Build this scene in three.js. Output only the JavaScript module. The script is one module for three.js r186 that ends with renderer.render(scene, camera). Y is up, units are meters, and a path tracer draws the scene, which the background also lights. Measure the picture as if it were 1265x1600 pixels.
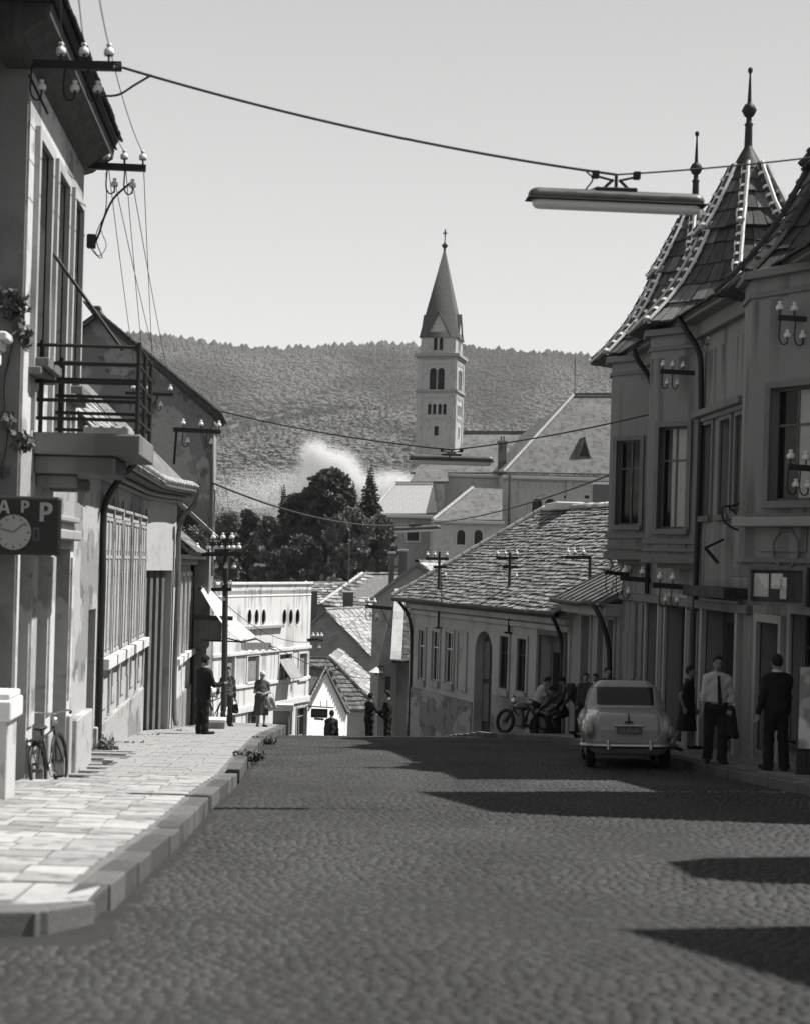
import * as THREE from 'three';
import { mergeGeometries, toCreasedNormals } from 'three/addons/utils/BufferGeometryUtils.js';
import { TextGeometry } from 'three/addons/geometries/TextGeometry.js';
import { FontLoader } from 'three/addons/loaders/FontLoader.js';
import { RoundedBoxGeometry } from 'three/addons/geometries/RoundedBoxGeometry.js';

// ---------------------------------------------------------------- camera, sky, sun, exposure
const scene = new THREE.Scene();
const LENS = 2400, PX = 450, PY = 875, ROLL = 0.028, EYE = 1.55;   // focal length and vanishing point of the street in photo pixels
const camera = new THREE.PerspectiveCamera(2 * Math.atan(PY / LENS) * 180 / Math.PI, 1630 / 1750, 0.3, 9000);
camera.position.set(0, EYE, 0);
camera.rotation.z = ROLL;
camera.setViewOffset(1630, 1750, 365, 0, 1265, 1600);
camera.focus = 46; camera.userData.fStop = 1.7;
camera.updateProjectionMatrix(); camera.updateMatrixWorld(true);

const SKY_W = 64, SKY_H = 64, skyData = new Float32Array(SKY_W * SKY_H * 4);
for (let j = 0; j < SKY_H; j++) for (let i = 0; i < SKY_W; i++) {
  const el = ((j + 0.5) / SKY_H - 0.5) * Math.PI, s = Math.max(0, Math.sin(el));
  const v = el > 0 ? 0.045 + 0.57 * Math.exp(-s * 1.75) : 0.13;
  skyData.set([v, v, v, 1], (j * SKY_W + i) * 4);
}
const sky = new THREE.DataTexture(skyData, SKY_W, SKY_H, THREE.RGBAFormat, THREE.FloatType);
sky.mapping = THREE.EquirectangularReflectionMapping; sky.magFilter = THREE.LinearFilter; sky.minFilter = THREE.LinearFilter; sky.needsUpdate = true;
scene.background = sky; scene.environment = sky;

const SUN = new THREE.Vector3(0.53, 0.845, -0.05).normalize();
const sun = new THREE.DirectionalLight(0xfffdf8, 5);
sun.position.copy(SUN).multiplyScalar(140).add(new THREE.Vector3(0, 0, -40));
sun.target.position.set(0, 0, -40); scene.add(sun, sun.target);
sun.castShadow = true; sun.shadow.mapSize.set(4096, 4096);
Object.assign(sun.shadow.camera, { left: -70, right: 70, top: 70, bottom: -70, near: 1, far: 400 });

const renderer = new THREE.WebGLRenderer({ antialias: true });
renderer.setSize(809, 1024);
renderer.toneMapping = THREE.LinearToneMapping; renderer.toneMappingExposure = 1.65;
renderer.shadowMap.enabled = true;

// ---------------------------------------------------------------- helpers
const V = (x, y, z) => new THREE.Vector3(x, y, z);
let seed = 7;
const rnd = () => { seed = (seed + 0x6d2b79f5) | 0; let t = Math.imul(seed ^ (seed >>> 15), 1 | seed); t = (t + Math.imul(t ^ (t >>> 7), 61 | t)) ^ t; return ((t ^ (t >>> 14)) >>> 0) / 4294967296; };
const rr = (a, b) => a + (b - a) * rnd();
const lerp = (a, b, t) => a + (b - a) * t, clamp = (x, a, b) => Math.min(b, Math.max(a, x));
const smooth = (a, b, x) => { const t = clamp((x - a) / (b - a), 0, 1); return t * t * (3 - 2 * t); };
const table = (t) => (x) => {           // piecewise linear
  if (x <= t[0][0]) { const [a, b] = t; return a[1] + (x - a[0]) * (b[1] - a[1]) / (b[0] - a[0]); }
  for (let i = 1; i < t.length; i++) if (x <= t[i][0]) return lerp(t[i - 1][1], t[i][1], (x - t[i - 1][0]) / (t[i][0] - t[i - 1][0]));
  return t[t.length - 1][1];
};
// a survey of the place: bearing seen in the photograph + distance along the street -> point in metres
function at(px, py, d) {
  const dx = px - PX, dy = py - PY, c = Math.cos(ROLL), s = Math.sin(ROLL);
  return V((dx * c + dy * s) * d / LENS, EYE - (-dx * s + dy * c) * d / LENS, -d);
}
const used = {};
const numbered = (n) => { const k = used[n] = (used[n] ?? -1) + 1; return k ? n + '_' + String(k).padStart(3, '0') : n; };
function tag(o, label, category, group) { o.userData.label = label; o.userData.category = category; if (group) o.userData.group = group; return o; }
function thing(name, label, category, pos = V(0, 0, 0), group) {
  const o = new THREE.Group(); o.name = numbered(name); o.position.copy(pos); scene.add(o); o.updateMatrixWorld(true);
  return tag(o, label, category, group);
}
function structure(o, name) { o.name = name; o.userData.kind = 'structure'; return o; }
const shadowed = (m) => { m.castShadow = m.receiveShadow = true; return m; };

// collects shapes in metres and makes ONE mesh; texture coordinates in metres by the way each face points
class MB {
  constructor(M) { this.p = []; this.n = []; this.M = M ? M.clone() : new THREE.Matrix4(); }
  add(g, m) {
    g = g.index ? g.toNonIndexed() : g;
    if (!g.attributes.normal) g.computeVertexNormals();
    const W = m ? this.M.clone().multiply(m) : this.M, N = new THREE.Matrix3().getNormalMatrix(W), v = V(0, 0, 0), P = g.attributes.position, Q = g.attributes.normal;
    for (let i = 0; i < P.count; i++) {
      v.fromBufferAttribute(P, i).applyMatrix4(W); this.p.push(v.x, v.y, v.z);
      v.fromBufferAttribute(Q, i).applyMatrix3(N).normalize(); this.n.push(v.x, v.y, v.z);
    }
    return this;
  }
  box(x0, x1, y0, y1, z0, z1) {
    return this.add(new THREE.BoxGeometry(Math.abs(x1 - x0), Math.abs(y1 - y0), Math.abs(z1 - z0)), new THREE.Matrix4().makeTranslation((x0 + x1) / 2, (y0 + y1) / 2, (z0 + z1) / 2));
  }
  rbox(x0, x1, y0, y1, z0, z1, r = 0.02, seg = 1) {
    const g = new RoundedBoxGeometry(Math.abs(x1 - x0), Math.abs(y1 - y0), Math.abs(z1 - z0), seg, r);
    return this.add(g, new THREE.Matrix4().makeTranslation((x0 + x1) / 2, (y0 + y1) / 2, (z0 + z1) / 2));
  }
  rod(a, b, r0, r1 = r0, seg = 8) {
    const d = b.clone().sub(a), g = new THREE.CylinderGeometry(r1, r0, d.length(), seg);
    const q = new THREE.Quaternion().setFromUnitVectors(V(0, 1, 0), d.clone().normalize());
    return this.add(g, new THREE.Matrix4().compose(a.clone().add(b).multiplyScalar(0.5), q, V(1, 1, 1)));
  }
  beam(a, b, w, h) {       // square bar between two points
    const d = b.clone().sub(a), q = new THREE.Quaternion().setFromUnitVectors(V(1, 0, 0), d.clone().normalize());
    return this.add(new THREE.BoxGeometry(d.length(), h, w), new THREE.Matrix4().compose(a.clone().add(b).multiplyScalar(0.5), q, V(1, 1, 1)));
  }
  tube(pts, r, seg = 24, rad = 6) { return this.add(new THREE.TubeGeometry(new THREE.CatmullRomCurve3(pts), seg, r, rad)); }
  poly(pts, t = 0.08, down) {       // a slab under a planar polygon given counter-clockwise from its outer side
    const n = V(0, 0, 0), a = V(0, 0, 0);
    for (let i = 1; i < pts.length - 1; i++) n.add(a.copy(pts[i]).sub(pts[0]).cross(pts[i + 1].clone().sub(pts[0])));
    n.normalize();
    const off = down ? V(0, -t, 0) : n.clone().multiplyScalar(-t), low = pts.map((p) => p.clone().add(off)), pos = [];
    const tri = (x, y, z) => { for (const p of [x, y, z]) pos.push(p.x, p.y, p.z); };
    for (let i = 1; i < pts.length - 1; i++) { tri(pts[0], pts[i], pts[i + 1]); tri(low[0], low[i + 1], low[i]); }
    for (let i = 0; i < pts.length; i++) { const j = (i + 1) % pts.length; tri(pts[i], low[i], low[j]); tri(pts[i], low[j], pts[j]); }
    const g = new THREE.BufferGeometry(); g.setAttribute('position', new THREE.Float32BufferAttribute(pos, 3)); g.computeVertexNormals();
    return this.add(g);
  }
  geometry(parent) {
    const g = new THREE.BufferGeometry();
    let pos = new Float32Array(this.p), nor = new Float32Array(this.n);
    const uv = new Float32Array(pos.length / 3 * 2), a = V(0, 0, 0), b = V(0, 0, 0), c = V(0, 0, 0);
    for (let i = 0; i < pos.length; i += 9) {
      a.fromArray(pos, i); b.fromArray(pos, i + 3); c.fromArray(pos, i + 6);
      const n = b.clone().sub(a).cross(c.clone().sub(a)).normalize(), len = Math.hypot(n.x, n.z) || 1;
      for (let k = 0; k < 3; k++) {
        const p = [a, b, c][k], o = (i / 3 + k) * 2;
        if (Math.abs(n.y) > 0.8) { uv[o] = p.x; uv[o + 1] = p.z; } else { uv[o] = (p.x * n.z - p.z * n.x) / len; uv[o + 1] = p.y / Math.max(0.4, len); }
      }
    }
    g.setAttribute('position', new THREE.BufferAttribute(pos, 3)); g.setAttribute('normal', new THREE.BufferAttribute(nor, 3)); g.setAttribute('uv', new THREE.BufferAttribute(uv, 2));
    if (parent && parent !== scene) { parent.updateWorldMatrix(true, false); g.applyMatrix4(parent.matrixWorld.clone().invert()); }
    return g;
  }
  build(name, material, parent = scene) {
    if (!this.p.length) return null;
    const m = shadowed(new THREE.Mesh(this.geometry(parent), material));
    m.name = parent === scene ? numbered(name) : name; parent.add(m);
    m.updateMatrixWorld(true);
    return m;
  }
}

// ---------------------------------------------------------------- procedural textures and materials
function hash(x, y, s) { let h = Math.imul(x, 374761393) ^ Math.imul(y, 668265263) ^ Math.imul(s, 1442695041); h = Math.imul(h ^ (h >>> 13), 1274126177); return ((h ^ (h >>> 16)) >>> 0) / 4294967296; }
function vnoise(x, y, period, s) {
  const i = Math.floor(x), j = Math.floor(y), f = x - i, g = y - j, w = (k) => ((k % period) + period) % period;
  const u = f * f * (3 - 2 * f), v = g * g * (3 - 2 * g), a = hash(w(i), w(j), s), b = hash(w(i + 1), w(j), s), c = hash(w(i), w(j + 1), s), d = hash(w(i + 1), w(j + 1), s);
  return lerp(lerp(a, b, u), lerp(c, d, u), v);
}
function fbm(u, v, base, oct, s) { let t = 0, a = 0.5, n = 0; for (let k = 0; k < oct; k++) { const p = base << k; t += a * vnoise(u * p, v * p, p, s + k); n += a; a *= 0.5; } return t / n; }
function texture(size, metres, fn) {
  const d = new Uint8Array(size * size * 4), e = new Uint8Array(size * size * 4);
  for (let j = 0; j < size; j++) for (let i = 0; i < size; i++) {
    const l = clamp(fn((i + 0.5) / size, (j + 0.5) / size), 0, 1), s = Math.round(255 * (l <= 0.0031308 ? 12.92 * l : 1.055 * Math.pow(l, 1 / 2.4) - 0.055)), q = (j * size + i) * 4;
    d[q] = d[q + 1] = d[q + 2] = s; d[q + 3] = 255; e[q] = e[q + 1] = e[q + 2] = Math.round(255 * l); e[q + 3] = 255;
  }
  const make = (data, cs) => { const t = new THREE.DataTexture(data, size, size); t.colorSpace = cs; t.wrapS = t.wrapT = THREE.RepeatWrapping; t.magFilter = THREE.LinearFilter; t.minFilter = THREE.LinearMipmapLinearFilter; t.generateMipmaps = true; t.repeat.set(1 / metres, 1 / metres); t.needsUpdate = true; return t; };
  return { map: make(d, THREE.SRGBColorSpace), bump: make(e, THREE.NoColorSpace) };
}
const TX = {
  plaster: texture(512, 4, (u, v) => 0.80 + 0.2 * fbm(u, v, 4, 5, 11) - 0.16 * smooth(0.55, 0.75, fbm(u, v, 8, 4, 31)) + 0.1 * (fbm(u, v, 64, 2, 5) - 0.5)),
  peel: texture(512, 5, (u, v) => { const a = fbm(u, v, 4, 6, 71), b = fbm(u, v, 16, 4, 91); return 0.92 - 0.34 * smooth(0.5, 0.56, a) - 0.22 * smooth(0.6, 0.64, b) + 0.14 * (fbm(u, v, 64, 2, 15) - 0.5); }),
  stone: texture(512, 2, (u, v) => 0.72 + 0.35 * (fbm(u, v, 8, 5, 41) - 0.5) + 0.3 * (fbm(u, v, 96, 2, 51) - 0.5) + 0.1),
  wood: texture(256, 1.2, (u, v) => 0.62 + 0.5 * (vnoise(u * 48, v * 3, 48, 3) - 0.5) * 0.7 + 0.4 * (fbm(u, v, 8, 4, 8) - 0.5) + 0.2),
  streak: texture(512, 6, (u, v) => 0.93 - 0.34 * smooth(0.5, 0.85, vnoise(u * 40, v * 3, 40, 61)) * fbm(u, v, 4, 4, 62) * 1.6 - 0.12 * fbm(u, v, 8, 4, 63)),
  tile: texture(256, 1.5, (u, v) => 0.7 + 0.55 * (fbm(u, v, 6, 5, 21) - 0.5) - 0.3 * smooth(0.6, 0.75, fbm(u, v, 12, 4, 22)) + 0.1),
  paving: texture(512, 1, (u, v) => 0.78 + 0.4 * (fbm(u, v, 4, 5, 141) - 0.5) - 0.28 * smooth(0.56, 0.7, fbm(u, v, 7, 5, 151)) + 0.25 * (fbm(u, v, 96, 2, 161) - 0.5) + 0.08),
  cloth: texture(256, 0.5, (u, v) => 0.85 + 0.2 * (fbm(u, v, 6, 4, 81) - 0.5) + 0.1 * (hash(Math.floor(u * 256), Math.floor(v * 256), 2) - 0.5)),
};
function mat(v, o = {}) {
  const m = new THREE.MeshPhysicalMaterial({ roughness: o.rough ?? 0.9, metalness: o.metal ?? 0 });
  m.color.setRGB(v, v, v);
  if (o.tex) { m.map = o.tex.map; if (o.bump !== 0) { m.bumpMap = o.tex.bump; m.bumpScale = o.bump ?? 0.006; } }
  if (o.coat) { m.clearcoat = o.coat; m.clearcoatRoughness = 0.08; }
  if (o.vc) m.vertexColors = true;
  if (o.side) m.side = THREE.DoubleSide;
  m.specularIntensity = o.spec ?? 0.5;
  return m;
}
const MT = {
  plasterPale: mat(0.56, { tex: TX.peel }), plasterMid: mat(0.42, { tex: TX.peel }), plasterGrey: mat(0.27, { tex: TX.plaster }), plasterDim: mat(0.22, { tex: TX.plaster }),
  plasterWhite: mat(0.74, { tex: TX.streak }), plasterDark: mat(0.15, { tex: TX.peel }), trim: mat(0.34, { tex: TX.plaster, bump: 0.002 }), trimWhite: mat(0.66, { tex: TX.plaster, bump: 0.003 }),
  stone: mat(0.42, { tex: TX.stone }), stoneDark: mat(0.18, { tex: TX.stone }),
  woodDark: mat(0.05, { tex: TX.wood, rough: 0.75 }), woodMid: mat(0.14, { tex: TX.wood, rough: 0.8 }), woodPale: mat(0.4, { tex: TX.wood, rough: 0.8 }),
  glass: mat(0.012, { rough: 0.06, spec: 0.7 }), curtain: mat(0.45, { tex: TX.cloth }), iron: mat(0.03, { rough: 0.6, metal: 0.3 }), ironGrey: mat(0.12, { rough: 0.55, metal: 0.4, tex: TX.stone, bump: 0.001 }),
  zinc: mat(0.24, { rough: 0.5, metal: 0.5, tex: TX.streak, bump: 0.001 }), porcelain: mat(0.62, { rough: 0.2 }), wire: mat(0.03, { rough: 0.6 }),
  tiles: [0.15, 0.2, 0.26, 0.33].map((v) => mat(v, { tex: TX.tile, bump: 0.004 })), tilesDark: [0.05, 0.065, 0.08, 0.1].map((v) => mat(v, { tex: TX.tile, bump: 0.004 })),
  mortar: mat(0.55, { tex: TX.stone }), soil: mat(0.1, { tex: TX.stone }),
};

// ---------------------------------------------------------------- facades
function frame(a, b) {              // u runs from a to b, the outer side lies to the right of the way up: (b - a) x up
  const A = V(a[0], 0, -a[1]), B = V(b[0], 0, -b[1]), u = B.clone().sub(A), L = u.length(); u.normalize();
  const n = u.clone().cross(V(0, 1, 0));
  return { A, B, u, n, L, M: new THREE.Matrix4().makeBasis(u, V(0, 1, 0), n).setPosition(A) };
}
function hit(F, px, py) {           // where a bearing meets a facade: [metres along it, height]
  const o = V(0, EYE, 0), d = at(px, py, 1).sub(o), t = F.A.clone().sub(o).dot(F.n) / d.dot(F.n), p = o.addScaledVector(d, t);
  return [p.clone().sub(F.A).dot(F.u), p.y];
}
function rect(F, x0, y0, x1, y1) {
  const xm = (x0 + x1) / 2, ym = (y0 + y1) / 2, a = hit(F, x0, ym)[0], b = hit(F, x1, ym)[0];
  return { u0: Math.min(a, b), u1: Math.max(a, b), y0: hit(F, xm, y1)[1], y1: hit(F, xm, y0)[1] };
}
function openingPath(h, grow = 0) {
  const s = new THREE.Path(), u0 = h.u0 - grow, u1 = h.u1 + grow, y0 = h.y0 - grow, y1 = h.y1 + grow, r = (u1 - u0) / 2;
  if (h.arch) { s.moveTo(u0, y0); s.lineTo(u1, y0); s.lineTo(u1, y1 - r); s.absarc((u0 + u1) / 2, y1 - r, r, 0, Math.PI, false); s.lineTo(u0, y0); }
  else if (h.oval) s.absellipse((u0 + u1) / 2, (y0 + y1) / 2, (u1 - u0) / 2, (y1 - y0) / 2, 0, Math.PI * 2);
  else { s.moveTo(u0, y0); s.lineTo(u1, y0); s.lineTo(u1, y1); s.lineTo(u0, y1); s.lineTo(u0, y0); }
  return s;
}
function wall(F, u0, u1, y0, y1, holes = [], thick = 0.4, w = 0, top) {
  const s = new THREE.Shape();
  s.moveTo(u0, y0); s.lineTo(u1, y0);
  if (top) for (const [a, b] of top) s.lineTo(a, b); else { s.lineTo(u1, y1); s.lineTo(u0, y1); }
  s.closePath();
  for (const h of holes) s.holes.push(openingPath(h));
  return new MB(F.M).add(new THREE.ExtrudeGeometry(s, { depth: thick, bevelEnabled: false, curveSegments: 10 }), new THREE.Matrix4().makeTranslation(0, 0, w - thick));
}
function ring(F, h, grow, z0, z1, mb = new MB(F.M)) {    // moulding round an opening
  const s = new THREE.Shape(openingPath(h, grow).getPoints(8)); s.holes.push(openingPath(h));
  return mb.add(new THREE.ExtrudeGeometry(s, { depth: z1 - z0, bevelEnabled: false, curveSegments: 10 }), new THREE.Matrix4().makeTranslation(0, 0, z0));
}
function windowAt(parent, F, h, o = {}) {
  const z = -(o.depth ?? 0.16), f = o.bar ?? 0.05, mb = new MB(F.M);
  const inner = { ...h, u0: h.u0 + f, u1: h.u1 - f, y0: h.y0 + f, y1: h.y1 - f };
  ring(F, inner, f, z - 0.03, z + 0.03, mb);
  const cols = o.cols ?? 2, rows = o.rows ?? [0.7], W = inner.u1 - inner.u0, H = inner.y1 - inner.y0;
  for (let c = 1; c < cols; c++) mb.box(inner.u0 + W * c / cols - 0.02, inner.u0 + W * c / cols + 0.02, inner.y0, inner.y1 - (h.arch ? 0.05 : 0), z - 0.022, z + 0.022);
  for (const r of rows) mb.box(inner.u0, inner.u1, inner.y0 + H * r - 0.02, inner.y0 + H * r + 0.02, z - 0.024, z + 0.024);
  const w = mb.build('window', o.frame ?? MT.trim, parent);
  const ys = h.oval || h.arch ? [0, 1] : [0, ...rows, 1];
  if (h.oval || h.arch) new MB(F.M).add(new THREE.ShapeGeometry(new THREE.Shape(openingPath(h).getPoints(10))), new THREE.Matrix4().makeTranslation(0, 0, z - 0.04)).build('pane', o.pane ?? MT.glass, w);
  else for (let r = 0; r < ys.length - 1; r++) for (let c = 0; c < cols; c++) {
    const a = inner.u0 + W * c / cols, y = inner.y0 + H * ys[r];
    new MB(F.M).box(a, a + W / cols, y, inner.y0 + H * ys[r + 1], z - 0.012, z - 0.004).build('pane', o.pane ?? MT.glass, w);
  }
  if (o.curtain) new MB(F.M).box(inner.u0 + W * o.curtain[0], inner.u0 + W * o.curtain[1], inner.y0, inner.y1, z - 0.003, z + 0.003).build('curtain', MT.curtain, w);
  if (o.sill !== 0) new MB(F.M).rbox(h.u0 - 0.08, h.u1 + 0.08, h.y0 - (o.sill ?? 0.1), h.y0, -0.02 + z, o.sillOut ?? 0.1, 0.012).build('sill', o.sillMat ?? o.frame ?? MT.trim, w);
  if (o.surround) ring(F, h, o.surround, -0.02, o.surroundOut ?? 0.05).build('surround', o.surroundMat ?? MT.trim, w);
  return w;
}
function shutterLeaf(parent, F, h, m, z = 0) {
  const mb = new MB(F.M), W = h.u1 - h.u0, H = h.y1 - h.y0;
  mb.box(h.u0, h.u0 + 0.05, h.y0, h.y1, z, z + 0.04).box(h.u1 - 0.05, h.u1, h.y0, h.y1, z, z + 0.04);
  for (const r of [0, 0.72, 1]) mb.box(h.u0 + 0.05, h.u1 - 0.05, h.y0 + (H - 0.06) * r, h.y0 + (H - 0.06) * r + 0.06, z, z + 0.038);
  mb.box(h.u0 + 0.05, h.u1 - 0.05, h.y0 + 0.02, h.y1 - 0.02, z, z + 0.012);
  mb.rbox(h.u0 + 0.09, h.u1 - 0.09, h.y0 + 0.1, h.y0 + H * 0.7, z + 0.004, z + 0.024, 0.008).rbox(h.u0 + 0.09, h.u1 - 0.09, h.y0 + H * 0.76, h.y1 - 0.1, z + 0.004, z + 0.024, 0.008);
  return mb.build('shutter', m, parent);
}
// roof tiles on a slope: o = eave corner, u along the eave, v up the slope, inside(a, b) in metres
function tileSlope(parent, o, u, v, W, H, inside, t) {
  u = u.clone().normalize(); v = v.clone().normalize();
  const n = u.clone().cross(v).normalize(); if (n.y < 0) n.negate();
  const list = [], rows = Math.ceil(H / t.h), lean = t.lean ?? 0.035;
  for (let r = 0; r < rows; r++) {
    const wob = [rr(0, 6), rr(0, 6)];
    for (let a = (r % 2) * t.w / 2; a < W + t.w; a += t.w) {
      const b = (r + 0.35) * t.h; if (!inside(a, b)) continue;
      const wave = (t.wave ?? 0.02) * (Math.sin(a * 0.9 + wob[0]) + Math.sin(a * 2.3 + wob[1])) * 0.5;
      const k = rr(-1, 1), sg = t.jit ?? 0.012;
      const p = o.clone().addScaledVector(u, a + k * sg).addScaledVector(v, b + wave + rr(-sg, sg)).addScaledVector(n, 0.028 + rr(0, sg * 0.7));
      const vv = v.clone().multiplyScalar(1).addScaledVector(n, -lean - rr(0, lean * 0.6)).normalize(), uu = u.clone().addScaledVector(v, rr(-0.03, 0.03)).addScaledVector(n, rr(-0.02, 0.02)).normalize();
      const m = new THREE.Matrix4().makeBasis(uu, vv, uu.clone().cross(vv).normalize()).setPosition(p);
      list.push([m, p.distanceTo(camera.position)]);
    }
  }
  const g = t.geo ?? (() => { const b = new THREE.BoxGeometry(t.w * 0.95, t.h * 1.35, t.t ?? 0.022); return b; })();
  const inv = parent.matrixWorld.clone().invert();
  list.sort((a, b) => a[1] - b[1]);
  const single = Math.min(t.single ?? 0, list.length);
  for (let i = 0; i < single; i++) {
    const m = shadowed(new THREE.Mesh(g, t.mats[Math.floor(Math.pow(rnd(), t.bias ?? 1) * t.mats.length)])); m.name = 'roof_tile'; m.applyMatrix4(inv.clone().multiply(list[i][0])); parent.add(m);
  }
  const rest = list.slice(single);
  if (rest.length) {
    const base = t.mats[t.mats.length - 1], mm = t.stuffMat ?? base, im = shadowed(new THREE.InstancedMesh(g, mm, rest.length)), top = base.color.r, c = new THREE.Color();
    rest.forEach(([m], i) => { im.setMatrixAt(i, inv.clone().multiply(m)); const k = t.mats[Math.floor(Math.pow(rnd(), t.bias ?? 1) * t.mats.length)].color.r / top; im.setColorAt(i, c.setRGB(k, k, k)); });
    im.name = 'roof_tiles'; im.userData.kind = 'stuff'; parent.add(im);
  }
}
// a row of half-round ridge tiles from a to b
function ridge(parent, a, b, len, r, mats, name = 'ridge_tile', mortar) {
  const d = b.clone().sub(a), L = d.length(), n = Math.max(1, Math.round(L / len)), x = d.clone().normalize();
  const z = x.clone().cross(V(0, 1, 0)).normalize(), y = z.clone().cross(x).normalize();
  const g = ridge.cache[`${len}|${r}|${(L / n).toFixed(2)}`] ??= (() => { const c = new THREE.CylinderGeometry(r, r * 1.12, L / n * 1.06, 8, 1, true, 0, Math.PI); c.rotateZ(-Math.PI / 2); c.rotateX(Math.PI); return c; })();
  const inv = parent.matrixWorld.clone().invert();
  for (let i = 0; i < n; i++) {
    const m = shadowed(new THREE.Mesh(g, mats[Math.floor(rnd() * mats.length)])); m.name = name;
    m.applyMatrix4(inv.clone().multiply(new THREE.Matrix4().makeBasis(x, y, z).setPosition(a.clone().addScaledVector(d, (i + 0.5) / n).addScaledVector(y, rr(-0.008, 0.01))))); parent.add(m);
  }
  if (mortar) new MB().beam(a.clone().addScaledVector(y, -0.01), b.clone().addScaledVector(y, -0.01), r * 2.6, 0.03).build('mortar', mortar, parent);
}
ridge.cache = {};
// ---------------------------------------------------------------- the ground: street, pavements, valley, hills
const slope = table([[-60, 4.42], [36, -2.653], [40, -3.02], [44, -3.6], [48, -4.4], [55, -5.9], [60, -7.0], [75, -9.8], [90, -11.5], [120, -13], [200, -14], [600, -14]]);
const roadY = (x, d) => slope(d) + 0.02 * clamp(x, -4, 9);
const kerbL = table([[-40, -1.6], [8.8, -1.14], [11, -1.06], [14, -0.9], [18.5, -0.77], [21, -0.62], [26, -0.56], [32.6, -0.43], [39.4, -0.17], [46, 0.1]]);
const kerbR = table([[-40, 7.2], [5, 7.0], [20, 6.9], [28, 6.75], [34, 6.5], [36.5, 6.05], [38, 5.4], [42, 4.7], [50, 3.9], [62, 3.1]]);
const leftY = table([[-40, 3.05], [36, -2.53], [44, -3.25], [46.2, -3.4]]);
const rightY = (d) => roadY(kerbR(d), d) + 0.13;

function sheet(ds, xs, fn, m, name) {       // xs(d) -> list of x
  const pos = [], idx = [], uv = []; let n = 0;
  ds.forEach((d, i) => { const l = xs(d); n = l.length; for (const x of l) { pos.push(x, fn(x, d), -d); uv.push(x, -d); } });
  for (let i = 0; i < ds.length - 1; i++) for (let k = 0; k < n - 1; k++) { const a = i * n + k; idx.push(a, a + 1, a + n, a + 1, a + n + 1, a + n); }
  const g = new THREE.BufferGeometry(); g.setAttribute('position', new THREE.Float32BufferAttribute(pos, 3)); g.setAttribute('uv', new THREE.Float32BufferAttribute(uv, 2)); g.setIndex(idx); g.computeVertexNormals();
  const o = shadowed(new THREE.Mesh(g, m)); structure(o, name); scene.add(o); return o;
}
const span = (a, b, n) => Array.from({ length: n + 1 }, (_, i) => lerp(a, b, i / n));
const groundDs = [...span(-60, 30, 18), ...span(32, 64, 16), 70, 80, 95, 120, 160, 220, 300, 420, 560, 700];
sheet(groundDs, (d) => span(-1, 1, 24).map((t) => t * (30 + Math.abs(d) * 1.1)), (x, d) => roadY(x, d) - (d < 60 ? 0.32 : 0.3), mat(0.12, { tex: TX.stone }), 'ground');

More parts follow.
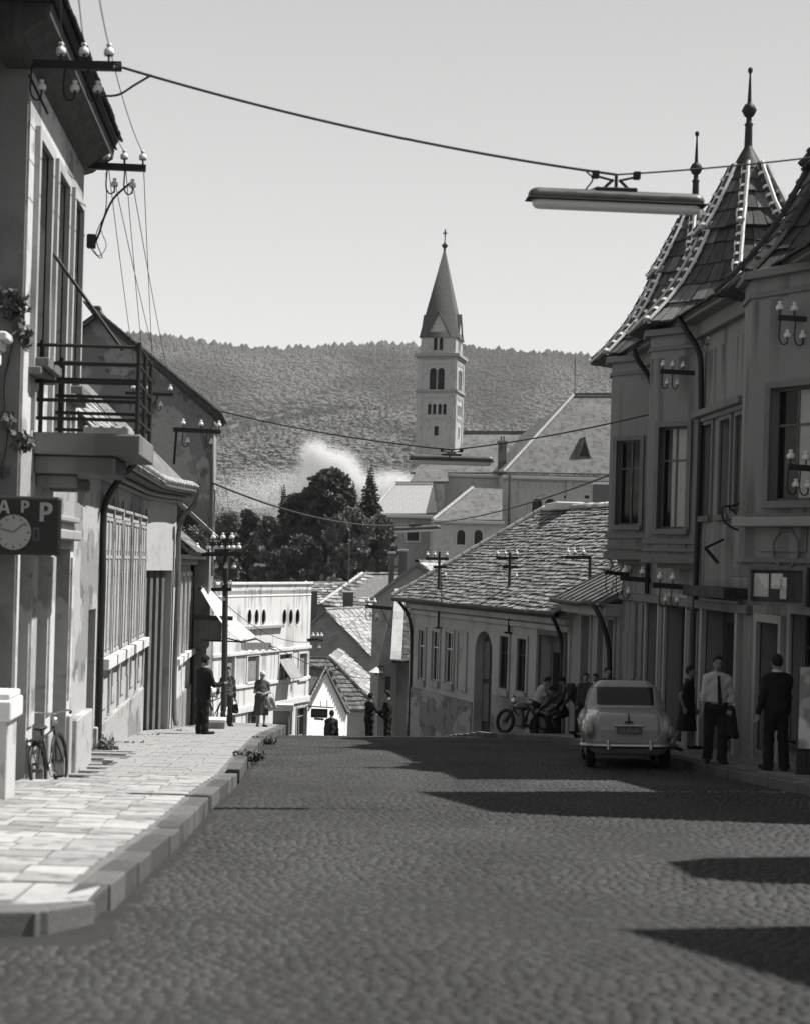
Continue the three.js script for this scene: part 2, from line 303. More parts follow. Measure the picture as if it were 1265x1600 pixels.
// road bed with stone setts
const bedMat = mat(0.034, { tex: TX.stone, bump: 0.01 });
const road = sheet([...span(-20, 34, 27), ...span(35, 62, 27)], (d) => span(kerbL(d) + 0.02 - (d < 8.9 ? 9 : 0), kerbR(d) - 0.02, 12), (x, d) => roadY(x, d) - 0.005, bedMat, 'road');
{
  const box = (() => { // a worn sett: domed top whose edges sink into the bedding
    const g = new THREE.PlaneGeometry(1, 1, 6, 6).rotateX(-Math.PI / 2), p = g.attributes.position, uv = [];
    for (let i = 0; i < p.count; i++) { const a = Math.abs(p.getX(i)) * 2, b = Math.abs(p.getZ(i)) * 2; p.setY(i, 0.045 - 0.0028 * (a * a + b * b) - 0.016 * Math.pow(Math.max(a, b), 9)); uv.push(p.getX(i) * 0.15, p.getZ(i) * 0.15); }
    g.setAttribute('uv', new THREE.Float32BufferAttribute(uv, 2)); g.computeVertexNormals(); return g; })();
  const tone = [0.028, 0.037, 0.046, 0.056, 0.07].map((v) => mat(v, { tex: TX.stone, rough: 0.72, bump: 0.004 }));
  const all = [];
  let row = 0;
  for (let d = 5.2; d < 41.5; d += 0.098) {
    const x0 = kerbL(d) + 0.05 - (d < 8.7 ? 1.5 : 0), x1 = kerbR(d) - 0.05, bow = (x) => 0.05 * Math.sin(x * 1.3 + row * 0.02) + 0.035 * Math.sin(x * 3.1 + row * 0.31);
    let x = x0 + rr(0, 0.1);
    while (x < x1) {
      const w = rr(0.075, 0.125), dd = d + bow(x) + rr(-0.008, 0.008), cx = x + w / 2;
      if (cx < kerbR(dd) - 0.08 && (dd < 8.7 || cx > kerbL(dd) + 0.06)) {
        const q = new THREE.Quaternion().setFromEuler(new THREE.Euler(-0.0737 + rr(-0.03, 0.03), rr(-0.1, 0.1), 0.02 + rr(-0.03, 0.03)));
        const y = roadY(cx, dd) - 0.041 + rr(-0.003, 0.003) + 0.006 * Math.sin(cx * 0.9 + dd * 0.35) * Math.sin(dd * 0.8);
        all.push([new THREE.Matrix4().compose(V(cx, y, -dd), q, V(w - rr(0, 0.008), 1, 0.098 - rr(0, 0.008))), dd, cx, clamp(0.75 * fbm(cx / 40 + 0.3, dd / 60, 32, 4, 5) * 1.5 - 0.22 + 0.5 * rnd(), 0, 0.9999)]);
      }
      x += w;
    }
    row++;
  }
  const seen = (s) => { const dx = s[2] / s[1] * LENS + PX, dy = (EYE - roadY(s[2], s[1])) / s[1] * LENS + PY; return dx > 0 && dx < 1265 && dy < 1590; };
  let left = 300; const rest = [];
  for (const s of all) {
    if (left > 0 && seen(s)) { left--; const m = shadowed(new THREE.Mesh(box, tone[Math.floor(s[3] * 4.999)])); m.name = 'paving_sett'; m.applyMatrix4(s[0]); road.add(m); } else rest.push(s);
  }
  const im = shadowed(new THREE.InstancedMesh(box, tone[4], rest.length)), c = new THREE.Color();
  rest.forEach((s, i) => { im.setMatrixAt(i, s[0]); const k = tone[Math.floor(s[3] * 4.999)].color.r / 0.07; im.setColorAt(i, c.setRGB(k, k, k)); });
  im.name = 'paving_setts'; im.userData.kind = 'stuff'; road.add(im);
}

// pavements: bedding + slabs, kerb stones
function inner(d) { return d < 18.7 ? -9 : d < 23.65 ? -3.3 : d < 35.2 ? -3.28 : d < 37.6 ? lerp(-3.25, -2.75, (d - 35.2) / 2.4) : -2.75; }
const sunk = (x, d) => (x < -2.62 && d > 19.25 && d < 26.6 ? -0.22 * (1 - smooth(24.6, 26.6, d)) : 0);
const pavement = sheet([...span(9.05, 19.2, 20), ...span(19.3, 46.2, 60)], (d) => { const a = inner(d) - 0.1; return [a, lerp(a, -2.66, 0.5), -2.66, -2.6, -2.2, -1.8, -1.4, kerbL(d) - 0.2]; }, (x, d) => leftY(d) - 0.003 + sunk(x, d), mat(0.17, { tex: TX.stone }), 'pavement');
const slabMats = [0.27, 0.32, 0.36, 0.38, 0.41].map((v) => mat(v, { tex: TX.paving, bump: 0.005 }));
const unit = new THREE.BoxGeometry(1, 1, 1);
const slabGeos = span(0, 7, 7).map((k) => { const g = new THREE.BoxGeometry(1, 1, 1), uv = g.attributes.uv; for (let i = 0; i < uv.count; i++) uv.setXY(i, uv.getX(i) * 0.3 + 0.37 * k, uv.getY(i) * 0.3 + 0.61 * k); return g; });
function slabs(parent, list, mats, name) {
  list.sort((a, b) => a[1] - b[1]);
  list.forEach(([m, d], i) => { if (i < 300) { const o = shadowed(new THREE.Mesh(slabGeos[i % 8], mats[Math.floor(rnd() * mats.length)])); o.name = name; o.applyMatrix4(m); parent.add(o); } });
  const rest = list.slice(300);
  if (rest.length) { const im = shadowed(new THREE.InstancedMesh(unit, mats[1], rest.length)); rest.forEach(([m], i) => im.setMatrixAt(i, m)); im.name = name + 's'; im.userData.kind = 'stuff'; parent.add(im); }
}
{
  const list = [];
  for (let d = 9.3; d < 46; d += 0.44) {
    const k = kerbL(d) - 0.28, a = Math.max(inner(d), d < 18.7 ? -6.6 : -9), n = Math.max(1, Math.round((k - a) / 0.44) + (Math.round(d / 0.44) % 2)), w = (k - a) / n, shift = rr(-0.1, 0.1);
    for (let i = 0; i < n; i++) {
      const x = a + (i + 0.5) * w, dz = d + 0.22, y = leftY(dz) - 0.03 + sunk(x, dz) + rr(-0.002, 0.003);
      if (dz < 10.2 && x > -2.7) continue;
      list.push([new THREE.Matrix4().compose(V(x, y, -dz), new THREE.Quaternion().setFromEuler(new THREE.Euler(-0.0737 + rr(-0.005, 0.005), rr(-0.012, 0.012), rr(-0.005, 0.005))), V(w - rr(0.01, 0.024), 0.07, 0.44 - rr(0.01, 0.024))), dz]);
    }
  }
  slabs(pavement, list, slabMats, 'paving_slab');
  // corner infill of the pavement's rounded near end
  for (let i = 0; i < 4; i++) { const mb = new MB(); const x = -2.95 + i * 0.45; mb.poly([V(x, leftY(9.25) + 0.006, -9.2), V(x + 0.43, leftY(9.25) + 0.006, -9.25 - i * 0.04), V(x + 0.43, leftY(10.2) + 0.006, -10.15), V(x, leftY(10.2) + 0.006, -10.15)], 0.06).build('paving_slab', slabMats[1 + i % 4], pavement); }
}
const kerbMats = [0.085, 0.11, 0.14].map((v) => mat(v, { tex: TX.stone, bump: 0.008 }));
const kerbGeo = new RoundedBoxGeometry(1, 1, 1, 1, 0.06);
function kerbRun(parent, pts, topY, side) {
  for (let i = 0; i < pts.length - 1; i++) {
    const [a, b] = [pts[i], pts[i + 1]], L = Math.hypot(b[0] - a[0], b[1] - a[1]), n = Math.max(1, Math.round(L / 0.6));
    for (let k = 0; k < n; k++) {
      const t0 = (k + 0.5) / n, x = lerp(a[0], b[0], t0), d = lerp(a[1], b[1], t0), ang = Math.atan2(b[0] - a[0], b[1] - a[1]);
      const m = shadowed(new THREE.Mesh(kerbGeo, kerbMats[Math.floor(rnd() * 3)])); m.name = 'kerb_stone';
      m.position.set(x + rr(-0.012, 0.012), topY(d) - 0.145 + rr(-0.01, 0.004), -d); m.rotation.set(-0.0737 * Math.cos(ang) + rr(-0.006, 0.006), -ang + rr(-0.012, 0.012), rr(-0.015, 0.015), 'YXZ');
      m.scale.set(0.21, 0.3, L < 0.7 ? L * 1.5 : L / n - rr(0.004, 0.018)); parent.add(m);
    }
  }
}
const kerb = new THREE.Group(); structure(kerb, 'kerb'); scene.add(kerb);
kerbRun(kerb, [[-8, 9.0], [-1.75, 9.0], [-1.45, 9.1], [-1.25, 9.4], ...[10.2, 14, 18.5, 21.6].map((d) => [kerbL(d) - 0.13, d])], leftY);
kerbRun(kerb, [22.6, 26, 32.6, 39.4, 46].map((d) => [kerbL(d) - 0.13, d]), leftY);
kerbRun(kerb, [8, 14, 20, 28, 34, 36.5, 38, 42, 50, 60].map((d) => [kerbR(d) + 0.13, d]), rightY);
const pavementR = sheet([...span(-10, 36, 46), ...span(36.5, 60, 47)], (d) => span(kerbR(d) + 0.2, 13, 6), (x, d) => rightY(d) - 0.05 + 0.01 * (x - 7), mat(0.12, { tex: TX.stone }), 'pavement_opposite');
{
  const list = [], mats = [0.17, 0.2, 0.23].map((v) => mat(v, { tex: TX.stone, bump: 0.004 }));
  for (let d = 18; d < 44; d += 0.6) for (let x = kerbR(d) + 0.58, k = 0; x < kerbR(d) + 2.4 && x < 9.2; x += 0.6, k++) {
    const dz = d + (k % 2) * 0.3; list.push([new THREE.Matrix4().compose(V(x, rightY(dz) - 0.03 + rr(-0.006, 0.006) + 0.01 * (x - 7), -dz), new THREE.Quaternion().setFromEuler(new THREE.Euler(-0.0737 + rr(-0.012, 0.012), 0, rr(-0.01, 0.01))), V(0.585, 0.07, 0.585)), dz]);
  }
  slabs(pavementR, list, mats, 'paving_slab');
}

// hills: two wooded ridges with a lighter clearing between them
const hillNoise = (x, d) => fbm(x / 2400 + 0.5, d / 2400, 5, 4, 301) - 0.5;
const ridgeLine = table([[-900, 60], [-150, 128], [-75, 140], [0, 163], [67, 175], [142, 171], [232, 145], [337, 134], [1200, 90]]);
function nearRidge(x) { return ridgeLine(x) + 12 * hillNoise(x, 100); }
const skyline = table([[-1500, 430], [-305, 425], [-180, 412], [-60, 404], [190, 421], [350, 417], [600, 405], [2100, 380]]);
function farRidge(x) { return skyline(x) + 8 * hillNoise(x, 900); }
function hillY(x, d) {
  const n = 34 * hillNoise(x * 1.4, d * 1.1) + 13 * (fbm(x / 900, d / 900, 7, 3, 401) - 0.5);
  const a = -14 + (nearRidge(x) + 14) * smooth(640, 1800, d), dip = nearRidge(x) - 60;
  if (d < 1800) return a + n * smooth(700, 1100, d) * smooth(1800, 1600, d);
  if (d < 2150) return lerp(nearRidge(x), dip + 20, smooth(1800, 2150, d));
  return lerp(dip + 20, farRidge(x), smooth(2100, 3050, d)) + n * smooth(2200, 2500, d) * smooth(3050, 2850, d) - 60 * smooth(3050, 3900, d);
}
sheet([...span(600, 1800, 40), ...span(1830, 3100, 40), 3300, 3600, 4200, 5200], (d) => span(-1500, 2100, 90), hillY, mat(0.11, { tex: TX.stone, bump: 0 }), 'hills');
function canopyGeo(kind) {
  const g = new THREE.IcosahedronGeometry(1, 1), p = g.attributes.position;
  for (let i = 0; i < p.count; i++) { const x = p.getX(i), y = p.getY(i), z = p.getZ(i), k = 0.75 + 0.5 * hash(Math.round(x * 9) + 20, Math.round(y * 9) * 7 + Math.round(z * 9) + 40, kind); if (kind) { const t = (1 - y) * 0.5; p.setXYZ(i, x * k * (0.25 + t), y * 1.5, z * k * (0.25 + t)); } else p.setXYZ(i, x * k, y * k, z * k); }
  g.computeVertexNormals(); return g;
}
{
  const leafy = canopyGeo(0), fir = canopyGeo(3), rows = [[], []];
  const put = (x, d, s) => {
    const clear = d > 1830 && d < 2470 + 260 * fbm(x / 500, 0.3, 6, 3, 501) && fbm(x / 260, d / 260, 8, 3, 505) < 0.74;
    if (clear && rnd() > 0.12 * smooth(0.45, 0.75, fbm(x / 120, d / 120, 9, 3, 509)) + 0.6 * smooth(2440, 2640, d)) return;
    const tone = (0.55 + 1.0 * smooth(0.4, 0.66, fbm(x / 1500, d / 1500, 9, 4, 601))) * (1 - 0.3 * smooth(2750, 2950, d)) + rr(-0.15, 0.15), k = rnd() < (d > 2850 ? 0.5 : 0.07) ? 1 : 0, h = s * rr(0.75, 1.3) * (d > 2980 && rnd() < 0.3 ? 1.7 : 1);
    rows[k].push([x, hillY(x, d) + h * (k ? 1 : 0.7), d, h, tone * (k ? 0.8 : 1)]);
  };
  for (let d = 760; d < 1830; d += 5.4) for (let x = -380 - d * 0.1; x < 380 + d * 0.2; x += 5.4) put(x + rr(-3, 3), d + rr(-3, 3), 3.5);
  for (let d = 2150; d < 3090; d += 7.5) for (let x = -500; x < 900; x += 6.5) put(x + rr(-4, 4), d + rr(-4, 4), 4.6);
  rows.forEach((l, k) => {
    const im = new THREE.InstancedMesh(k ? fir : leafy, mat(0.07), l.length), c = new THREE.Color();
    l.forEach(([x, y, d, s, t], i) => { im.setMatrixAt(i, new THREE.Matrix4().compose(V(x, y, -d), new THREE.Quaternion().setFromAxisAngle(V(0, 1, 0), rnd() * 6), V(s * 1.15, s * (k ? 0.85 : 0.6), s * 1.15))); im.setColorAt(i, c.setRGB(t, t, t)); });
    im.name = k ? 'fir_forest' : 'leafy_forest'; im.userData = { kind: 'stuff', label: k ? 'dark fir woods covering the distant hillsides' : 'leafy woods covering the distant hillsides', category: 'forest' }; scene.add(im);
  });
}
// white smoke drifting over the valley
{
  const N = 430000, geo = new THREE.TetrahedronGeometry(0.085, 0), im = new THREE.InstancedMesh(geo, mat(0.9, { rough: 1, spec: 0 }), N);
  const puffs = [];
  const puff = (px, py, rx, ry, w) => { const p = at(px, py, 720), s = 720 / LENS; puffs.push([p, rx * s, ry * s, w]); };
  puff(492, 712, 15, 16, 3); puff(505, 728, 20, 16, 4); puff(525, 728, 20, 16, 4); puff(540, 742, 18, 16, 3); puff(490, 748, 18, 18, 3); puff(515, 752, 30, 14, 4); puff(560, 758, 18, 12, 1.6);
  puff(605, 757, 24, 15, 2.6); puff(628, 754, 20, 11, 1.2); puff(592, 778, 24, 14, 2.4); puff(470, 760, 30, 14, 1.6); puff(430, 758, 60, 20, 2.0); puff(385, 774, 60, 18, 1.5); puff(440, 790, 60, 16, 1.4);
  const total = puffs.reduce((a, p) => a + p[3], 0), g = () => (rnd() + rnd() + rnd() + rnd() - 2) * 0.85, q = new THREE.Quaternion(), e = new THREE.Euler();
  for (let i = 0; i < N; i++) {
    let k = rnd() * total, j = 0; while (k > puffs[j][3] && j < puffs.length - 1) k -= puffs[j++][3];
    const [c, rx0, ry0] = puffs[j], rx = rx0 * 1.5, ry = ry0 * 1.5, s = rr(0.6, 1.3);
    im.setMatrixAt(i, new THREE.Matrix4().compose(V(c.x + g() * rx, c.y + g() * ry, c.z + g() * rx), q.setFromEuler(e.set(rnd() * 6, rnd() * 6, rnd() * 6)), V(s, s, s)));
  }
  im.name = 'smoke'; im.userData = { kind: 'stuff', label: 'white smoke drifting over the valley behind the dark trees', category: 'smoke' }; scene.add(im);
}
scene.fog = new THREE.FogExp2(0xf2f2f2, 0.00007);

// ---------------------------------------------------------------- trees in the valley
const leafMat = [0.05, 0.08, 0.12, 0.14].map((v) => mat(v, { rough: 0.8, side: true }));
const barkMat = mat(0.06, { tex: TX.wood });
function leafCloud(mb, c, r, n, size, flat = 1) {
  const pos = [], a = V(0, 0, 0), b = V(0, 0, 0), nn = V(0, 0, 0);
  for (let i = 0; i < n; i++) {
    nn.set(rr(-1, 1), rr(-1, 1), rr(-1, 1)); if (nn.lengthSq() > 1) { i--; continue; }
    nn.multiplyScalar(Math.pow(nn.length(), -0.35));
    const p = V(c.x + nn.x * r, c.y + nn.y * r * flat, c.z + nn.z * r), s = size * rr(0.6, 1.4);
    a.set(rr(-1, 1), rr(-1, 1), rr(-1, 1)).normalize(); b.set(rr(-1, 1), rr(-0.4, 1), rr(-1, 1)).cross(a).normalize();
    for (const [u, v] of [[-0.5, 0], [0.5, -0.35], [0.5, 0.35]]) pos.push(p.x + a.x * u * s * 1.4 + b.x * v * s * 1.4, p.y + a.y * u * s * 1.4 + b.y * v * s * 1.4, p.z + a.z * u * s * 1.4 + b.z * v * s * 1.4);
    for (const [u, v] of [[0.5, -0.35], [1.2, 0], [0.5, 0.35]]) pos.push(p.x + a.x * u * s + b.x * v * s, p.y + a.y * u * s + b.y * v * s, p.z + a.z * u * s + b.z * v * s);
  }
  const g = new THREE.BufferGeometry(); g.setAttribute('position', new THREE.Float32BufferAttribute(pos, 3)); g.computeVertexNormals(); mb.add(g);
}
function leafTree(px, top, bottom, d, halfPx, label, m, dense = 1) {
  const base = at(px, bottom, d), tip = at(px, top, d), H = tip.y - base.y, R = halfPx * d / LENS;
  const t = thing('leafy_tree', label, 'tree', base, 'trees in the valley');
  const tr = new MB(); tr.rod(base, base.clone().add(V(0.2, H * 0.55, 0)), R * 0.09, R * 0.05);
  const crown = new MB();
  for (let i = 0; i < 44 * dense; i++) {
    const h = Math.pow(rnd(), 0.8), y = base.y + H * (0.12 + 0.86 * h), w = R * Math.sqrt(Math.max(0.03, 1 - Math.pow((h - 0.4) / 0.64, 2))), an = rnd() * 6.28, q = Math.sqrt(rnd()) * 0.86;
    const c = V(base.x + Math.cos(an) * w * q, y, base.z + Math.sin(an) * w * q), r = R * rr(0.16, 0.3);
    leafCloud(crown, c, r, 190, 0.34, 0.8);
    if (i % 3 === 0) tr.rod(V(base.x, Math.max(base.y + H * 0.2, y - H * 0.2), base.z), c, R * 0.03, R * 0.01, 5);
  }
  tr.build('trunk', barkMat, t); crown.build('crown', m, t);
}
function spruce(px, top, bottom, d, halfPx, label, m) {
  const base = at(px, bottom, d), tip = at(px, top, d), H = tip.y - base.y, R = halfPx * d / LENS;
  const t = thing('spruce_tree', label, 'tree', base, 'spruces in the valley');
  new MB().rod(base, tip, R * 0.1, 0.02).build('trunk', barkMat, t);
  const crown = new MB();
  for (let y = 0.06; y < 1.0; y += 0.024) {
    const r = R * Math.pow(1 - y, 0.85) * rr(0.8, 1.1), n = Math.max(4, Math.round(r * 6));
    for (let k = 0; k < n; k++) {
      const an = k / n * 6.28 + rr(0, 1), L = r * rr(0.7, 1.12), by = base.y + H * y;
      for (let s = 0.15; s <= 1; s += 0.17) leafCloud(crown, V(base.x + Math.cos(an) * L * s, by - L * 0.28 * s * s + (s > 0.85 ? 0.06 : 0), base.z + Math.sin(an) * L * s), Math.min(0.08 + 0.1 * (1 - s), 0.02 + r * 0.3), 5, 0.2 * Math.min(1, 0.35 + r * 0.6), 0.5);
    }
  }
  crown.build('crown', m, t);
}
leafTree(508, 736, 925, 165, 50, 'broad dark tree standing tallest in the clump before the smoke', leafMat[0], 1.7);
leafTree(462, 775, 925, 168, 42, 'dark tree at the left shoulder of the clump below the smoke', leafMat[0], 1.2);
leafTree(545, 800, 930, 150, 44, 'mid grey leafy tree in front of the spruces', leafMat[2], 1.2);
leafTree(590, 805, 925, 152, 30, 'leafy tree beside the church wing with the sunlit roof', leafMat[2]);
leafTree(424, 812, 935, 176, 34, 'paler round tree left of the dark clump', leafMat[2]);
leafTree(386, 800, 935, 182, 26, 'slender dark tree rising over the flat roofed building', leafMat[1]);
leafTree(352, 806, 935, 180, 28, 'leafy tree beside the gable wall of the tall house', leafMat[2]);
leafTree(470, 842, 935, 150, 36, 'low leafy tree right behind the flat roofed building', leafMat[1]);
spruce(575, 727, 890, 172, 46, 'tall pointed spruce next to the church wing', leafMat[0]);
spruce(548, 752, 890, 176, 30, 'slim spruce between the broad tree and the tall spruce', leafMat[0]);
spruce(530, 746, 890, 180, 28, 'narrow spruce close to the broad dark tree', leafMat[0]);
spruce(440, 758, 900, 178, 26, 'narrow spruce at the left edge of the dark clump', leafMat[0]);
// ---------------------------------------------------------------- left side of the street
// tall house with balcony
{
  const h = thing('tall_house', 'tall two storey plastered house with balcony at the left edge', 'house', V(-3.3, -2.3, -18.8));
  const F = frame([-3.3, 18.8], [-3.3, 23.65]), G = frame([-11, 18.8], [-3.3, 18.8]);
  const wins = [[19.3, 20.25], [20.85, 21.8], [22.45, 23.3]].map(([a, b], i) => ({ u0: a - 18.8, u1: b - 18.8, y0: i === 1 ? 3.15 : 4.0, y1: 6.75 }));
  const doors = [[18.95, 19.7], [20.2, 21.25], [21.75, 23.3]].map(([a, b]) => ({ u0: a - 18.8, u1: b - 18.8, y0: -2.6, y1: 1.62 }));
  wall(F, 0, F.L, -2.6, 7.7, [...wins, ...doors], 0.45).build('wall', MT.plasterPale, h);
  wall(G, 0, G.L - 0.46, -2.6, 7.7, [], 0.4).build('flank_wall', MT.plasterGrey, h);  // plaster toned darker than the street wall, part of the shade put into colour
  new MB(G.M).box(G.L - 0.6, G.L - 0.03, -2.6, 7.69, 0.003, 0.03).build('flank_shade_strip', MT.plasterGrey, h);  // strip covering the pale wall end in the same shade-darkened plaster
  wins.forEach((w, i) => {
    const o = windowAt(h, F, w, { depth: 0.26, cols: 2, rows: [0.72], surround: 0.13, surroundOut: 0.07, surroundMat: mat(0.45, { tex: TX.plaster }), frame: MT.woodDark, sill: i === 1 ? 0 : 0.12, sillOut: 0.24, sillMat: MT.stoneDark });
    if (i !== 1) { new MB(F.M).rbox(w.u0 - 0.16, w.u1 + 0.16, w.y0 - 0.22, w.y0 - 0.12, -0.02, 0.16, 0.02).build('apron', MT.stoneDark, o); for (const k of [0.12, 0.62]) new MB(F.M).box(w.u0 + k * 0.95, w.u0 + k * 0.95 + 0.1, w.y0 - 0.95 + k * 0.5, w.y0 - 0.35, 0, 0.05).build('apron_panel', MT.trim, o); }
  });
  doors.forEach((d) => {
    const mb = new MB(F.M); mb.box(d.u0, d.u1, d.y0, d.y1, -0.44, -0.36);
    const o = mb.build('door', MT.woodDark, h);
    for (const k of [0.08, 0.54]) new MB(F.M).rbox(d.u0 + (d.u1 - d.u0) * k, d.u0 + (d.u1 - d.u0) * (k + 0.38), d.y0 + 0.5, d.y1 - 0.15, -0.36, -0.33, 0.01).build('door_panel', MT.woodDark, o);
  });
  // stone feet of the piers between the doors
  for (const [a, b, y] of [[0.85, 1.45, -0.95], [2.4, 3.0, -0.95], [4.45, 4.85, -0.9]]) {
    new MB(F.M).rbox(a + 0.08, b - 0.08, -2.6, y, -0.05, 0.07, 0.03).build('pier_foot', MT.stone, h);
    new MB(F.M).rbox(a + 0.1, b - 0.1, y + 0.25, 1.5, -0.03, 0.035, 0.01).build('pilaster', MT.plasterPale, h);
  }
  new MB(F.M).rbox(-0.05, F.L + 0.02, 1.75, 1.9, -0.02, 0.12, 0.03).rbox(-0.05, F.L + 0.02, 2.02, 2.1, -0.02, 0.08, 0.02).build('string_course', MT.trim, h);
  // deep boxed eaves with gutter
  const c = new MB(F.M);
  c.add(new THREE.ExtrudeGeometry(new THREE.Shape([[-0.02, 7.46], [0.1, 7.5], [0.22, 7.6], [0.34, 7.68], [0.4, 7.72], [0.42, 7.86], [-0.3, 7.86], [-0.3, 7.46]].map((p) => new THREE.Vector2(...p))), { depth: F.L + 1.5, bevelEnabled: false }), new THREE.Matrix4().makeRotationY(-Math.PI / 2).setPosition(F.L + 0.3, 0, 0));
  c.build('cornice', mat(0.1, { tex: TX.wood }), h);
  new MB(F.M).box(-6, F.L + 0.3, 7.87, 7.93, -3, 0.4).build('soffit', mat(0.08, { tex: TX.wood }), h);
  const gt = new MB(F.M); gt.add(new THREE.CylinderGeometry(0.09, 0.09, F.L + 6.5, 10, 1, true, Math.PI * 0.5, Math.PI).rotateZ(Math.PI / 2), new THREE.Matrix4().makeTranslation((F.L - 5.9) / 2, 7.95, 0.47)); gt.build('gutter', MT.iron, h);
  const A = [F.A.clone().addScaledVector(F.u, -6).addScaledVector(F.n, 0.48), F.B.clone().addScaledVector(F.u, 0.3).addScaledVector(F.n, 0.48)];
  const rf = new MB(); rf.poly([V(A[0].x, 8.0, A[0].z), V(A[1].x, 8.0, A[1].z), V(A[1].x - 5.5, 11.4, A[1].z), V(A[0].x - 5.5, 11.4, A[0].z)], 0.1); const roof = rf.build('roof', MT.tilesDark[1], h);
  tileSlope(roof, V(A[0].x, 8.02, A[0].z), V(0, 0, -1), V(-5.5, 3.4, 0), 11.1, 1.2, () => true, { w: 0.2, h: 0.17, mats: MT.tilesDark, single: 120, t: 0.03 });
  // rear body so that no light leaks through
  new MB().box(-11, -10.6, -2.6, 7.7, -23.6, -18.9).box(-11, -3.75, -2.6, 7.7, -23.64, -23.3).build('rear_wall', MT.plasterDark, h);
  // balcony
  const b = new MB(); b.rbox(-3.3, -1.92, 2.82, 3.1, -21.5, -19.62, 0.03); const slab = b.build('balcony', mat(0.22, { tex: TX.streak }), h);
  new MB().rbox(-3.3, -2.25, 2.58, 2.815, -21.1, -19.75, 0.03).build('support_slab', mat(0.22, { tex: TX.streak }), slab);
  for (const z of [-19.95, -21.15]) new MB().rbox(-3.3, -2.75, 2.4, 2.58, z - 0.07, z + 0.07, 0.04).build('bracket', mat(0.22, { tex: TX.streak }), slab);
  for (let k = 0; k < 5; k++) {
    const y = 3.28 + k * 0.235;
    for (const z of [-19.68, -21.42]) new MB().rod(V(-3.3, y, z), V(-1.98, y, z), 0.024).build('rail', MT.iron, slab);
    new MB().rod(V(-1.98, y, -19.68), V(-1.98, y, -21.42), 0.024).build('rail', MT.iron, slab);
  }
  for (const [x, z] of [[-1.98, -19.68], [-1.98, -21.42], [-1.98, -20.55], [-3.22, -19.68], [-3.22, -21.42]]) new MB().rod(V(x, 3.08, z), V(x, 4.28, z), 0.03).build('railing_post', MT.iron, slab);
  new MB().rod(V(-3.28, 5.6, -20.4), V(-2.25, 4.25, -20.2), 0.025).build('stay_rod', MT.iron, h);
  new MB().rbox(-2.7, -2.1, 3.1, 3.22, -21.2, -19.9, 0.03).build('planter', MT.stone, slab);
}
// added house left of the frame, unseen: it blocks sky light from the flank
{
  const h = thing('added_shading_house', 'added unseen house beyond the left edge that darkens the flank of the tall house', 'house', V(-4.3, -1.3, -13));
  const F = frame([-4.3, 10.2], [-4.3, 16.9]), w = [[0.8, 1.8], [2.9, 3.9], [5, 6]].flatMap(([a, b]) => [{ u0: a, u1: b, y0: 0.2, y1: 2 }, { u0: a, u1: b, y0: 4, y1: 6 }]);
  wall(F, 0, F.L, -1.6, 8.2, w, 0.4).build('wall', MT.plasterPale, h); w.forEach((o) => windowAt(h, F, o, { surround: 0.1 }));
  new MB().box(-11, -4.71, -1.6, 8.2, -16.9, -16.6).box(-11, -4.71, -1.6, 8.2, -10.5, -10.2).build('end_wall', MT.plasterPale, h);
  new MB().poly([V(-3.9, 8.25, -10), V(-3.9, 8.25, -17.1), V(-7.5, 10.8, -17.1), V(-7.5, 10.8, -10)], 0.12).poly([V(-7.5, 10.8, -10), V(-7.5, 10.8, -17.1), V(-11.2, 8.2, -17.1), V(-11.2, 8.2, -10)], 0.12).build('roof', MT.tilesDark[2], h);
}
// climbing plant on the shaded flank
{
  const t = thing('climbing_plant', 'climbing plant hanging on the shaded flank of the tall house', 'plant', at(12, 560, 18.7));
  const f = new MB(), s = new MB();
  for (const [px, py, r, n] of [[10, 470, 0.16, 90], [30, 478, 0.13, 70], [36, 520, 0.1, 40], [42, 540, 0.06, 16], [14, 655, 0.12, 40], [36, 690, 0.12, 60], [48, 693, 0.08, 26], [5, 735, 0.08, 14], [20, 490, 0.1, 30]]) leafCloud(f, at(px, py, 18.62), r, n, 0.07);
  s.tube([at(-5, 760, 18.74), at(12, 690, 18.72), at(8, 600, 18.72), at(22, 520, 18.72), at(14, 450, 18.72)], 0.012).tube([at(12, 680, 18.72), at(30, 684, 18.66), at(48, 690, 18.6)], 0.008);
  f.build('foliage', leafMat[2], t); s.build('stem', barkMat, t);
}
// stone gate pillar that juts into the frame
{
  const t = thing('gate_pillar', 'pale stone gate pillar with moulded cap cut by the left edge', 'pillar', V(-3.15, -1.3, -16.6));
  const X = (px) => at(px, 1100, 16.6).x;
  new MB().rbox(X(-60), X(20), -1.4, -0.25, -16.9, -16.35, 0.02).build('shaft', mat(0.5, { tex: TX.peel }), t);
  new MB().rbox(X(-70), X(27), -0.25, -0.02, -17.0, -16.25, 0.03).rbox(X(-66), X(23), -0.02, 0.05, -16.96, -16.3, 0.02).build('cap', MT.trimWhite, t);
  new MB().rbox(X(-64), X(24), -1.45, -1.15, -16.94, -16.3, 0.02).build('foot', MT.stone, t);
}
{
  const t = thing('wall_bracket', 'white moulded console at the upper left edge of the street', 'console', at(0, 560, 17.6));
  const p = at(5, 535, 17.6);
  new MB().rbox(p.x - 0.5, p.x + 0.06, p.y + 0.02, p.y + 0.12, p.z - 0.3, p.z + 0.1, 0.03).rbox(p.x - 0.5, p.x - 0.01, p.y - 0.08, p.y + 0.02, p.z - 0.26, p.z + 0.06, 0.02).build('moulding', MT.trimWhite, t);
  new MB().rbox(p.x - 0.5, p.x - 0.05, p.y - 0.25, p.y - 0.08, p.z - 0.22, p.z + 0.04, 0.02).build('corbel', MT.trimWhite, t);
  new MB().box(p.x - 2.4, p.x - 0.3, -1.6, p.y + 0.05, p.z - 0.7, p.z - 0.31).build('wall_stub', MT.plasterDark, t);
}
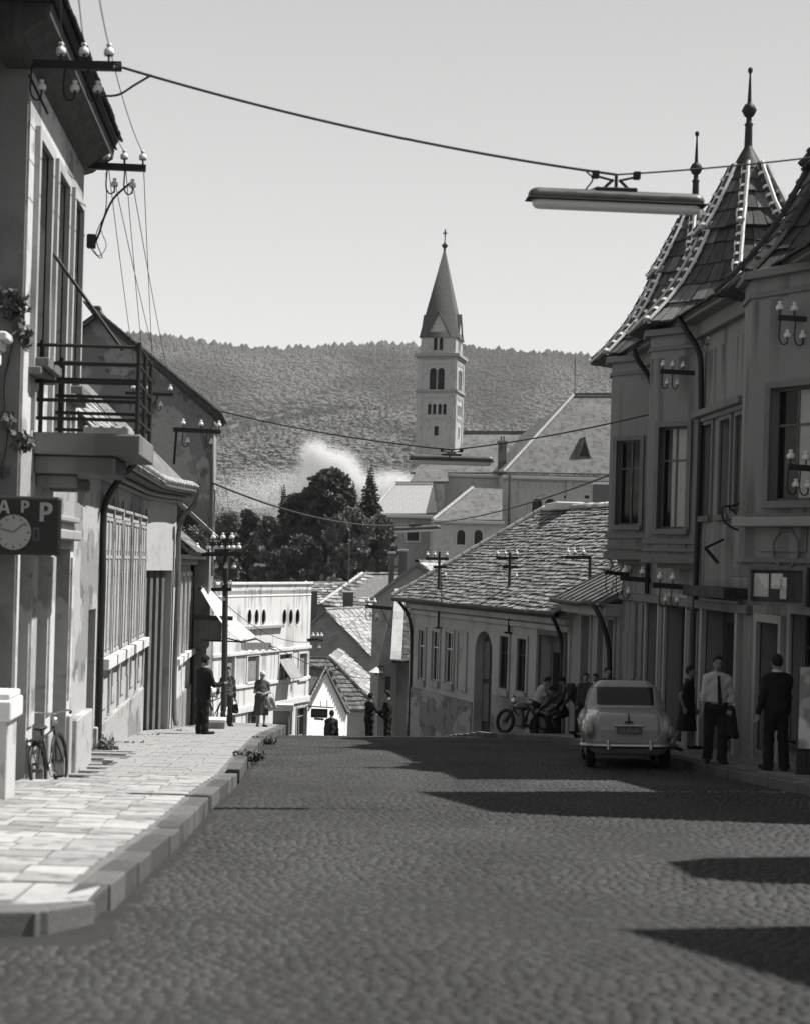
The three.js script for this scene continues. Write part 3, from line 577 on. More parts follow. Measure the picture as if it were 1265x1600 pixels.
// low house with five pale shutters and a curved eave
const low = thing('shuttered_house', 'long low house with pale closed shutters and curved gutter', 'house', V(-3.3, -2.4, -24));
{
  const h = low, F = frame([-3.3, 23.66], [-3.28, 35.2]), K = frame([-3.28, 35.2], [-2.75, 37.6]);
  const wins = [27.95, 29.45, 31.05, 32.85, 34.5].map((d) => ({ u0: d - 0.55 - 23.66, u1: d + 0.55 - 23.66, y0: -0.3, y1: 2.25 }));
  const door = { u0: 1.95, u1: 2.9, y0: -2.6, y1: 0.62 };
  wall(F, 0, F.L, -2.9, 3.0, [...wins, door], 0.4).build('wall', MT.plasterMid, h);
  const gate = { u0: 0.12, u1: K.L - 0.25, y0: -3.1, y1: 1.22 };
  wall(K, 0.0, K.L, -3.1, 3.0, [gate], 0.4).build('end_wall', mat(0.45, { tex: TX.plaster }), h);
  for (let u = gate.u0, i = 0; u < gate.u1 - 0.1; u += (gate.u1 - gate.u0) / 9, i++) new MB(K.M).box(u + 0.01, u + (gate.u1 - gate.u0) / 9 - 0.015, gate.y0, gate.y1, -0.3 + (i % 2) * 0.09, -0.2 + (i % 2) * 0.09).build('gate_plank', i % 2 ? MT.woodMid : MT.woodDark, h);
  const sh = mat(0.42, { tex: TX.wood, rough: 0.8 });
  wins.forEach((w) => {
    const o = windowAt(h, F, w, { depth: 0.24, frame: MT.trim, sill: 0.2, sillOut: 0.17, sillMat: MT.trimWhite, surround: 0.06, surroundOut: 0.02, surroundMat: mat(0.4, { tex: TX.plaster }) });
    const mid = (w.u0 + w.u1) / 2;
    shutterLeaf(o, F, { u0: w.u0 + 0.02, u1: mid - 0.005, y0: w.y0 + 0.02, y1: w.y1 - 0.02 }, sh, 0.005); shutterLeaf(o, F, { u0: mid + 0.005, u1: w.u1 - 0.02, y0: w.y0 + 0.02, y1: w.y1 - 0.02 }, sh, 0.005);
    new MB(F.M).rbox(w.u0 - 0.14, w.u1 + 0.14, w.y1 + 0.13, w.y1 + 0.2, -0.02, 0.07, 0.02).build('hood', MT.trim, o);
    for (const u of [w.u0 + 0.04, w.u1 - 0.04]) new MB(F.M).rbox(u - 0.06, u + 0.06, w.y0 - 0.62, w.y0 - 0.21, -0.02, 0.07, 0.02).build('bracket', MT.trim, o);
    new MB(F.M).rbox(w.u0 + 0.2, w.u1 - 0.2, w.y0 - 0.95, w.y0 - 0.4, -0.02, 0.035, 0.01).build('apron_panel', MT.plasterMid, o);
  });
  for (let i = 0; i <= 5; i++) { const u = [26.95, 28.7, 30.25, 31.95, 33.68, 35.14][i] - 23.66; new MB(F.M).box(u - 0.07, u + 0.07, -1.4, 2.62, 0, 0.045).build('lesene', MT.plasterMid, h); }
  const dd = new MB(F.M); dd.box(door.u0, door.u1, door.y0, door.y1, -0.38, -0.31); const dr = dd.build('door', MT.woodDark, h); new MB(F.M).rbox(door.u0 + 0.12, door.u1 - 0.12, -1.2, 0.4, -0.31, -0.285, 0.01).build('door_panel', MT.woodDark, dr); new MB(F.M).rod(V(door.u1 - 0.12, -1.0, -0.28), V(door.u1 - 0.12, -0.85, -0.28), 0.015).build('door_handle', MT.ironGrey, dr);
  new MB(F.M).rbox(0.02, 1.85, -2.9, -1.0, -0.02, 0.13, 0.03).build('plinth', mat(0.42, { tex: TX.peel }), h);
  new MB(F.M).rbox(3.0, F.L - 0.02, -3.0, -1.45, -0.02, 0.07, 0.03).build('plinth', mat(0.37, { tex: TX.peel, bump: 0.012 }), h);
  // cornice and curved gutter
  const line = (o, y) => [...span(0, 1, 6).map((t) => V(-3.3 + o, y, -lerp(24.2, 34.4, t))), V(-3.18 + o * 0.98, y, -35.6), V(-2.95 + o * 0.94, y, -36.7), V(-2.7 + o * 0.8, y, -37.6), V(-2.7 + o * 0.5, y, -38.2)];
  const cn = new MB();
  for (const [o, y, r] of [[0.04, 2.9, 0.05], [0.12, 3.0, 0.06]]) cn.tube(line(o, y), r, 40, 6);
  cn.build('cornice', MT.trim, h);
  const soff = new MB(); const L0 = line(0.4, 3.1), L1 = line(-0.3, 3.1);
  for (let i = 0; i < L0.length - 1; i++) soff.poly([L0[i], L0[i + 1], L1[i + 1], L1[i]], 0.05);
  soff.build('soffit', MT.woodMid, h);
  new MB().tube(line(0.44, 3.17), 0.07, 50, 8).build('gutter', MT.zinc, h);
  const roofPts = line(0.42, 3.2), rb = new MB();
  for (let i = 0; i < roofPts.length - 1; i++) { const a = roofPts[i], b = roofPts[i + 1]; rb.poly([a, b, V(-5.6, 6.3, lerp(b.z, -30, i > 6 ? 0.35 : 0)), V(-5.6, 6.3, lerp(a.z, -30, i > 6 ? 0.35 : 0))], 0.12); }
  rb.poly([V(-5.6, 6.3, -24.2), V(-5.6, 6.3, -35), V(-9, 3, -37), V(-9, 3, -24.2)], 0.12);
  const roof = rb.build('roof', MT.tiles[1], h);
  const lite = [0.34, 0.4, 0.46].map((v) => mat(v, { tex: TX.tile, bump: 0.004 }));
  tileSlope(roof, V(-2.88, 3.24, -24.1), V(0, 0, -1), V(-2.85, 3.06, 0), 11.4, 4.15, () => true, { w: 0.34, h: 0.36, mats: lite, single: 260, wave: 0.01 });
  const bead = new THREE.CylinderGeometry(0.06, 0.07, 0.2, 7, 1, false);
  for (let i = 0; i < 46; i++) { const k = i / 45, c = new THREE.CatmullRomCurve3(line(0.46, 3.3)), p = c.getPoint(k), t = c.getTangent(k), n = t.clone().cross(V(0, 1, 0)).normalize(); const m = shadowed(new THREE.Mesh(bead, lite[i % 3])); m.name = 'eave_tile'; m.position.copy(p).sub(h.position); m.quaternion.setFromUnitVectors(V(0, 1, 0), n.multiplyScalar(0.85).add(V(0, -0.5, 0)).normalize()); h.add(m); }
  new MB().box(-9, -8.6, -2.9, 3, -37.4, -23.7).box(-9, -3.0, -2.9, 3.0, -37.6, -37.3).build('rear_wall', MT.plasterDark, h);
  // downpipes
  new MB().tube([V(-2.7, 3.15, -26.6), V(-2.95, 2.9, -26.75), V(-3.2, 2.5, -26.85), V(-3.22, 1, -26.85), V(-3.22, -2, -26.85)], 0.055, 40, 8).build('downpipe', MT.iron, h);
  new MB().tube([V(-2.2, 3.15, -37.4), V(-2.3, 2.85, -37.4), V(-2.62, 2.45, -37.45), V(-2.66, 1, -37.45), V(-2.66, -2.3, -37.45), V(-2.6, -2.55, -37.4)], 0.06, 50, 8).build('downpipe', MT.zinc, h);
}
// small pale house next down the street
{
  const h = thing('small_house', 'small low house with tall narrow windows before the awning', 'house', V(-2.75, -3, -38));
  const F = frame([-2.78, 37.75], [-2.7, 44.0]);
  const wins = [1.1, 2.5, 3.9, 5.3].map((u) => ({ u0: u - 0.42, u1: u + 0.42, y0: -1.0, y1: 1.05 }));
  wall(F, 0, F.L, -3.9, 1.5, wins, 0.4).build('wall', MT.plasterPale, h);
  wins.forEach((w) => windowAt(h, F, w, { depth: 0.2, frame: MT.trimWhite, sill: 0.17, sillOut: 0.16, sillMat: MT.trimWhite, surround: 0.1, surroundMat: MT.trimWhite }));
  new MB(F.M).rbox(0, F.L, -3.9, -2.05, -0.02, 0.05, 0.02).build('plinth', MT.plasterGrey, h);
  new MB(F.M).rbox(-0.05, F.L + 0.1, 1.35, 1.5, -0.02, 0.2, 0.03).rbox(-0.05, F.L + 0.1, 1.5, 1.62, -0.3, 0.42, 0.03).build('cornice', MT.trim, h);
  const a = at(268, 868, 38), rb = new MB(); const e0 = V(-2.3, 1.66, -37.7), e1 = V(-2.22, 1.66, -44.1), r1 = V(-6, 4.6, -44.1), r0 = V(-6, 4.6, -37.7);
  rb.poly([e0, e1, r1, r0], 0.1); const roof = rb.build('roof', MT.tiles[1], h);
  tileSlope(roof, e0.clone().add(V(0, 0.03, 0)), V(0, 0, -1), r0.clone().sub(e0), 6.4, 4.7, () => true, { w: 0.26, h: 0.28, mats: MT.tiles, single: 60 });
  new MB().box(-8, -7.6, -3.9, 1.5, -44, -37.7).build('rear_wall', MT.plasterDark, h);
  new MB().tube([V(-2.35, 1.5, -43.6), V(-2.5, 1.2, -43.7), V(-2.62, 0.8, -43.75), V(-2.62, -3.3, -43.75)], 0.055, 30, 8).build('downpipe', MT.iron, h);
}
{
  const t = thing('roof_weeds', 'dry weeds growing on the low roof behind the insulators', 'weeds', at(305, 862, 42.5)), f = new MB();
  for (let i = 0; i < 60; i++) { const b = at(rr(288, 326), 866, 42.5), s = b.clone().add(V(rr(-0.15, 0.15), rr(0.25, 0.75), rr(-0.1, 0.1))); f.rod(b, s, 0.006, 0.003, 3); leafCloud(f, s, 0.09, 7, 0.05); }
  f.build('stalks', leafMat[3], t);
}
// tall house with the big shaded gable
{
  const h = thing('gable_house', 'tall house showing a large shaded gable with tiled verge', 'house', V(-2.3, -3.9, -44.4));
  const gableM = mat(0.3, { tex: TX.peel, bump: 0.012 }), D = 44.4, G = frame([-9.3, D], [-2.3, D]), pk = at(152, 490, D), ev = at(343, 640, D), off = 9.3;
  wall(G, 0, 7, -4.2, 0, [], 0.4, 0, [[7, ev.y - 0.25], [pk.x + off, pk.y - 0.12], [0, ev.y - 0.25]]).build('gable_wall', gableM, h);
  const S = frame([-2.3, D + 0.004], [-2.3, 47.8]);
  const wins = [1.3].map((u) => ({ u0: u, u1: u + 0.9, y0: 1.6, y1: 3.6 }));
  wall(S, 0.0, S.L, -4.6, ev.y - 0.3, wins, 0.4).build('street_wall', gableM, h);
  wins.forEach((w) => windowAt(h, S, w, { surround: 0.1 }));
  const back = -47.9, rb = new MB(), e0 = V(ev.x, ev.y - 0.12, -D + 0.3), e1 = V(ev.x, ev.y - 0.12, back), r0 = V(pk.x, pk.y, -D + 0.3), r1 = V(pk.x, pk.y, back);
  rb.poly([e0, e1, r1, r0], 0.12); rb.poly([r0, r1, V(2 * pk.x - ev.x, ev.y - 0.12, back), V(2 * pk.x - ev.x, ev.y - 0.12, -D + 0.3)], 0.12);
  const roof = rb.build('roof', MT.tilesDark[3], h);
  tileSlope(roof, e0.clone(), V(0, 0, -1), r0.clone().sub(e0), 3.6, 5.2, () => true, { w: 0.22, h: 0.26, mats: MT.tiles, single: 0 });
  const dir = r0.clone().sub(e0), n = 24;
  for (let i = 0; i < n; i++) { const m = shadowed(new THREE.Mesh(unit, MT.tiles[2 + Math.floor(rnd() * 2)])); m.name = 'verge_tile'; m.position.copy(e0).addScaledVector(dir, (i + 0.5) / n).add(V(0, 0.06, 0.06)).sub(h.position); m.rotation.z = Math.atan2(dir.y, dir.x) + Math.PI + 0.08; m.scale.set(dir.length() / n * 1.15, 0.035, 0.3); h.add(m); }
  ridge(h, r0.clone().add(V(0, 0.02, 0)), r1.clone().add(V(0, 0.02, 0)), 0.4, 0.12, MT.tiles);
  new MB().rbox(pk.x - 0.13, pk.x + 0.13, pk.y, pk.y + 0.2, -D - 0.1, -D + 0.25, 0.06).build('finial', MT.tilesDark[3], h);
  // lean-to roof edge against the gable
  const l0 = at(268, 770, 43.6), l1 = at(341, 838, 43.6); new MB().poly([V(l1.x, l1.y, -43), V(l1.x, l1.y, -44.35), V(l0.x, l0.y, -44.35), V(l0.x, l0.y, -43)], 0.1).build('lean_to_roof', MT.tiles[2], h);
  const wr = at(335, 850, 43.6); new MB().box(-2.6, wr.x - 0.1, -1, wr.y - 0.15, -44.35, -43.1).build('lean_to_wall', MT.plasterDim, h);
  new MB().rod(at(331, 668, 44.2), at(331, 900, 44.2), 0.06).build('downpipe', MT.ironGrey, h);
}
// canvas awning over the pavement
{
  const t = thing('awning', 'pale sunlit canvas awning sloping over the left pavement', 'awning', V(-2.3, -0.5, -43.5));
  const rows = 14, cols = 8, pos = [], idx = [];
  for (let i = 0; i <= rows; i++) for (let j = 0; j <= cols; j++) {
    const s = i / rows, k = j / cols, a = at(lerp(313, 323, k), lerp(920, 908, k), lerp(42.2, 44.6, k)), b = at(lerp(377, 400, k), lerp(1001, 996, k), lerp(42.2, 44.6, k));
    const p = a.lerp(b, s); p.y -= 0.16 * Math.sin(Math.PI * s) + 0.05 * Math.sin(k * 9 + s * 3) * s; pos.push(p.x, p.y, p.z);
  }
  for (let i = 0; i < rows; i++) for (let j = 0; j < cols; j++) { const a = i * (cols + 1) + j; idx.push(a, a + cols + 1, a + 1, a + 1, a + cols + 1, a + cols + 2); }
  const g = new THREE.BufferGeometry(); g.setAttribute('position', new THREE.Float32BufferAttribute(pos, 3)); g.setIndex(idx); g.computeVertexNormals();
  const g2 = g.clone(); g2.translate(0, -0.012, 0);
  new MB().add(g).add(g2).build('canvas', mat(0.55, { tex: TX.cloth, side: true, bump: 0.002 }), t);
  const bar = new MB(); bar.rod(at(377, 1003, 42.2), at(400, 998, 44.6), 0.03).rod(at(313, 920, 42.2), at(323, 908, 44.6), 0.04); bar.build('roller_bar', MT.iron, t);
  for (const [x0, y0, x1, y1, d] of [[314, 1000, 377, 1003, 42.3], [325, 990, 432, 1016, 44.5], [400, 998, 428, 1012, 44.4]]) new MB().rod(at(x0, y0, d), at(x1, y1, d), 0.02).build('arm', MT.iron, t);
  const v = new MB(); for (let k = 0; k < 9; k++) { const q = (t) => at(lerp(377, 424, t), lerp(1004, 1004, t), lerp(42.2, 44.6, t)), a = q(k / 9), b = q((k + 0.9) / 9); v.poly([a, b, b.clone().add(V(0.02, -0.2 - (k % 2) * 0.03, 0)), a.clone().add(V(0.02, -0.2 - (k % 2) * 0.03, 0))], 0.01); }
  v.build('valance', mat(0.16, { tex: TX.cloth }), t);
}
{
  const t = thing('shop_board', 'dark shop board hanging under the awning beside the small house', 'sign', at(325, 985, 42.6));
  const a = at(304, 968, 42.6), b = at(346, 1003, 42.6);
  new MB().rbox(a.x, b.x, b.y, a.y, -42.66, -42.6, 0.01).build('board', MT.woodMid, t);
  new MB().rbox(a.x - 0.05, b.x + 0.3, a.y, a.y + 0.12, -42.7, -42.56, 0.01).build('rail', MT.woodDark, t);
}
// clock sign
const font = await new FontLoader().loadAsync('fonts/droid/droid_sans_bold.typeface.json');
function letters(text, size, depth, m, parent, name, place) {
  const g = new TextGeometry(text, { font, size, depth, curveSegments: 6, bevelEnabled: false }); g.computeBoundingBox();
  const c = (g.boundingBox.max.x + g.boundingBox.min.x) / 2; g.translate(-c, 0, 0);
  return new MB(place).add(g).build(name, m, parent);
}
{
  const D = 18.2, c = at(34, 820, D), s = D / LENS, t = thing('clock_sign', 'black shop sign with round clock and pale letters', 'sign', c.clone());
  const M = new THREE.Matrix4().makeRotationZ(0.004).setPosition(c);
  const X = (px) => (px - 34) * s, Y = (py) => (820 - py) * s;
  new MB(M).rbox(X(-46), X(95), Y(867), Y(775), -0.1, 0, 0.045, 2).build('panel', mat(0.02, { rough: 0.5 }), t);
  const pale = mat(0.3, { rough: 0.6 });
  const put = (ch, px, py, size) => letters(ch, size * s, 0.012, pale, t, 'letter', M.clone().multiply(new THREE.Matrix4().makeTranslation(X(px), Y(py), 0.001)));
  put('A', 6, 803, 21); put('P', 39, 801, 19); put('P', 72, 814, 30);
  const face = new MB(M); face.add(new THREE.CylinderGeometry(27.5 * s, 27.5 * s, 0.03, 40).rotateX(Math.PI / 2), new THREE.Matrix4().makeTranslation(X(22), Y(832), 0.006));
  const f = face.build('clock_face', mat(0.34, { rough: 0.5, tex: TX.plaster, bump: 0 }), t), dk = mat(0.06);
  const hand = (px, py, w) => new MB(M).beam(V(X(22), Y(832), 0.03), V(X(px), Y(py), 0.03), w, 0.006).build('clock_hand', dk, f);
  hand(41, 816, 0.014); hand(2, 827, 0.018);
  for (let k = 0; k < 12; k++) new MB(M.clone().multiply(new THREE.Matrix4().makeTranslation(X(22), Y(832), 0)).multiply(new THREE.Matrix4().makeRotationZ(k * Math.PI / 6))).box(-0.008, 0.008, 23 * s - 0.015, 23 * s + (k % 3 ? 0.005 : 0.02), 0.022, 0.026).build('hour_mark', dk, f);
  const q = new MB(M), sq = (a, b, e, g2) => q.box(X(a), X(b), Y(g2), Y(e), 0.001, 0.006); sq(52, 62, 824, 827); sq(52, 62, 841, 844); sq(52, 54.5, 827, 841); sq(59.5, 62, 827, 841); q.build('emblem', mat(0.09), t);
  new MB().rod(at(-20, 780, 18.26), at(-20, 760, 18.3), 0.02).rod(V(-3.7, at(0, 790, 18.3).y, -18.25), V(-3.7, at(0, 790, 18.3).y, -18.8), 0.025).rod(V(-3.7, at(0, 850, 18.3).y, -18.25), V(-3.7, at(0, 850, 18.3).y, -18.8), 0.025).build('mounting', MT.iron, t);
}
// flat roofed white building lower down, turned towards the sun
{
  const A = [-3.55, 75.3], B = [1.36, 86], F = frame(A, B), h = thing('flat_roofed_building', 'white flat roofed building with oval windows below the crest', 'building', V(A[0], -12, -A[1]));
  const yT = at(487, 913, 86).y, R = (a, b, c, d, o) => ({ ...rect(F, a, b, c, d), ...o });
  const ovals = [386, 397, 408, 440.5, 450.5, 461].map((x) => R(x + 0.5, 952, x + 7, 977, { oval: true }));
  const mids = [[352, 1026, 366, 1062], [386, 1025, 404, 1064], [436, 1022, 455, 1062], [467, 1021, 479, 1060]].map((a) => R(...a));
  const lows = [[352, 1112, 366, 1146], [386, 1108, 404, 1146], [430, 1110, 455, 1150], [463, 1106, 478, 1150]].map((a) => R(...a));
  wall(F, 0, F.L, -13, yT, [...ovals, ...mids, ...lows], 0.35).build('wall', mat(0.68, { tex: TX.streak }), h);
  ovals.forEach((o) => { const w = windowAt(h, F, o, { depth: 0.06, cols: 1, rows: [], sill: 0, bar: 0.04, frame: MT.woodDark }); ring(F, o, 0.06, -0.01, 0.02).build('rim', MT.trimWhite, w); });
  const blind = mat(0.3, { tex: TX.wood });
  mids.forEach((m, i) => { const w = windowAt(h, F, m, { depth: 0.14, surround: 0.1, surroundMat: MT.trimWhite, sill: 0.14, sillMat: MT.trimWhite }); if (i !== 2) { const f = new MB(F.M); for (let y = m.y0 + 0.06; y < m.y1; y += 0.09) f.box(m.u0 + 0.02, m.u1 - 0.02, y, y + 0.08, -0.12, -0.1); f.build('roller_blind', blind, w); } else { const b = new MB(F.M); b.poly([V(m.u0, m.y0 + 0.15, 0.75), V(m.u1, m.y0 + 0.15, 0.75), V(m.u1, m.y1 - 0.25, -0.02), V(m.u0, m.y1 - 0.25, -0.02)], 0.05); b.build('tilted_blind', blind, w); } });
  lows.forEach((m) => windowAt(h, F, m, { depth: 0.16, surround: 0.08 }));
  const band = (y0, y1, z, m = MT.trimWhite) => new MB(F.M).rbox(-0.1, F.L + z * 0.8, y0, y1, -0.02, z, 0.02).build('string_course', m, h);
  const cy = hit(F, 420, 1018)[1], sy = hit(F, 420, 1067)[1], by = hit(F, 420, 1102)[1];
  band(cy - 0.05, cy + 0.12, 0.1); band(sy - 0.08, sy + 0.08, 0.08); band(by - 0.16, by + 0.16, 0.1); band(yT - 0.62, yT - 0.55, 0.03); band(yT + 0.003, yT + 0.14, 0.09);
  const l0 = hit(F, 380, 981), l1 = hit(F, 440, 980); new MB(F.M).rbox(l0[0], l1[0], l0[1] - 0.1, l0[1] + 0.06, -0.02, 0.2, 0.02).build('ledge', MT.trim, h);
  // sides, roof, corner pilaster
  const back = F.n.clone().multiplyScalar(-9), M = new MB(), a = V(A[0], 0, -A[1]), b = V(B[0], 0, -B[1]);
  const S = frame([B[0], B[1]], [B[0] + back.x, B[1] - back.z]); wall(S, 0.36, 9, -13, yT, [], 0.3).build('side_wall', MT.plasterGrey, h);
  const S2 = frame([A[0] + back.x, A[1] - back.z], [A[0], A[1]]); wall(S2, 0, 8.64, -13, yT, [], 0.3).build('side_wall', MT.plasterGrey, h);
  M.poly([a.clone().setY(yT - 0.3), b.clone().setY(yT - 0.3), b.clone().add(back).setY(yT - 0.3), a.clone().add(back).setY(yT - 0.3)], 0.2); M.build('flat_roof', MT.stone, h);
}
// low parapet at the end of the left pavement
{
  const t = thing('parapet_wall', 'low pale coping ledge behind the woman at the crest', 'wall', at(440, 1140, 46.5));
  const a = at(427, 1103, 46.3), b = at(500, 1103, 50);
  new MB().rbox(a.x, a.x + 0.5, -4.6, a.y - 0.14, -46.6, -46.3, 0.02).build('pier', MT.plasterGrey, t);
  new MB().rbox(a.x - 0.06, a.x + 0.62, a.y - 0.14, a.y + 0.06, -46.7, -46.2, 0.02).build('coping', MT.trimWhite, t);
  new MB().rbox(-2.5, a.x, -4.6, -3.42, -46.55, -46.35, 0.02).build('panel', MT.stoneDark, t);
}
{
  const t = thing('stone_step', 'pale stone step box on the pavement at the awning pole', 'step', at(345, 1140, 39));
  const a = at(325, 1125, 39.2), b = at(351, 1139, 39.2);
  new MB().rbox(a.x, b.x, b.y - 0.1, a.y - 0.06, -39.8, -39.2, 0.02).build('block', MT.plasterGrey, t); new MB().rbox(a.x - 0.02, b.x + 0.02, a.y - 0.06, a.y + 0.02, -39.85, -39.15, 0.015).build('slab', MT.trimWhite, t);
}
// ---------------------------------------------------------------- roofs of the lower town
const quadSlope = (parent, e0, e1, r0, r1, t) => {      // tiles between an eave e0-e1 and a ridge r0-r1
  const u = e1.clone().sub(e0), L = u.length(); u.normalize();
  const up = r0.clone().sub(e0), v = up.clone().addScaledVector(u, -up.dot(u)), H = v.length(); v.normalize();
  const a0 = r0.clone().sub(e0).dot(u), a1 = r1.clone().sub(e0).dot(u), lo = Math.min(0, a0), hi = Math.max(L, a1);
  tileSlope(parent, e0.clone().addScaledVector(u, lo), u, v, hi - lo, H, (a, b) => { const x = a + lo, k = b / H; return k < 1 && x > lerp(0, a0, k) && x < lerp(L, a1, k); }, t);
};
const farTiles = { w: 0.3, h: 0.34, mats: [0.2, 0.27, 0.36, 0.46].map((v) => mat(v, { tex: TX.tile, bump: 0 })), t: 0.05, lean: 0.07, jit: 0.03 };
// gabled house: gable corners as [px, py] on one distance, depth along a direction
function gabled(name, label, d, apex, eaveL, eaveR, back, base, o = {}) {
  const dl = d - (o.turn ?? 0), dr = d + (o.turn ?? 0), pk = at(...apex, d), l = at(...eaveL, dl), r = at(...eaveR, dr), b = V(back[0], 0, -back[1]), h = thing(name, label, 'house', V(pk.x, base, -d));
  const G = frame([l.x, dl], [r.x, dr]), wallW = G.L;
  wall(G, 0.15, wallW - 0.15, base, 0, [], 0.3, 0, [[wallW - 0.15, r.y - 0.1], [wallW * (pk.x - l.x) / (r.x - l.x), pk.y - 0.12], [0.15, l.y - 0.1]]).build('gable_wall', o.wall ?? MT.plasterDark, h);
  const f = G.n.clone().multiplyScalar(0.25), R = new MB();
  const e0 = r.clone().add(f), e1 = r.clone().add(b), k0 = pk.clone().add(f), k1 = pk.clone().add(b), m0 = l.clone().add(f), m1 = l.clone().add(b);
  R.poly([e0, e1, k1, k0], 0.12).poly([k0, k1, m1, m0], 0.12);
  const roof = R.build('roof', MT.tiles[1], h);
  quadSlope(roof, e0, e1, k0, k1, { ...farTiles, ...(o.tiles ?? {}) });
  ridge(h, k0, k1, 0.45, 0.12, MT.tiles);
  new MB().poly([r.clone().setY(base), e1.clone().add(V(-0.15, -0.1 - base * 0 , 0)).setY(base), e1.clone().setY(r.y - 0.1), r.clone().setY(r.y - 0.1)], 0.3).build('side_wall', o.side ?? MT.plasterGrey, h);
  if (o.verge) for (const [p, q, nm] of [[r, pk], [l, pk]]) { const n = 12, dv = q.clone().sub(p); for (let i = 0; i < n; i++) { const m = shadowed(new THREE.Mesh(unit, o.verge)); m.name = 'verge_tile'; m.position.copy(p).addScaledVector(dv, (i + 0.5) / n).add(V(0, 0.08, 0.2)).sub(h.position); m.rotation.z = Math.atan2(dv.y, dv.x); m.scale.set(dv.length() / n * 1.08, 0.06, 0.4); h.add(m); } }
  return h;
}
const brick = mat(0.12, { tex: TX.stone });
function chimney(px, y0, y1, d, w, label, pots = 0) {
  const a = at(px - w / 2, y0, d), b = at(px + w / 2, y1, d), t = thing('chimney', label, 'chimney', V((a.x + b.x) / 2, b.y, -d), 'chimneys of the lower town');
  new MB().box(a.x, b.x, b.y - 0.8, a.y - 0.12, -d - (b.x - a.x), -d).build('shaft', brick, t);
  new MB().rbox(a.x - 0.07, b.x + 0.07, a.y - 0.12, a.y, -d - (b.x - a.x) - 0.07, -d + 0.07, 0.02).build('cap', MT.stone, t);
  for (let i = 0; i < pots; i++) { const x = lerp(a.x, b.x, (i + 0.5) / pots); new MB().rod(V(x, a.y, -d - 0.2), V(x, a.y + 0.5, -d - 0.2), 0.09, 0.07).build('pot', MT.tilesDark[2], t); }
}
gabled('dark_gable_house', 'house with a wide shaded gable and sunlit tiled roof', 110, [507, 952], [415, 1040], [601, 1048], [5.2, 11], -13.5, { wall: MT.plasterGrey });
gabled('small_white_gable_house', 'tiny brilliant white gabled house behind the hotel sign', 92, [508.5, 1045], [474, 1113], [543, 1113], [-3.6, 2.7], -13, { turn: 1.7, wall: mat(0.85), verge: mat(0.8), side: mat(0.75) }).children[0].name = 'gable_wall';
// hipped red roof in front of the dark gable
{
  const h = thing('hipped_house', 'low house with ribbed hipped tile roof beside the white gable', 'house', V(3, -13.3, -100));
  const e0 = at(462, 1108, 97), e1 = at(590, 1108, 97), k0 = at(440, 1029, 101), k1 = at(514, 1029, 101), b1 = at(606, 1082, 106), kb = at(530, 1030, 108);
  const R = new MB(); R.poly([e0, e1, k1, k0], 0.12).poly([e1, b1, kb, k1], 0.12); const roof = R.build('roof', MT.tiles[0], h);
  const bold = { ...farTiles, h: 0.42, w: 0.36, t: 0.08, lean: 0.12 };
  quadSlope(roof, e0, e1, k0, k1, { ...bold, mats: [0.12, 0.16, 0.2].map((v) => mat(v, { tex: TX.tile })), single: 150 }); quadSlope(roof, e1, b1, k1, kb, bold);
  ridge(h, e1.clone().add(V(0, 0.05, 0)), k1.clone().add(V(0, 0.05, 0)), 0.5, 0.14, MT.tilesDark); ridge(h, k0, k1, 0.5, 0.14, MT.tilesDark);
  const w = new MB(); w.box(e0.x + 0.3, e1.x - 0.3, -13.3, e0.y - 0.1, -97.7, -97.3).box(e1.x - 0.6, e1.x - 0.3, -13.3, e1.y - 0.1, -105, -97.71); w.build('wall', MT.plasterGrey, h);
}
// brick-patterned roofs further back
function hipRoof(name, label, e0, e1, k0, k1, base, tiles, hipL) {
  const h = thing(name, label, 'house', V((e0.x + e1.x) / 2, base, e0.z));
  const back = V(0, 0, 2 * (k0.z - e0.z)), R = new MB();
  R.poly([e0, e1, k1, k0], 0.12); R.poly([k0, k1, e1.clone().add(back), e0.clone().add(back)], 0.12); if (hipL) R.poly([e0.clone().add(back), e0, k0], 0.12);
  const roof = R.build('roof', MT.tiles[1], h); quadSlope(roof, e0, e1, k0, k1, tiles);
  ridge(h, e0.clone().add(V(0, 0.06, 0.03)), k0.clone().add(V(0, 0.06, 0)), 0.5, 0.15, [MT.mortar]); ridge(h, k0, k1, 0.5, 0.14, MT.tiles);
  new MB().box(e0.x + 0.4, e1.x - 0.4, base, e0.y - 0.05, e0.z - 0.6, e0.z - 0.3).build('wall', MT.plasterDim, h);
  return h;
}
const coarse = { w: 0.5, h: 0.5, t: 0.09, lean: 0.13, jit: 0.05, mats: [0.12, 0.2, 0.32, 0.45].map((v) => mat(v, { tex: TX.tile, bump: 0 })) };
hipRoof('back_roof_house', 'house with rough hipped tile roof rising behind the dark gable', at(500, 944, 128), at(640, 960, 128), at(566, 897, 132), at(640, 897, 132), -13.5, { ...coarse, single: 120 }, true);
hipRoof('far_roof_house', 'long far roof with pale ridge right of the flat roofed building', at(470, 945, 140), at(570, 945, 140), at(478, 911, 144), at(570, 912, 144), -13.5, { ...coarse, single: 60 });
gabled('grey_gable_house', 'house with plain grey gable under a sunlit roof before the church', 78, [650, 878], [578, 935], [716, 925], [2.4, 6.5], -9, { wall: MT.plasterGrey, tiles: { mats: [0.42, 0.5].map((v) => mat(v, { tex: TX.tile })), w: 0.25, h: 0.28 } });
chimney(490, 922, 960, 124, 11, 'dark square chimney at the corner of the flat roofed building');
chimney(544, 924, 948, 126, 15, 'wide brick chimney on the rough hipped roof');
chimney(612, 862, 905, 82, 7, 'slim chimney left of the pair behind the grey gable');
chimney(629, 858, 895, 82, 10, 'broader chimney of the pair behind the grey gable');
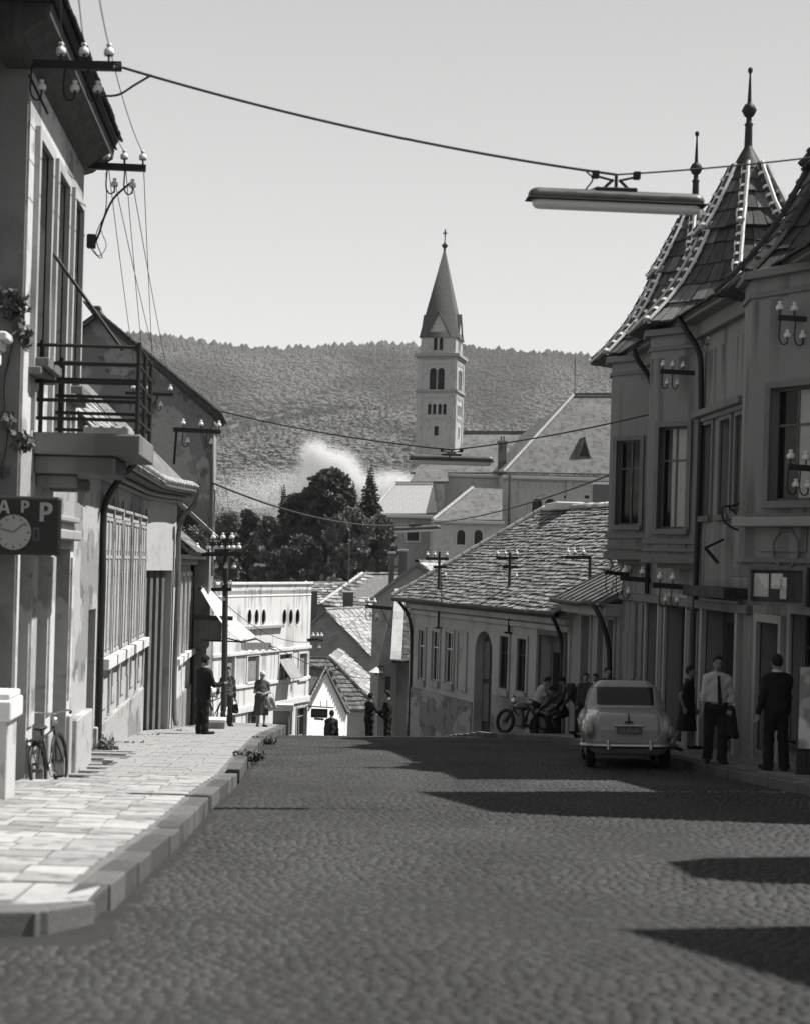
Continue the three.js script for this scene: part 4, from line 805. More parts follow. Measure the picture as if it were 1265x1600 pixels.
// narrow house with steep roof at the corner of the lane
{
  const h = thing('corner_lane_house', 'narrow house with steep roof and pale pillar at the lane corner', 'house', at(620, 1150, 60));
  const a = at(592, 1036, 60), b = at(654, 1036, 60);
  new MB().box(a.x, at(620, 1036, 60).x, -9, a.y, -60.8, -60).build('pillar', mat(0.24, { tex: TX.plaster }), h);
  new MB().box(at(620, 1036, 60).x, b.x + 1, -9, at(630, 1032, 60).y, -61, -60.25).build('wall', mat(0.24, { tex: TX.plaster }), h);
  const n = at(605, 1075, 60); new MB().box(n.x - 0.1, n.x + 0.12, n.y - 0.25, n.y + 0.45, -60, -59.985).build('niche', MT.woodDark, h);
  const e0 = at(612, 1032, 59.6), e1 = at(668, 1032, 59.6), k0 = at(619, 922, 62.4), k1 = at(668, 922, 62.4);
  const R = new MB(); R.poly([e0, e1, k1, k0], 0.14).poly([k0, k1, k1.clone().add(V(0, -2.5, -2.5)), k0.clone().add(V(0, -2.5, -2.5))], 0.14); const roof = R.build('roof', MT.tilesDark[2], h);
  quadSlope(roof, e0, e1, k0, k1, { w: 0.2, h: 0.17, mats: MT.tilesDark.slice(1).concat(MT.tiles[0]), single: 160, jit: 0.03 });
  const dv = k0.clone().sub(e0), nn = 9; for (let i = 0; i < nn; i++) { const mb = new MB(); const p = e0.clone().addScaledVector(dv, i / nn), q = e0.clone().addScaledVector(dv, (i + 0.97) / nn); mb.poly([p.clone().add(V(-0.06, 0.05, 0.06)), p.clone().add(V(0.36, 0.05, 0.06)), q.clone().add(V(0.36, 0.07, 0.06)), q.clone().add(V(-0.06, 0.07, 0.06))], 0.07); mb.build('verge_slab', mat(rr(0.4, 0.55), { tex: TX.stone }), h); }
  const G = new MB(); G.poly([at(592, 1036, 60.4), at(614, 1036, 60.1), at(617, 930, 62.6), at(607, 955, 63.5)], 0.2); G.build('gable_wall', mat(0.24, { tex: TX.plaster }), h);
}
{
  const t = thing('wall_lamp_hood', 'small white tin hood on the wall of the lane corner house', 'lamp', at(588, 1048, 60.2)), c = at(588, 1046, 59.9);
  new MB().add(new THREE.ConeGeometry(0.3, 0.22, 16, 1, true), new THREE.Matrix4().makeTranslation(c.x, c.y, c.z)).build('shade', MT.trimWhite, t); new MB().rod(c.clone().add(V(0, -0.1, 0)), c.clone().add(V(0, -0.24, 0)), 0.06, 0.04).build('bulb', MT.ironGrey, t); new MB().rod(c.clone().add(V(0, 0.1, 0)), c.clone().add(V(0.3, 0.12, -0.1)), 0.02).build('arm', MT.iron, t);
}
// corner house with the big tiled roof
const TILE = (() => { const s = new THREE.Shape(); s.moveTo(-0.095, 0.15); s.lineTo(-0.095, -0.1); s.quadraticCurveTo(0, -0.2, 0.095, -0.1); s.lineTo(0.095, 0.15); s.closePath(); const g = new THREE.ExtrudeGeometry(s, { depth: 0.022, bevelEnabled: false, curveSegments: 2 }); g.translate(0, 0, -0.011); return g; })();
{
  const A = [4.42, 55], B = [7.85, 42.6], F = frame(A, B), h = thing('corner_house', 'single storey corner house with large sagging tiled roof', 'house', V(6, -4, -48));
  const R = (a, b, c, d, o) => ({ ...rect(F, a, b, c, d), ...o });
  const door = R(740, 986, 767, 1150, { arch: true }), shop = R(843, 993, 880, 1110); shop.y0 = -3.6;
  const wins = [[654, 984, 664, 1062], [675, 986, 686, 1064], [696, 988, 708, 1068], [781, 994, 794, 1076], [808, 998, 822, 1080]].map((a) => R(...a));
  const yE = hit(F, 760, 948)[1];
  wall(F, 0, F.L, -8, yE, [...wins, door, shop], 0.4).build('wall', mat(0.4, { tex: TX.plaster }), h);
  wins.forEach((w, i) => windowAt(h, F, w, { depth: 0.05, cols: 2, rows: [0.68], frame: i < 3 ? MT.trimWhite : MT.woodDark, bar: 0.035, surround: 0.1, surroundMat: mat(0.38, { tex: TX.plaster }), sill: 0.22, sillMat: MT.trim, sillOut: 0.1, pane: MT.glass }));
  const dm = new MB(F.M), dw = door.u1 - door.u0, gate = dm.add(new THREE.ExtrudeGeometry(new THREE.Shape(openingPath({ ...door, u0: door.u0 + 0.02, u1: door.u1 - 0.02 }).getPoints(10)), { depth: 0.06, bevelEnabled: false }), new THREE.Matrix4().makeTranslation(0, 0, -0.34)).build('door', MT.woodDark, h);
  for (const k of [0.08, 0.56]) for (const y of [0, 1]) new MB(F.M).rbox(door.u0 + dw * k, door.u0 + dw * (k + 0.36), -3.4 + y * 1.35, -2.2 + y * 1.35, -0.28, -0.25, 0.012).build('door_panel', MT.woodMid, gate);
  const sh = new MB(F.M); sh.box(shop.u0, shop.u1, shop.y0, shop.y1, -0.38, -0.3); const sp = sh.build('shop_door', MT.woodMid, h);
  const sW = shop.u1 - shop.u0; new MB(F.M).box(shop.u0 + 0.15 * sW, shop.u1 - 0.1 * sW, -2.3, shop.y1 - 0.5, -0.3, -0.285).build('pane', MT.glass, sp); new MB(F.M).box(shop.u0 + 0.55 * sW, shop.u1 - 0.15 * sW, -1.9, -0.95, -0.284, -0.28).build('poster', mat(0.4, { tex: TX.peel }), sp); ring(F, shop, 0.16, -0.02, 0.07).build('surround', MT.woodMid, sp);
  const bare = mat(0.3, { tex: TX.peel, bump: 0.012 });
  new MB(F.M).rbox(0, door.u0 - 0.1, -8, hit(F, 690, 1085)[1], -0.02, 0.05, 0.02).build('plinth', bare, h); new MB(F.M).rbox(door.u1 + 0.1, shop.u0 - 0.2, -6, hit(F, 790, 1090)[1], -0.02, 0.05, 0.02).build('plinth', bare, h);
  for (const [a, b] of [[1, 0.15], [2.9, 0.1]]) { const l = R(717 - 8, 985, 717 + 8, 1080); }
  const blank = R(715, 990, 728, 1078); ring(F, blank, 0.07, -0.01, 0.04).build('blind_window', MT.trim, h);
  new MB(F.M).rbox(-0.1, F.L + 0.02, yE - 0.5, yE - 0.34, -0.02, 0.1, 0.03).rbox(-0.1, F.L + 0.02, yE - 0.3, yE - 0.12, -0.02, 0.2, 0.04).rbox(-0.15, F.L + 0.04, yE - 0.1, yE + 0.02, -0.3, 0.36, 0.03).build('cornice', mat(0.42, { tex: TX.plaster }), h);
  const out = F.n.clone().multiplyScalar(0.5), inn = F.n.clone().multiplyScalar(-4.4);
  const e0 = F.A.clone().add(out).addScaledVector(F.u, -0.4).setY(yE + 0.05), e1 = F.B.clone().add(out).addScaledVector(F.u, 0.2).setY(yE + 0.05);
  const kY = at(862, 797, 54.2).y, k0 = F.A.clone().add(inn).addScaledVector(F.u, 1.5).setY(kY), k1 = F.B.clone().add(inn).addScaledVector(F.u, 0.2).setY(kY);
  const RB = new MB(); RB.poly([e0, e1, k1, k0], 0.15).poly([k0, k1, F.B.clone().add(F.n.clone().multiplyScalar(-9)).setY(yE), F.A.clone().add(F.n.clone().multiplyScalar(-9)).setY(yE)], 0.15).poly([F.A.clone().add(F.n.clone().multiplyScalar(-9)).setY(yE), e0, k0], 0.15);
  const roof = RB.build('roof', MT.tiles[0], h);
  quadSlope(roof, e0, e1, k0, k1, { w: 0.195, h: 0.185, geo: TILE, mats: [0.13, 0.19, 0.26, 0.34].map((v) => mat(v, { tex: TX.tile, bump: 0.003 })), single: 300, wave: 0.06, jit: 0.024, lean: 0.15 });
  ridge(h, e0.clone().add(V(0, 0.04, 0)), k0.clone().add(V(0, 0.04, 0)), 0.36, 0.13, [MT.tiles[2], MT.tiles[3]]); ridge(h, k0, k1, 0.4, 0.15, [mat(0.6, { tex: TX.stone }), MT.tiles[3]]);
  const rp = at(880, 794, 53.6); new MB().rbox(rp.x - 0.5, rp.x + 0.5, rp.y - 0.1, rp.y + 0.18, -54.6, -52.4, 0.06).build('ridge_mortar', MT.mortar, h);
  const gu = new MB(); gu.add(new THREE.CylinderGeometry(0.08, 0.08, F.L + 0.6, 8, 1, true, 0, Math.PI * 2).rotateZ(Math.PI / 2), F.M.clone().multiply(new THREE.Matrix4().makeTranslation(F.L / 2, yE, 0.56))); gu.build('gutter', MT.iron, h);
  new MB(F.M).tube([V(0.1, yE - 0.05, 0.5), V(0.25, yE - 0.4, 0.25), V(0.3, yE - 0.8, 0.1), V(0.3, -8, 0.1)], 0.06, 30, 8).build('downpipe', MT.iron, h);
  new MB(F.M).tube([V(F.L - 0.1, yE - 0.05, 0.5), V(F.L - 0.25, yE - 0.4, 0.25), V(F.L - 0.3, yE - 0.8, 0.1), V(F.L - 0.3, -3.4, 0.1)], 0.06, 30, 8).build('downpipe', MT.iron, h);
  const S = frame([A[0] + 9 * 0.964, A[1] + 9 * 0.266], A); wall(S, 0, S.L - 0.41, -9, yE, [], 0.3).build('side_wall', mat(0.4, { tex: TX.plaster }), h);
}
// low house with a sheet metal roof between the corner house and the turrets
{
  const F = frame([7.9, 42.5], [8.3, 38.3]), h = thing('tin_roof_house', 'low shaded house with sheet metal roof beside the corner house', 'house', V(8, -3, -40));
  const wins = [[908, 962, 922, 1080], [934, 965, 944, 1085], [949, 968, 959, 1090]].map((a) => rect(F, ...a)), yE = 0.55;
  wall(F, 0, F.L, -4, yE, wins, 0.35).build('wall', MT.plasterGrey, h);
  wins.forEach((w, i) => windowAt(h, F, w, { depth: 0.2, surround: 0.08, frame: i ? MT.woodMid : MT.trim, sill: 0.1 }));
  const e0 = V(7.35, yE + 0.1, -42.7), e1 = V(7.75, yE + 0.1, -38.3), k0 = V(11.5, 2.9, -43), k1 = V(11.8, 2.9, -38.5);
  new MB().poly([e0, e1, k1, k0], 0.08).build('roof', mat(0.2, { rough: 0.55, metal: 0.2, tex: TX.streak }), h);
  for (let i = 0; i <= 8; i++) { const a = e0.clone().lerp(e1, i / 8), b = k0.clone().lerp(k1, i / 8); new MB().beam(a.add(V(0, 0.03, 0)), b.add(V(0, 0.03, 0)), 0.03, 0.05).build('seam', MT.zinc, h); }
  new MB(F.M).rbox(-0.1, F.L, yE - 0.2, yE + 0.04, -0.02, 0.4, 0.03).build('cornice', MT.trim, h);
  new MB().tube([V(7.3, yE + 0.1, -42.6), V(7.5, yE + 0.08, -40), V(7.68, yE + 0.06, -38.5), V(7.85, yE - 0.3, -38.35), V(8.05, yE - 0.9, -38.4), V(8.12, -1.5, -38.45), V(8.12, -2.7, -38.45)], 0.065, 50, 8).build('gutter', MT.iron, h);
}
// ---------------------------------------------------------------- turreted houses on the right
const SH = [0.065, 0.09, 0.13, 0.18].map((v) => mat(v, { tex: TX.wood, bump: 0.012 }));
const hipDark = [0.06, 0.08].map((v) => mat(v, { tex: TX.tile })), mortarLight = mat(0.75, { tex: TX.stone, bump: 0.004 });
function turret(h, cx, d, yE, showFaces, scale = 1, plain = false) {
  const pale = plain ? hipDark[0] : mortarLight;
  const corner = (r, y, k) => { const a = (k + 0.5) * Math.PI / 4; return V(cx + Math.sin(a) * r, y, -d + Math.cos(a) * r); };
  const parts = [[[2.42, 0], [2.0, 0.42], [1.62, 0.86], [1.32, 1.32], [1.08, 1.78], [0.9, 2.2]], [[1.06, 2.1], [0.8, 2.5], [0.6, 2.9], [0.44, 3.22], [0.32, 3.5]]].map((l) => l.map(([r, y]) => [r * scale, yE + y * scale]));
  const core = new MB();
  for (const prof of parts) for (let i = 0; i < prof.length - 1; i++) for (let k = 0; k < 8; k++) core.poly([corner(prof[i][0], prof[i][1], k), corner(prof[i][0], prof[i][1], k + 1), corner(prof[i + 1][0], prof[i + 1][1], k + 1), corner(prof[i + 1][0], prof[i + 1][1], k)], 0.03);
  for (let k = 0; k < 8; k++) core.poly([V(cx, yE - 0.02, -d), corner(2.42 * scale, yE - 0.02, k + 1), corner(2.42 * scale, yE - 0.02, k)], 0.05);
  const roof = core.build('turret_roof', SH[0], h);
  const rest = new MB();
  for (const prof of parts) for (let i = 0; i < prof.length - 1; i++) for (let k = 0; k < 8; k++) {
    const a = corner(prof[i][0], prof[i][1], k), b = corner(prof[i][0], prof[i][1], k + 1), c = corner(prof[i + 1][0], prof[i + 1][1], k + 1), e = corner(prof[i + 1][0], prof[i + 1][1], k);
    const n = b.clone().sub(a).cross(e.clone().sub(a)).normalize(), cnt = Math.max(1, Math.round(a.distanceTo(b) / 0.3));
    for (let s = 0; s < cnt; s++) {
      const t0 = s / cnt + 0.008, t1 = (s + 1) / cnt - 0.008, lift = 0.05 + rr(0, 0.025), drop = rr(-0.02, 0.03);
      const p0 = a.clone().lerp(b, t0), p1 = a.clone().lerp(b, t1), p2 = e.clone().lerp(c, t1), p3 = e.clone().lerp(c, t0), dn = p0.clone().sub(p3).normalize();
      p0.addScaledVector(n, lift).addScaledVector(dn, drop + 0.04); p1.addScaledVector(n, lift).addScaledVector(dn, drop + 0.04); p2.addScaledVector(n, 0.012); p3.addScaledVector(n, 0.012);
      if (showFaces.includes(k)) new MB().poly([p0, p1, p2, p3], 0.03).build('shingle', SH[Math.floor(Math.pow(rnd(), 1.4) * 4)], roof); else rest.poly([p0, p1, p2, p3], 0.03);
    }
  }
  if (rest.p.length) rest.build('shingles', SH[1], roof).userData.kind = 'stuff';
  for (let k = 0; k < 8; k++) if (showFaces.includes(k) || showFaces.includes((k + 7) % 8)) for (const prof of parts) for (let i = 0; i < prof.length - 1; i++) {
    const a = corner(prof[i][0] + 0.05, prof[i][1] + 0.04, k), b = corner(prof[i + 1][0] + 0.05, prof[i + 1][1] + 0.04, k);
    new MB().beam(a.clone(), b.clone(), 0.26 * scale, 0.05).build('hip_mortar', pale, roof);
    ridge(roof, a, b, 0.27 * scale, 0.062 * scale, hipDark, 'hip_tile');
    const m = Math.max(1, Math.round(a.distanceTo(b) / (0.27 * scale))); for (let q = 0; q < m; q++) { const p = a.clone().lerp(b, q / m), dd = b.clone().sub(a).normalize(); new MB().rod(p, p.clone().addScaledVector(dd, 0.07), 0.092 * scale, 0.084 * scale, 8).build('joint', pale, roof); }
  }
  const y0 = yE + 3.44 * scale, L = (pts) => new THREE.LatheGeometry(pts.map(([r, y]) => new THREE.Vector2(r * scale, y * scale)), 14), Mx = new THREE.Matrix4().makeTranslation(cx, y0, -d);
  const cap = new MB().add(L([[0.34, -0.02], [0.36, 0.02], [0.2, 0.32], [0.09, 0.52], [0.07, 0.6]]), Mx).build('cap', MT.iron, roof);
  new MB().add(L([[0.085, 0.55], [0.075, 0.98], [0.1, 1.02], [0.06, 1.06], [0.055, 1.17], [0.1, 1.2], [0.16, 1.32], [0.1, 1.44], [0.045, 1.48], [0.018, 2.1], [0.05, 2.16], [0.05, 2.22], [0, 2.26]]), Mx).build('finial', MT.iron, cap);
  return roof;
}
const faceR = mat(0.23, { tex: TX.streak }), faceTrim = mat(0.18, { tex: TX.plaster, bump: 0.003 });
function bay(h, pts, y0, y1, sill, head, winSpec, extra) {      // pts along the outside, first the far end
  for (let i = 0; i < pts.length - 1; i++) {
    const F = frame(pts[i], pts[i + 1]), w = winSpec[i] ? [{ u0: F.L * winSpec[i][0], u1: F.L * winSpec[i][1], y0: sill, y1: head }] : [];
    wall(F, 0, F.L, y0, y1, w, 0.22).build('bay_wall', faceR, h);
    w.forEach((o) => windowAt(h, F, o, { depth: 0.15, frame: MT.woodMid, cols: 2, rows: [0.68], surround: 0.1, surroundMat: faceTrim, sill: 0.12, sillMat: faceTrim, curtain: winSpec[i][2] }));
    for (const [a, b, z] of [[y0 - 0.02, y0 + 0.16, 0.08], [y0 + 0.22, y0 + 0.3, 0.05], [sill - 0.32, sill - 0.2, 0.06], [y1 - 0.45, y1 - 0.37, 0.05], [y1 - 0.14, y1, 0.14]]) new MB(F.M).rbox(-z * 0.6, F.L + z * 0.6, a, b, -0.02, z, 0.015).build('bay_moulding', faceTrim, h);
    if (winSpec[i]) new MB(F.M).rbox(F.L * 0.2, F.L * 0.8, y0 + 0.4, sill - 0.42, -0.02, 0.03, 0.01).build('bay_panel', faceR, h);
  }
  const c = pts.map(([x, d]) => V(x, y0 + 0.01, -d)); new MB().poly(c.slice().reverse(), 0.12).build('bay_floor', faceTrim, h);
  const k = pts[Math.floor(pts.length / 2)]; new MB().poly([V(pts[0][0] + 0.1, y0 - 0.12, -pts[0][1]), V(k[0] + 0.25, y0 - 0.12, -k[1]), V(pts[pts.length - 1][0] + 0.1, y0 - 0.12, -pts[pts.length - 1][1])].reverse(), 0.14).build('bay_corbel', faceTrim, h);
}
const WX = 8.35;
{ // house with the two turrets
  const h = thing('twin_turret_house', 'two storey shaded house with two shingled turrets and oriel bays', 'house', V(WX, -2.8, -33));
  const F = frame([WX, 38.3], [WX, 27.6]);
  const R = (a, b, c, d, o) => ({ ...rect(F, a, b, c, d), ...o });
  const ups = [[1098, 664, 1112, 806], [1125, 656, 1141, 804], [1150, 648, 1166, 800]].map((a) => R(...a));
  const door = R(1100, 950, 1152, 1195); door.y0 = -2.6; const shops = [[1010, 940, 1028, 1100], [1040, 936, 1072, 1110]].map((a) => ({ ...R(...a), y0: -2.2 }));
  const yT = 6.6;
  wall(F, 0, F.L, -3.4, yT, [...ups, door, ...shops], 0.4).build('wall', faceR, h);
  ups.forEach((w, i) => windowAt(h, F, w, { depth: 0.2, frame: MT.woodMid, surround: 0.09, surroundMat: faceTrim, sill: 0.12, cols: 1, curtain: i ? [0.1, 0.6] : null }));
  const l0 = hit(F, 1092, 655)[0], l1 = hit(F, 1168, 632)[0], ly = ups[1].y1 + 0.18; new MB(F.M).rbox(l0, l1, ly, ly + 0.14, -0.02, 0.2, 0.03).rbox(l0 + 0.1, l1 - 0.1, ly - 0.1, ly, -0.02, 0.1, 0.02).build('lintel_cornice', faceTrim, h);
  const dm = new MB(F.M).box(door.u0, door.u1, door.y0, door.y1, -0.39, -0.33).build('door', MT.woodDark, h); new MB(F.M).rbox(door.u0 + 0.3, door.u1 - 0.3, -0.8, door.y1 - 0.3, -0.33, -0.315, 0.01).build('pane', MT.glass, dm); ring(F, door, 0.16, -0.02, 0.1).build('surround', MT.trim, dm);
  shops.forEach((s) => { const o = new MB(F.M).box(s.u0, s.u1, s.y0, s.y1, -0.38, -0.32).build('shop_front', MT.woodDark, h); new MB(F.M).box(s.u0 + 0.15, s.u1 - 0.15, s.y0 + 0.8, s.y1 - 0.2, -0.32, -0.31).build('pane', MT.glass, o); ring(F, s, 0.12, -0.02, 0.06).build('surround', MT.trim, o); });
  for (const px of [992, 1003, 1034, 1078, 1090]) { const u = hit(F, px, 1000)[0]; new MB(F.M).rbox(u - 0.16, u + 0.16, -3.2, 0.75, -0.02, 0.07, 0.02).build('pilaster', faceTrim, h); }
  new MB(F.M).rbox(0, F.L, 0.8, 0.98, -0.02, 0.12, 0.03).build('string_course', faceTrim, h);
  new MB(F.M).rbox(0, F.L, -3.4, -2.05, -0.02, 0.05, 0.02).build('plinth', MT.plasterDim, h);
  bay(h, [[WX, 33.6], [7.6, 32.8], [7.52, 32.4], [WX, 31.5]], 1.72, yT, 2.42, 4.55, [null, null, [0.22, 0.78, [0.3, 0.95]]]);
  bay(h, [[WX, 38.2], [7.68, 37.1], [7.6, 36.7], [WX, 35.9]], 1.8, yT, 2.6, 4.6, [null, null, [0.2, 0.8]]);
  const T1 = turret(h, 9.62, 33, 6.72, [4, 5, 6, 7, 0], 1), T2 = turret(h, 9.78, 37.9, 6.72, [4, 5, 6, 7], 1);
  // eaves and roof between and behind the turrets
  const e0 = V(7.85, 6.72, -38.4), e1 = V(7.85, 6.72, -27.5), k0 = V(12.4, 9.6, -38.4), k1 = V(12.4, 9.6, -27.5);
  const rf = new MB(); rf.poly([e0, e1, k1, k0], 0.12).poly([k0, k1, V(16.5, 6.6, -27.5), V(16.5, 6.6, -38.4)], 0.12); const roof = rf.build('roof', SH[1], h);
  quadSlope(roof, e0, e1, k0, k1, { w: 0.26, h: 0.3, mats: MT.tilesDark, single: 100, t: 0.03 });
  new MB(F.M).rbox(0, F.L, yT - 0.3, yT, -0.02, 0.18, 0.03).rbox(0, F.L, yT, yT + 0.1, -0.3, 0.46, 0.02).build('cornice', faceTrim, h);
  new MB().tube([V(7.8, 6.74, -31.3), V(7.9, 6.5, -31.2), V(8.2, 6.0, -31.15), V(8.26, 5.4, -31.15), V(8.26, 0, -31.15), V(8.26, -2.1, -31.15)], 0.06, 60, 8).build('downpipe', MT.iron, h);
  new MB().tube([V(7.75, 6.7, -35.2), V(7.85, 6.4, -35.2), V(8.2, 5.9, -35.3), V(8.27, 5.2, -35.4), V(8.27, 1, -35.4)], 0.06, 40, 8).build('downpipe', MT.iron, h);
  new MB().box(9.2, 16, -3.4, yT, -38.3, -37.95).box(16, 16.3, -3.4, yT, -38.3, -27.6).build('rear_wall', MT.plasterDark, h);
  const cb = rect(F, 1100, 922, 1168, 934); new MB(F.M).rbox(cb.u0, cb.u1, cb.y0, cb.y1 + 0.06, 0, 0.45, 0.02).build('door_canopy', MT.woodDark, h);
}
{ // nearer house with a bay, its turret cut by the frame
  const h = thing('bay_window_house', 'shaded near house with wide bay window at the right edge', 'house', V(WX, -2, -24));
  const F = frame([WX, 27.58], [WX, 23.6]), yT = 6.5;
  const door = { u0: 0.5, u1: 1.7, y0: -2.4, y1: 0.7 }, shop = { u0: 2.2, u1: 3.7, y0: -1.2, y1: 0.9 };
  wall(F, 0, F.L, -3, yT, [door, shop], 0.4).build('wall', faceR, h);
  const dm = new MB(F.M).box(door.u0, door.u1, door.y0, door.y1, -0.39, -0.33).build('door', MT.woodDark, h); new MB(F.M).rbox(door.u0 + 0.15, door.u1 - 0.15, -0.9, door.y1 - 0.2, -0.33, -0.32, 0.01).build('pane', MT.glass, dm); ring(F, door, 0.14, -0.02, 0.08).build('surround', MT.trim, dm);
  windowAt(h, F, shop, { depth: 0.25, cols: 2, rows: [0.75], frame: MT.woodDark, surround: 0.12 });
  bay(h, [[WX, 27.2], [7.6, 26.0], [7.5, 25.3], [WX, 24.0]], 1.5, yT, 2.72, 4.55, [null, null, [0.3, 0.86, [0.5, 0.95]]]);
  const pF = frame([7.5, 25.3], [WX, 24.0]), oc = new MB(pF.M); oc.add(new THREE.TorusGeometry(0.26, 0.025, 6, 8).rotateZ(Math.PI / 8), new THREE.Matrix4().makeScale(1, 1.25, 1).setPosition(pF.L * 0.55, 1.95, 0.035)); oc.build('ornament', faceTrim, h);
  new MB(pF.M).rbox(-0.1, pF.L + 0.1, 2.3, 2.46, -0.02, 0.24, 0.03).build('bay_ledge', mat(0.3, { tex: TX.plaster }), h);
  turret(h, 9.75, 26.2, 6.45, [5, 6, 7, 0], 1.02, true);
  const e0 = V(7.85, 6.6, -27.45), e1 = V(7.85, 6.6, -23.2), k0 = V(12.4, 9.4, -27.45), k1 = V(12.4, 9.4, -26.4);
  const rf = new MB(); rf.poly([e0, e1, k1, k0], 0.12).poly([e1, V(16.8, 6.6, -23.2), k1], 0.12).poly([k0, k1, V(16.8, 6.6, -23.2), V(16.8, 6.6, -27.45)], 0.12); const roof = rf.build('roof', SH[1], h);
  quadSlope(roof, e0, e1, k0, k1, { w: 0.26, h: 0.3, mats: MT.tilesDark, single: 60, t: 0.03 });
  new MB(F.M).rbox(0, F.L, yT - 0.3, yT, -0.02, 0.18, 0.03).rbox(0, F.L, yT, yT + 0.09, -0.3, 0.46, 0.02).build('cornice', faceTrim, h);
  new MB().box(WX + 0.41, 16.3, -3, yT, -23.9, -23.6).box(16, 16.3, -3, yT, -27.5, -23.91).build('side_wall', MT.plasterDim, h);
  new MB(F.M).rbox(0, F.L, -3, -1.55, -0.02, 0.05, 0.02).build('plinth', MT.plasterDim, h);
}
{ // next house towards the camera, outside the frame: its parapet gables throw the near shadows
  const h = thing('parapet_house', 'house with tall parapet gables beyond the right edge', 'house', V(WX, -1.2, -14));
  const F = frame([WX, 20.9], [WX, 6.5]), U = (d) => 20.9 - d, g = (d) => roadY(8, d);
  const top = [[7, 7], [8, 8.9], [10, 9.9], [10.15, 4.3], [11.8, 4.3], [11.95, 7.4], [12.3, 8.2], [13.3, 8.1], [13.6, 7.4], [13.75, 4.3], [16.4, 4.3], [16.9, 6.2], [17.4, 8.4], [17.9, 9.5], [20.9, 10.4]].map(([d, y]) => [U(d), y + g(d)]);
  const wins = [[1, 2.2], [2.8, 4.0], [7.3, 8.3], [11.2, 12.6]].map(([a, b]) => ({ u0: a, u1: b, y0: -0.1, y1: 1.9 }));
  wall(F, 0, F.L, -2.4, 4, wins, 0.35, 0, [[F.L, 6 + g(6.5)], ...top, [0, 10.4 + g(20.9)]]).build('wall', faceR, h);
  wins.forEach((o) => windowAt(h, F, o, { surround: 0.1 }));
  wall(frame([WX, 23.58], [WX, 20.95]), 0, 2.63, -2.6, 3.9, [], 0.35).build('courtyard_wall', faceR, h);
  new MB().poly([V(WX + 0.4, 3.0, -20.8), V(WX + 0.4, 3.4, -6.6), V(16, 5, -6.6), V(16, 4.6, -20.8)], 0.15).build('roof', SH[1], h);
  new MB().box(WX + 0.36, 16, -2.4, 3.2, -20.9, -20.6).box(WX + 0.36, 16, -2.4, 3.2, -6.8, -6.5).box(15.7, 16, -2.4, 4.6, -20.59, -6.81).build('side_wall', MT.plasterDim, h);
}
// notice case and poster board on the near house
{
  const F = frame([7.36, 25.2], [8.2, 23.88]), h = thing('notice_case', 'glazed notice case with white sheets under the bay window', 'notice case', V(7.9, 0.5, -24.5));
  const q = rect(F, 1172, 886, 1261, 946); const b = new MB(F.M); b.rbox(q.u0, q.u1, q.y0, q.y1, -0.1, 0, 0.01); b.build('backboard', MT.woodDark, h);
  ring(F, { u0: q.u0 + 0.05, u1: q.u1 - 0.05, y0: q.y0 + 0.05, y1: q.y1 - 0.05 }, 0.06, 0, 0.06).build('frame', MT.woodMid, h);
  for (const [a, c, e, g] of [[1177, 896, 1200, 932], [1204, 896, 1222, 920], [1218, 902, 1228, 936]]) { const s = rect(F, a, c, e, g); new MB(F.M).box(s.u0, s.u1, s.y0, s.y1, 0.002, 0.006).build('paper_sheet', mat(0.6, { tex: TX.peel, bump: 0 }), h); }
}
{
  const p = at(1255, 1105, 22.4), a = at(1248, 1040, 22.4), b = at(1263, 1172, 22.4), h = thing('poster_board', 'narrow torn white poster board at the right edge of the pavement', 'board', V(p.x, b.y, p.z));
  new MB().rbox(a.x, b.x + 0.12, b.y, a.y, -22.46, -22.4, 0.01).build('board', MT.woodDark, h); new MB().box(a.x + 0.01, b.x + 0.1, b.y + 0.02, a.y - 0.02, -22.398, -22.39).build('poster', mat(0.85, { tex: TX.peel }), h);
  new MB().rbox(a.x, b.x + 0.12, rightY(22.4) - 0.05, b.y - 0.003, -22.46, -22.4, 0.01).build('foot', MT.woodDark, h);
}
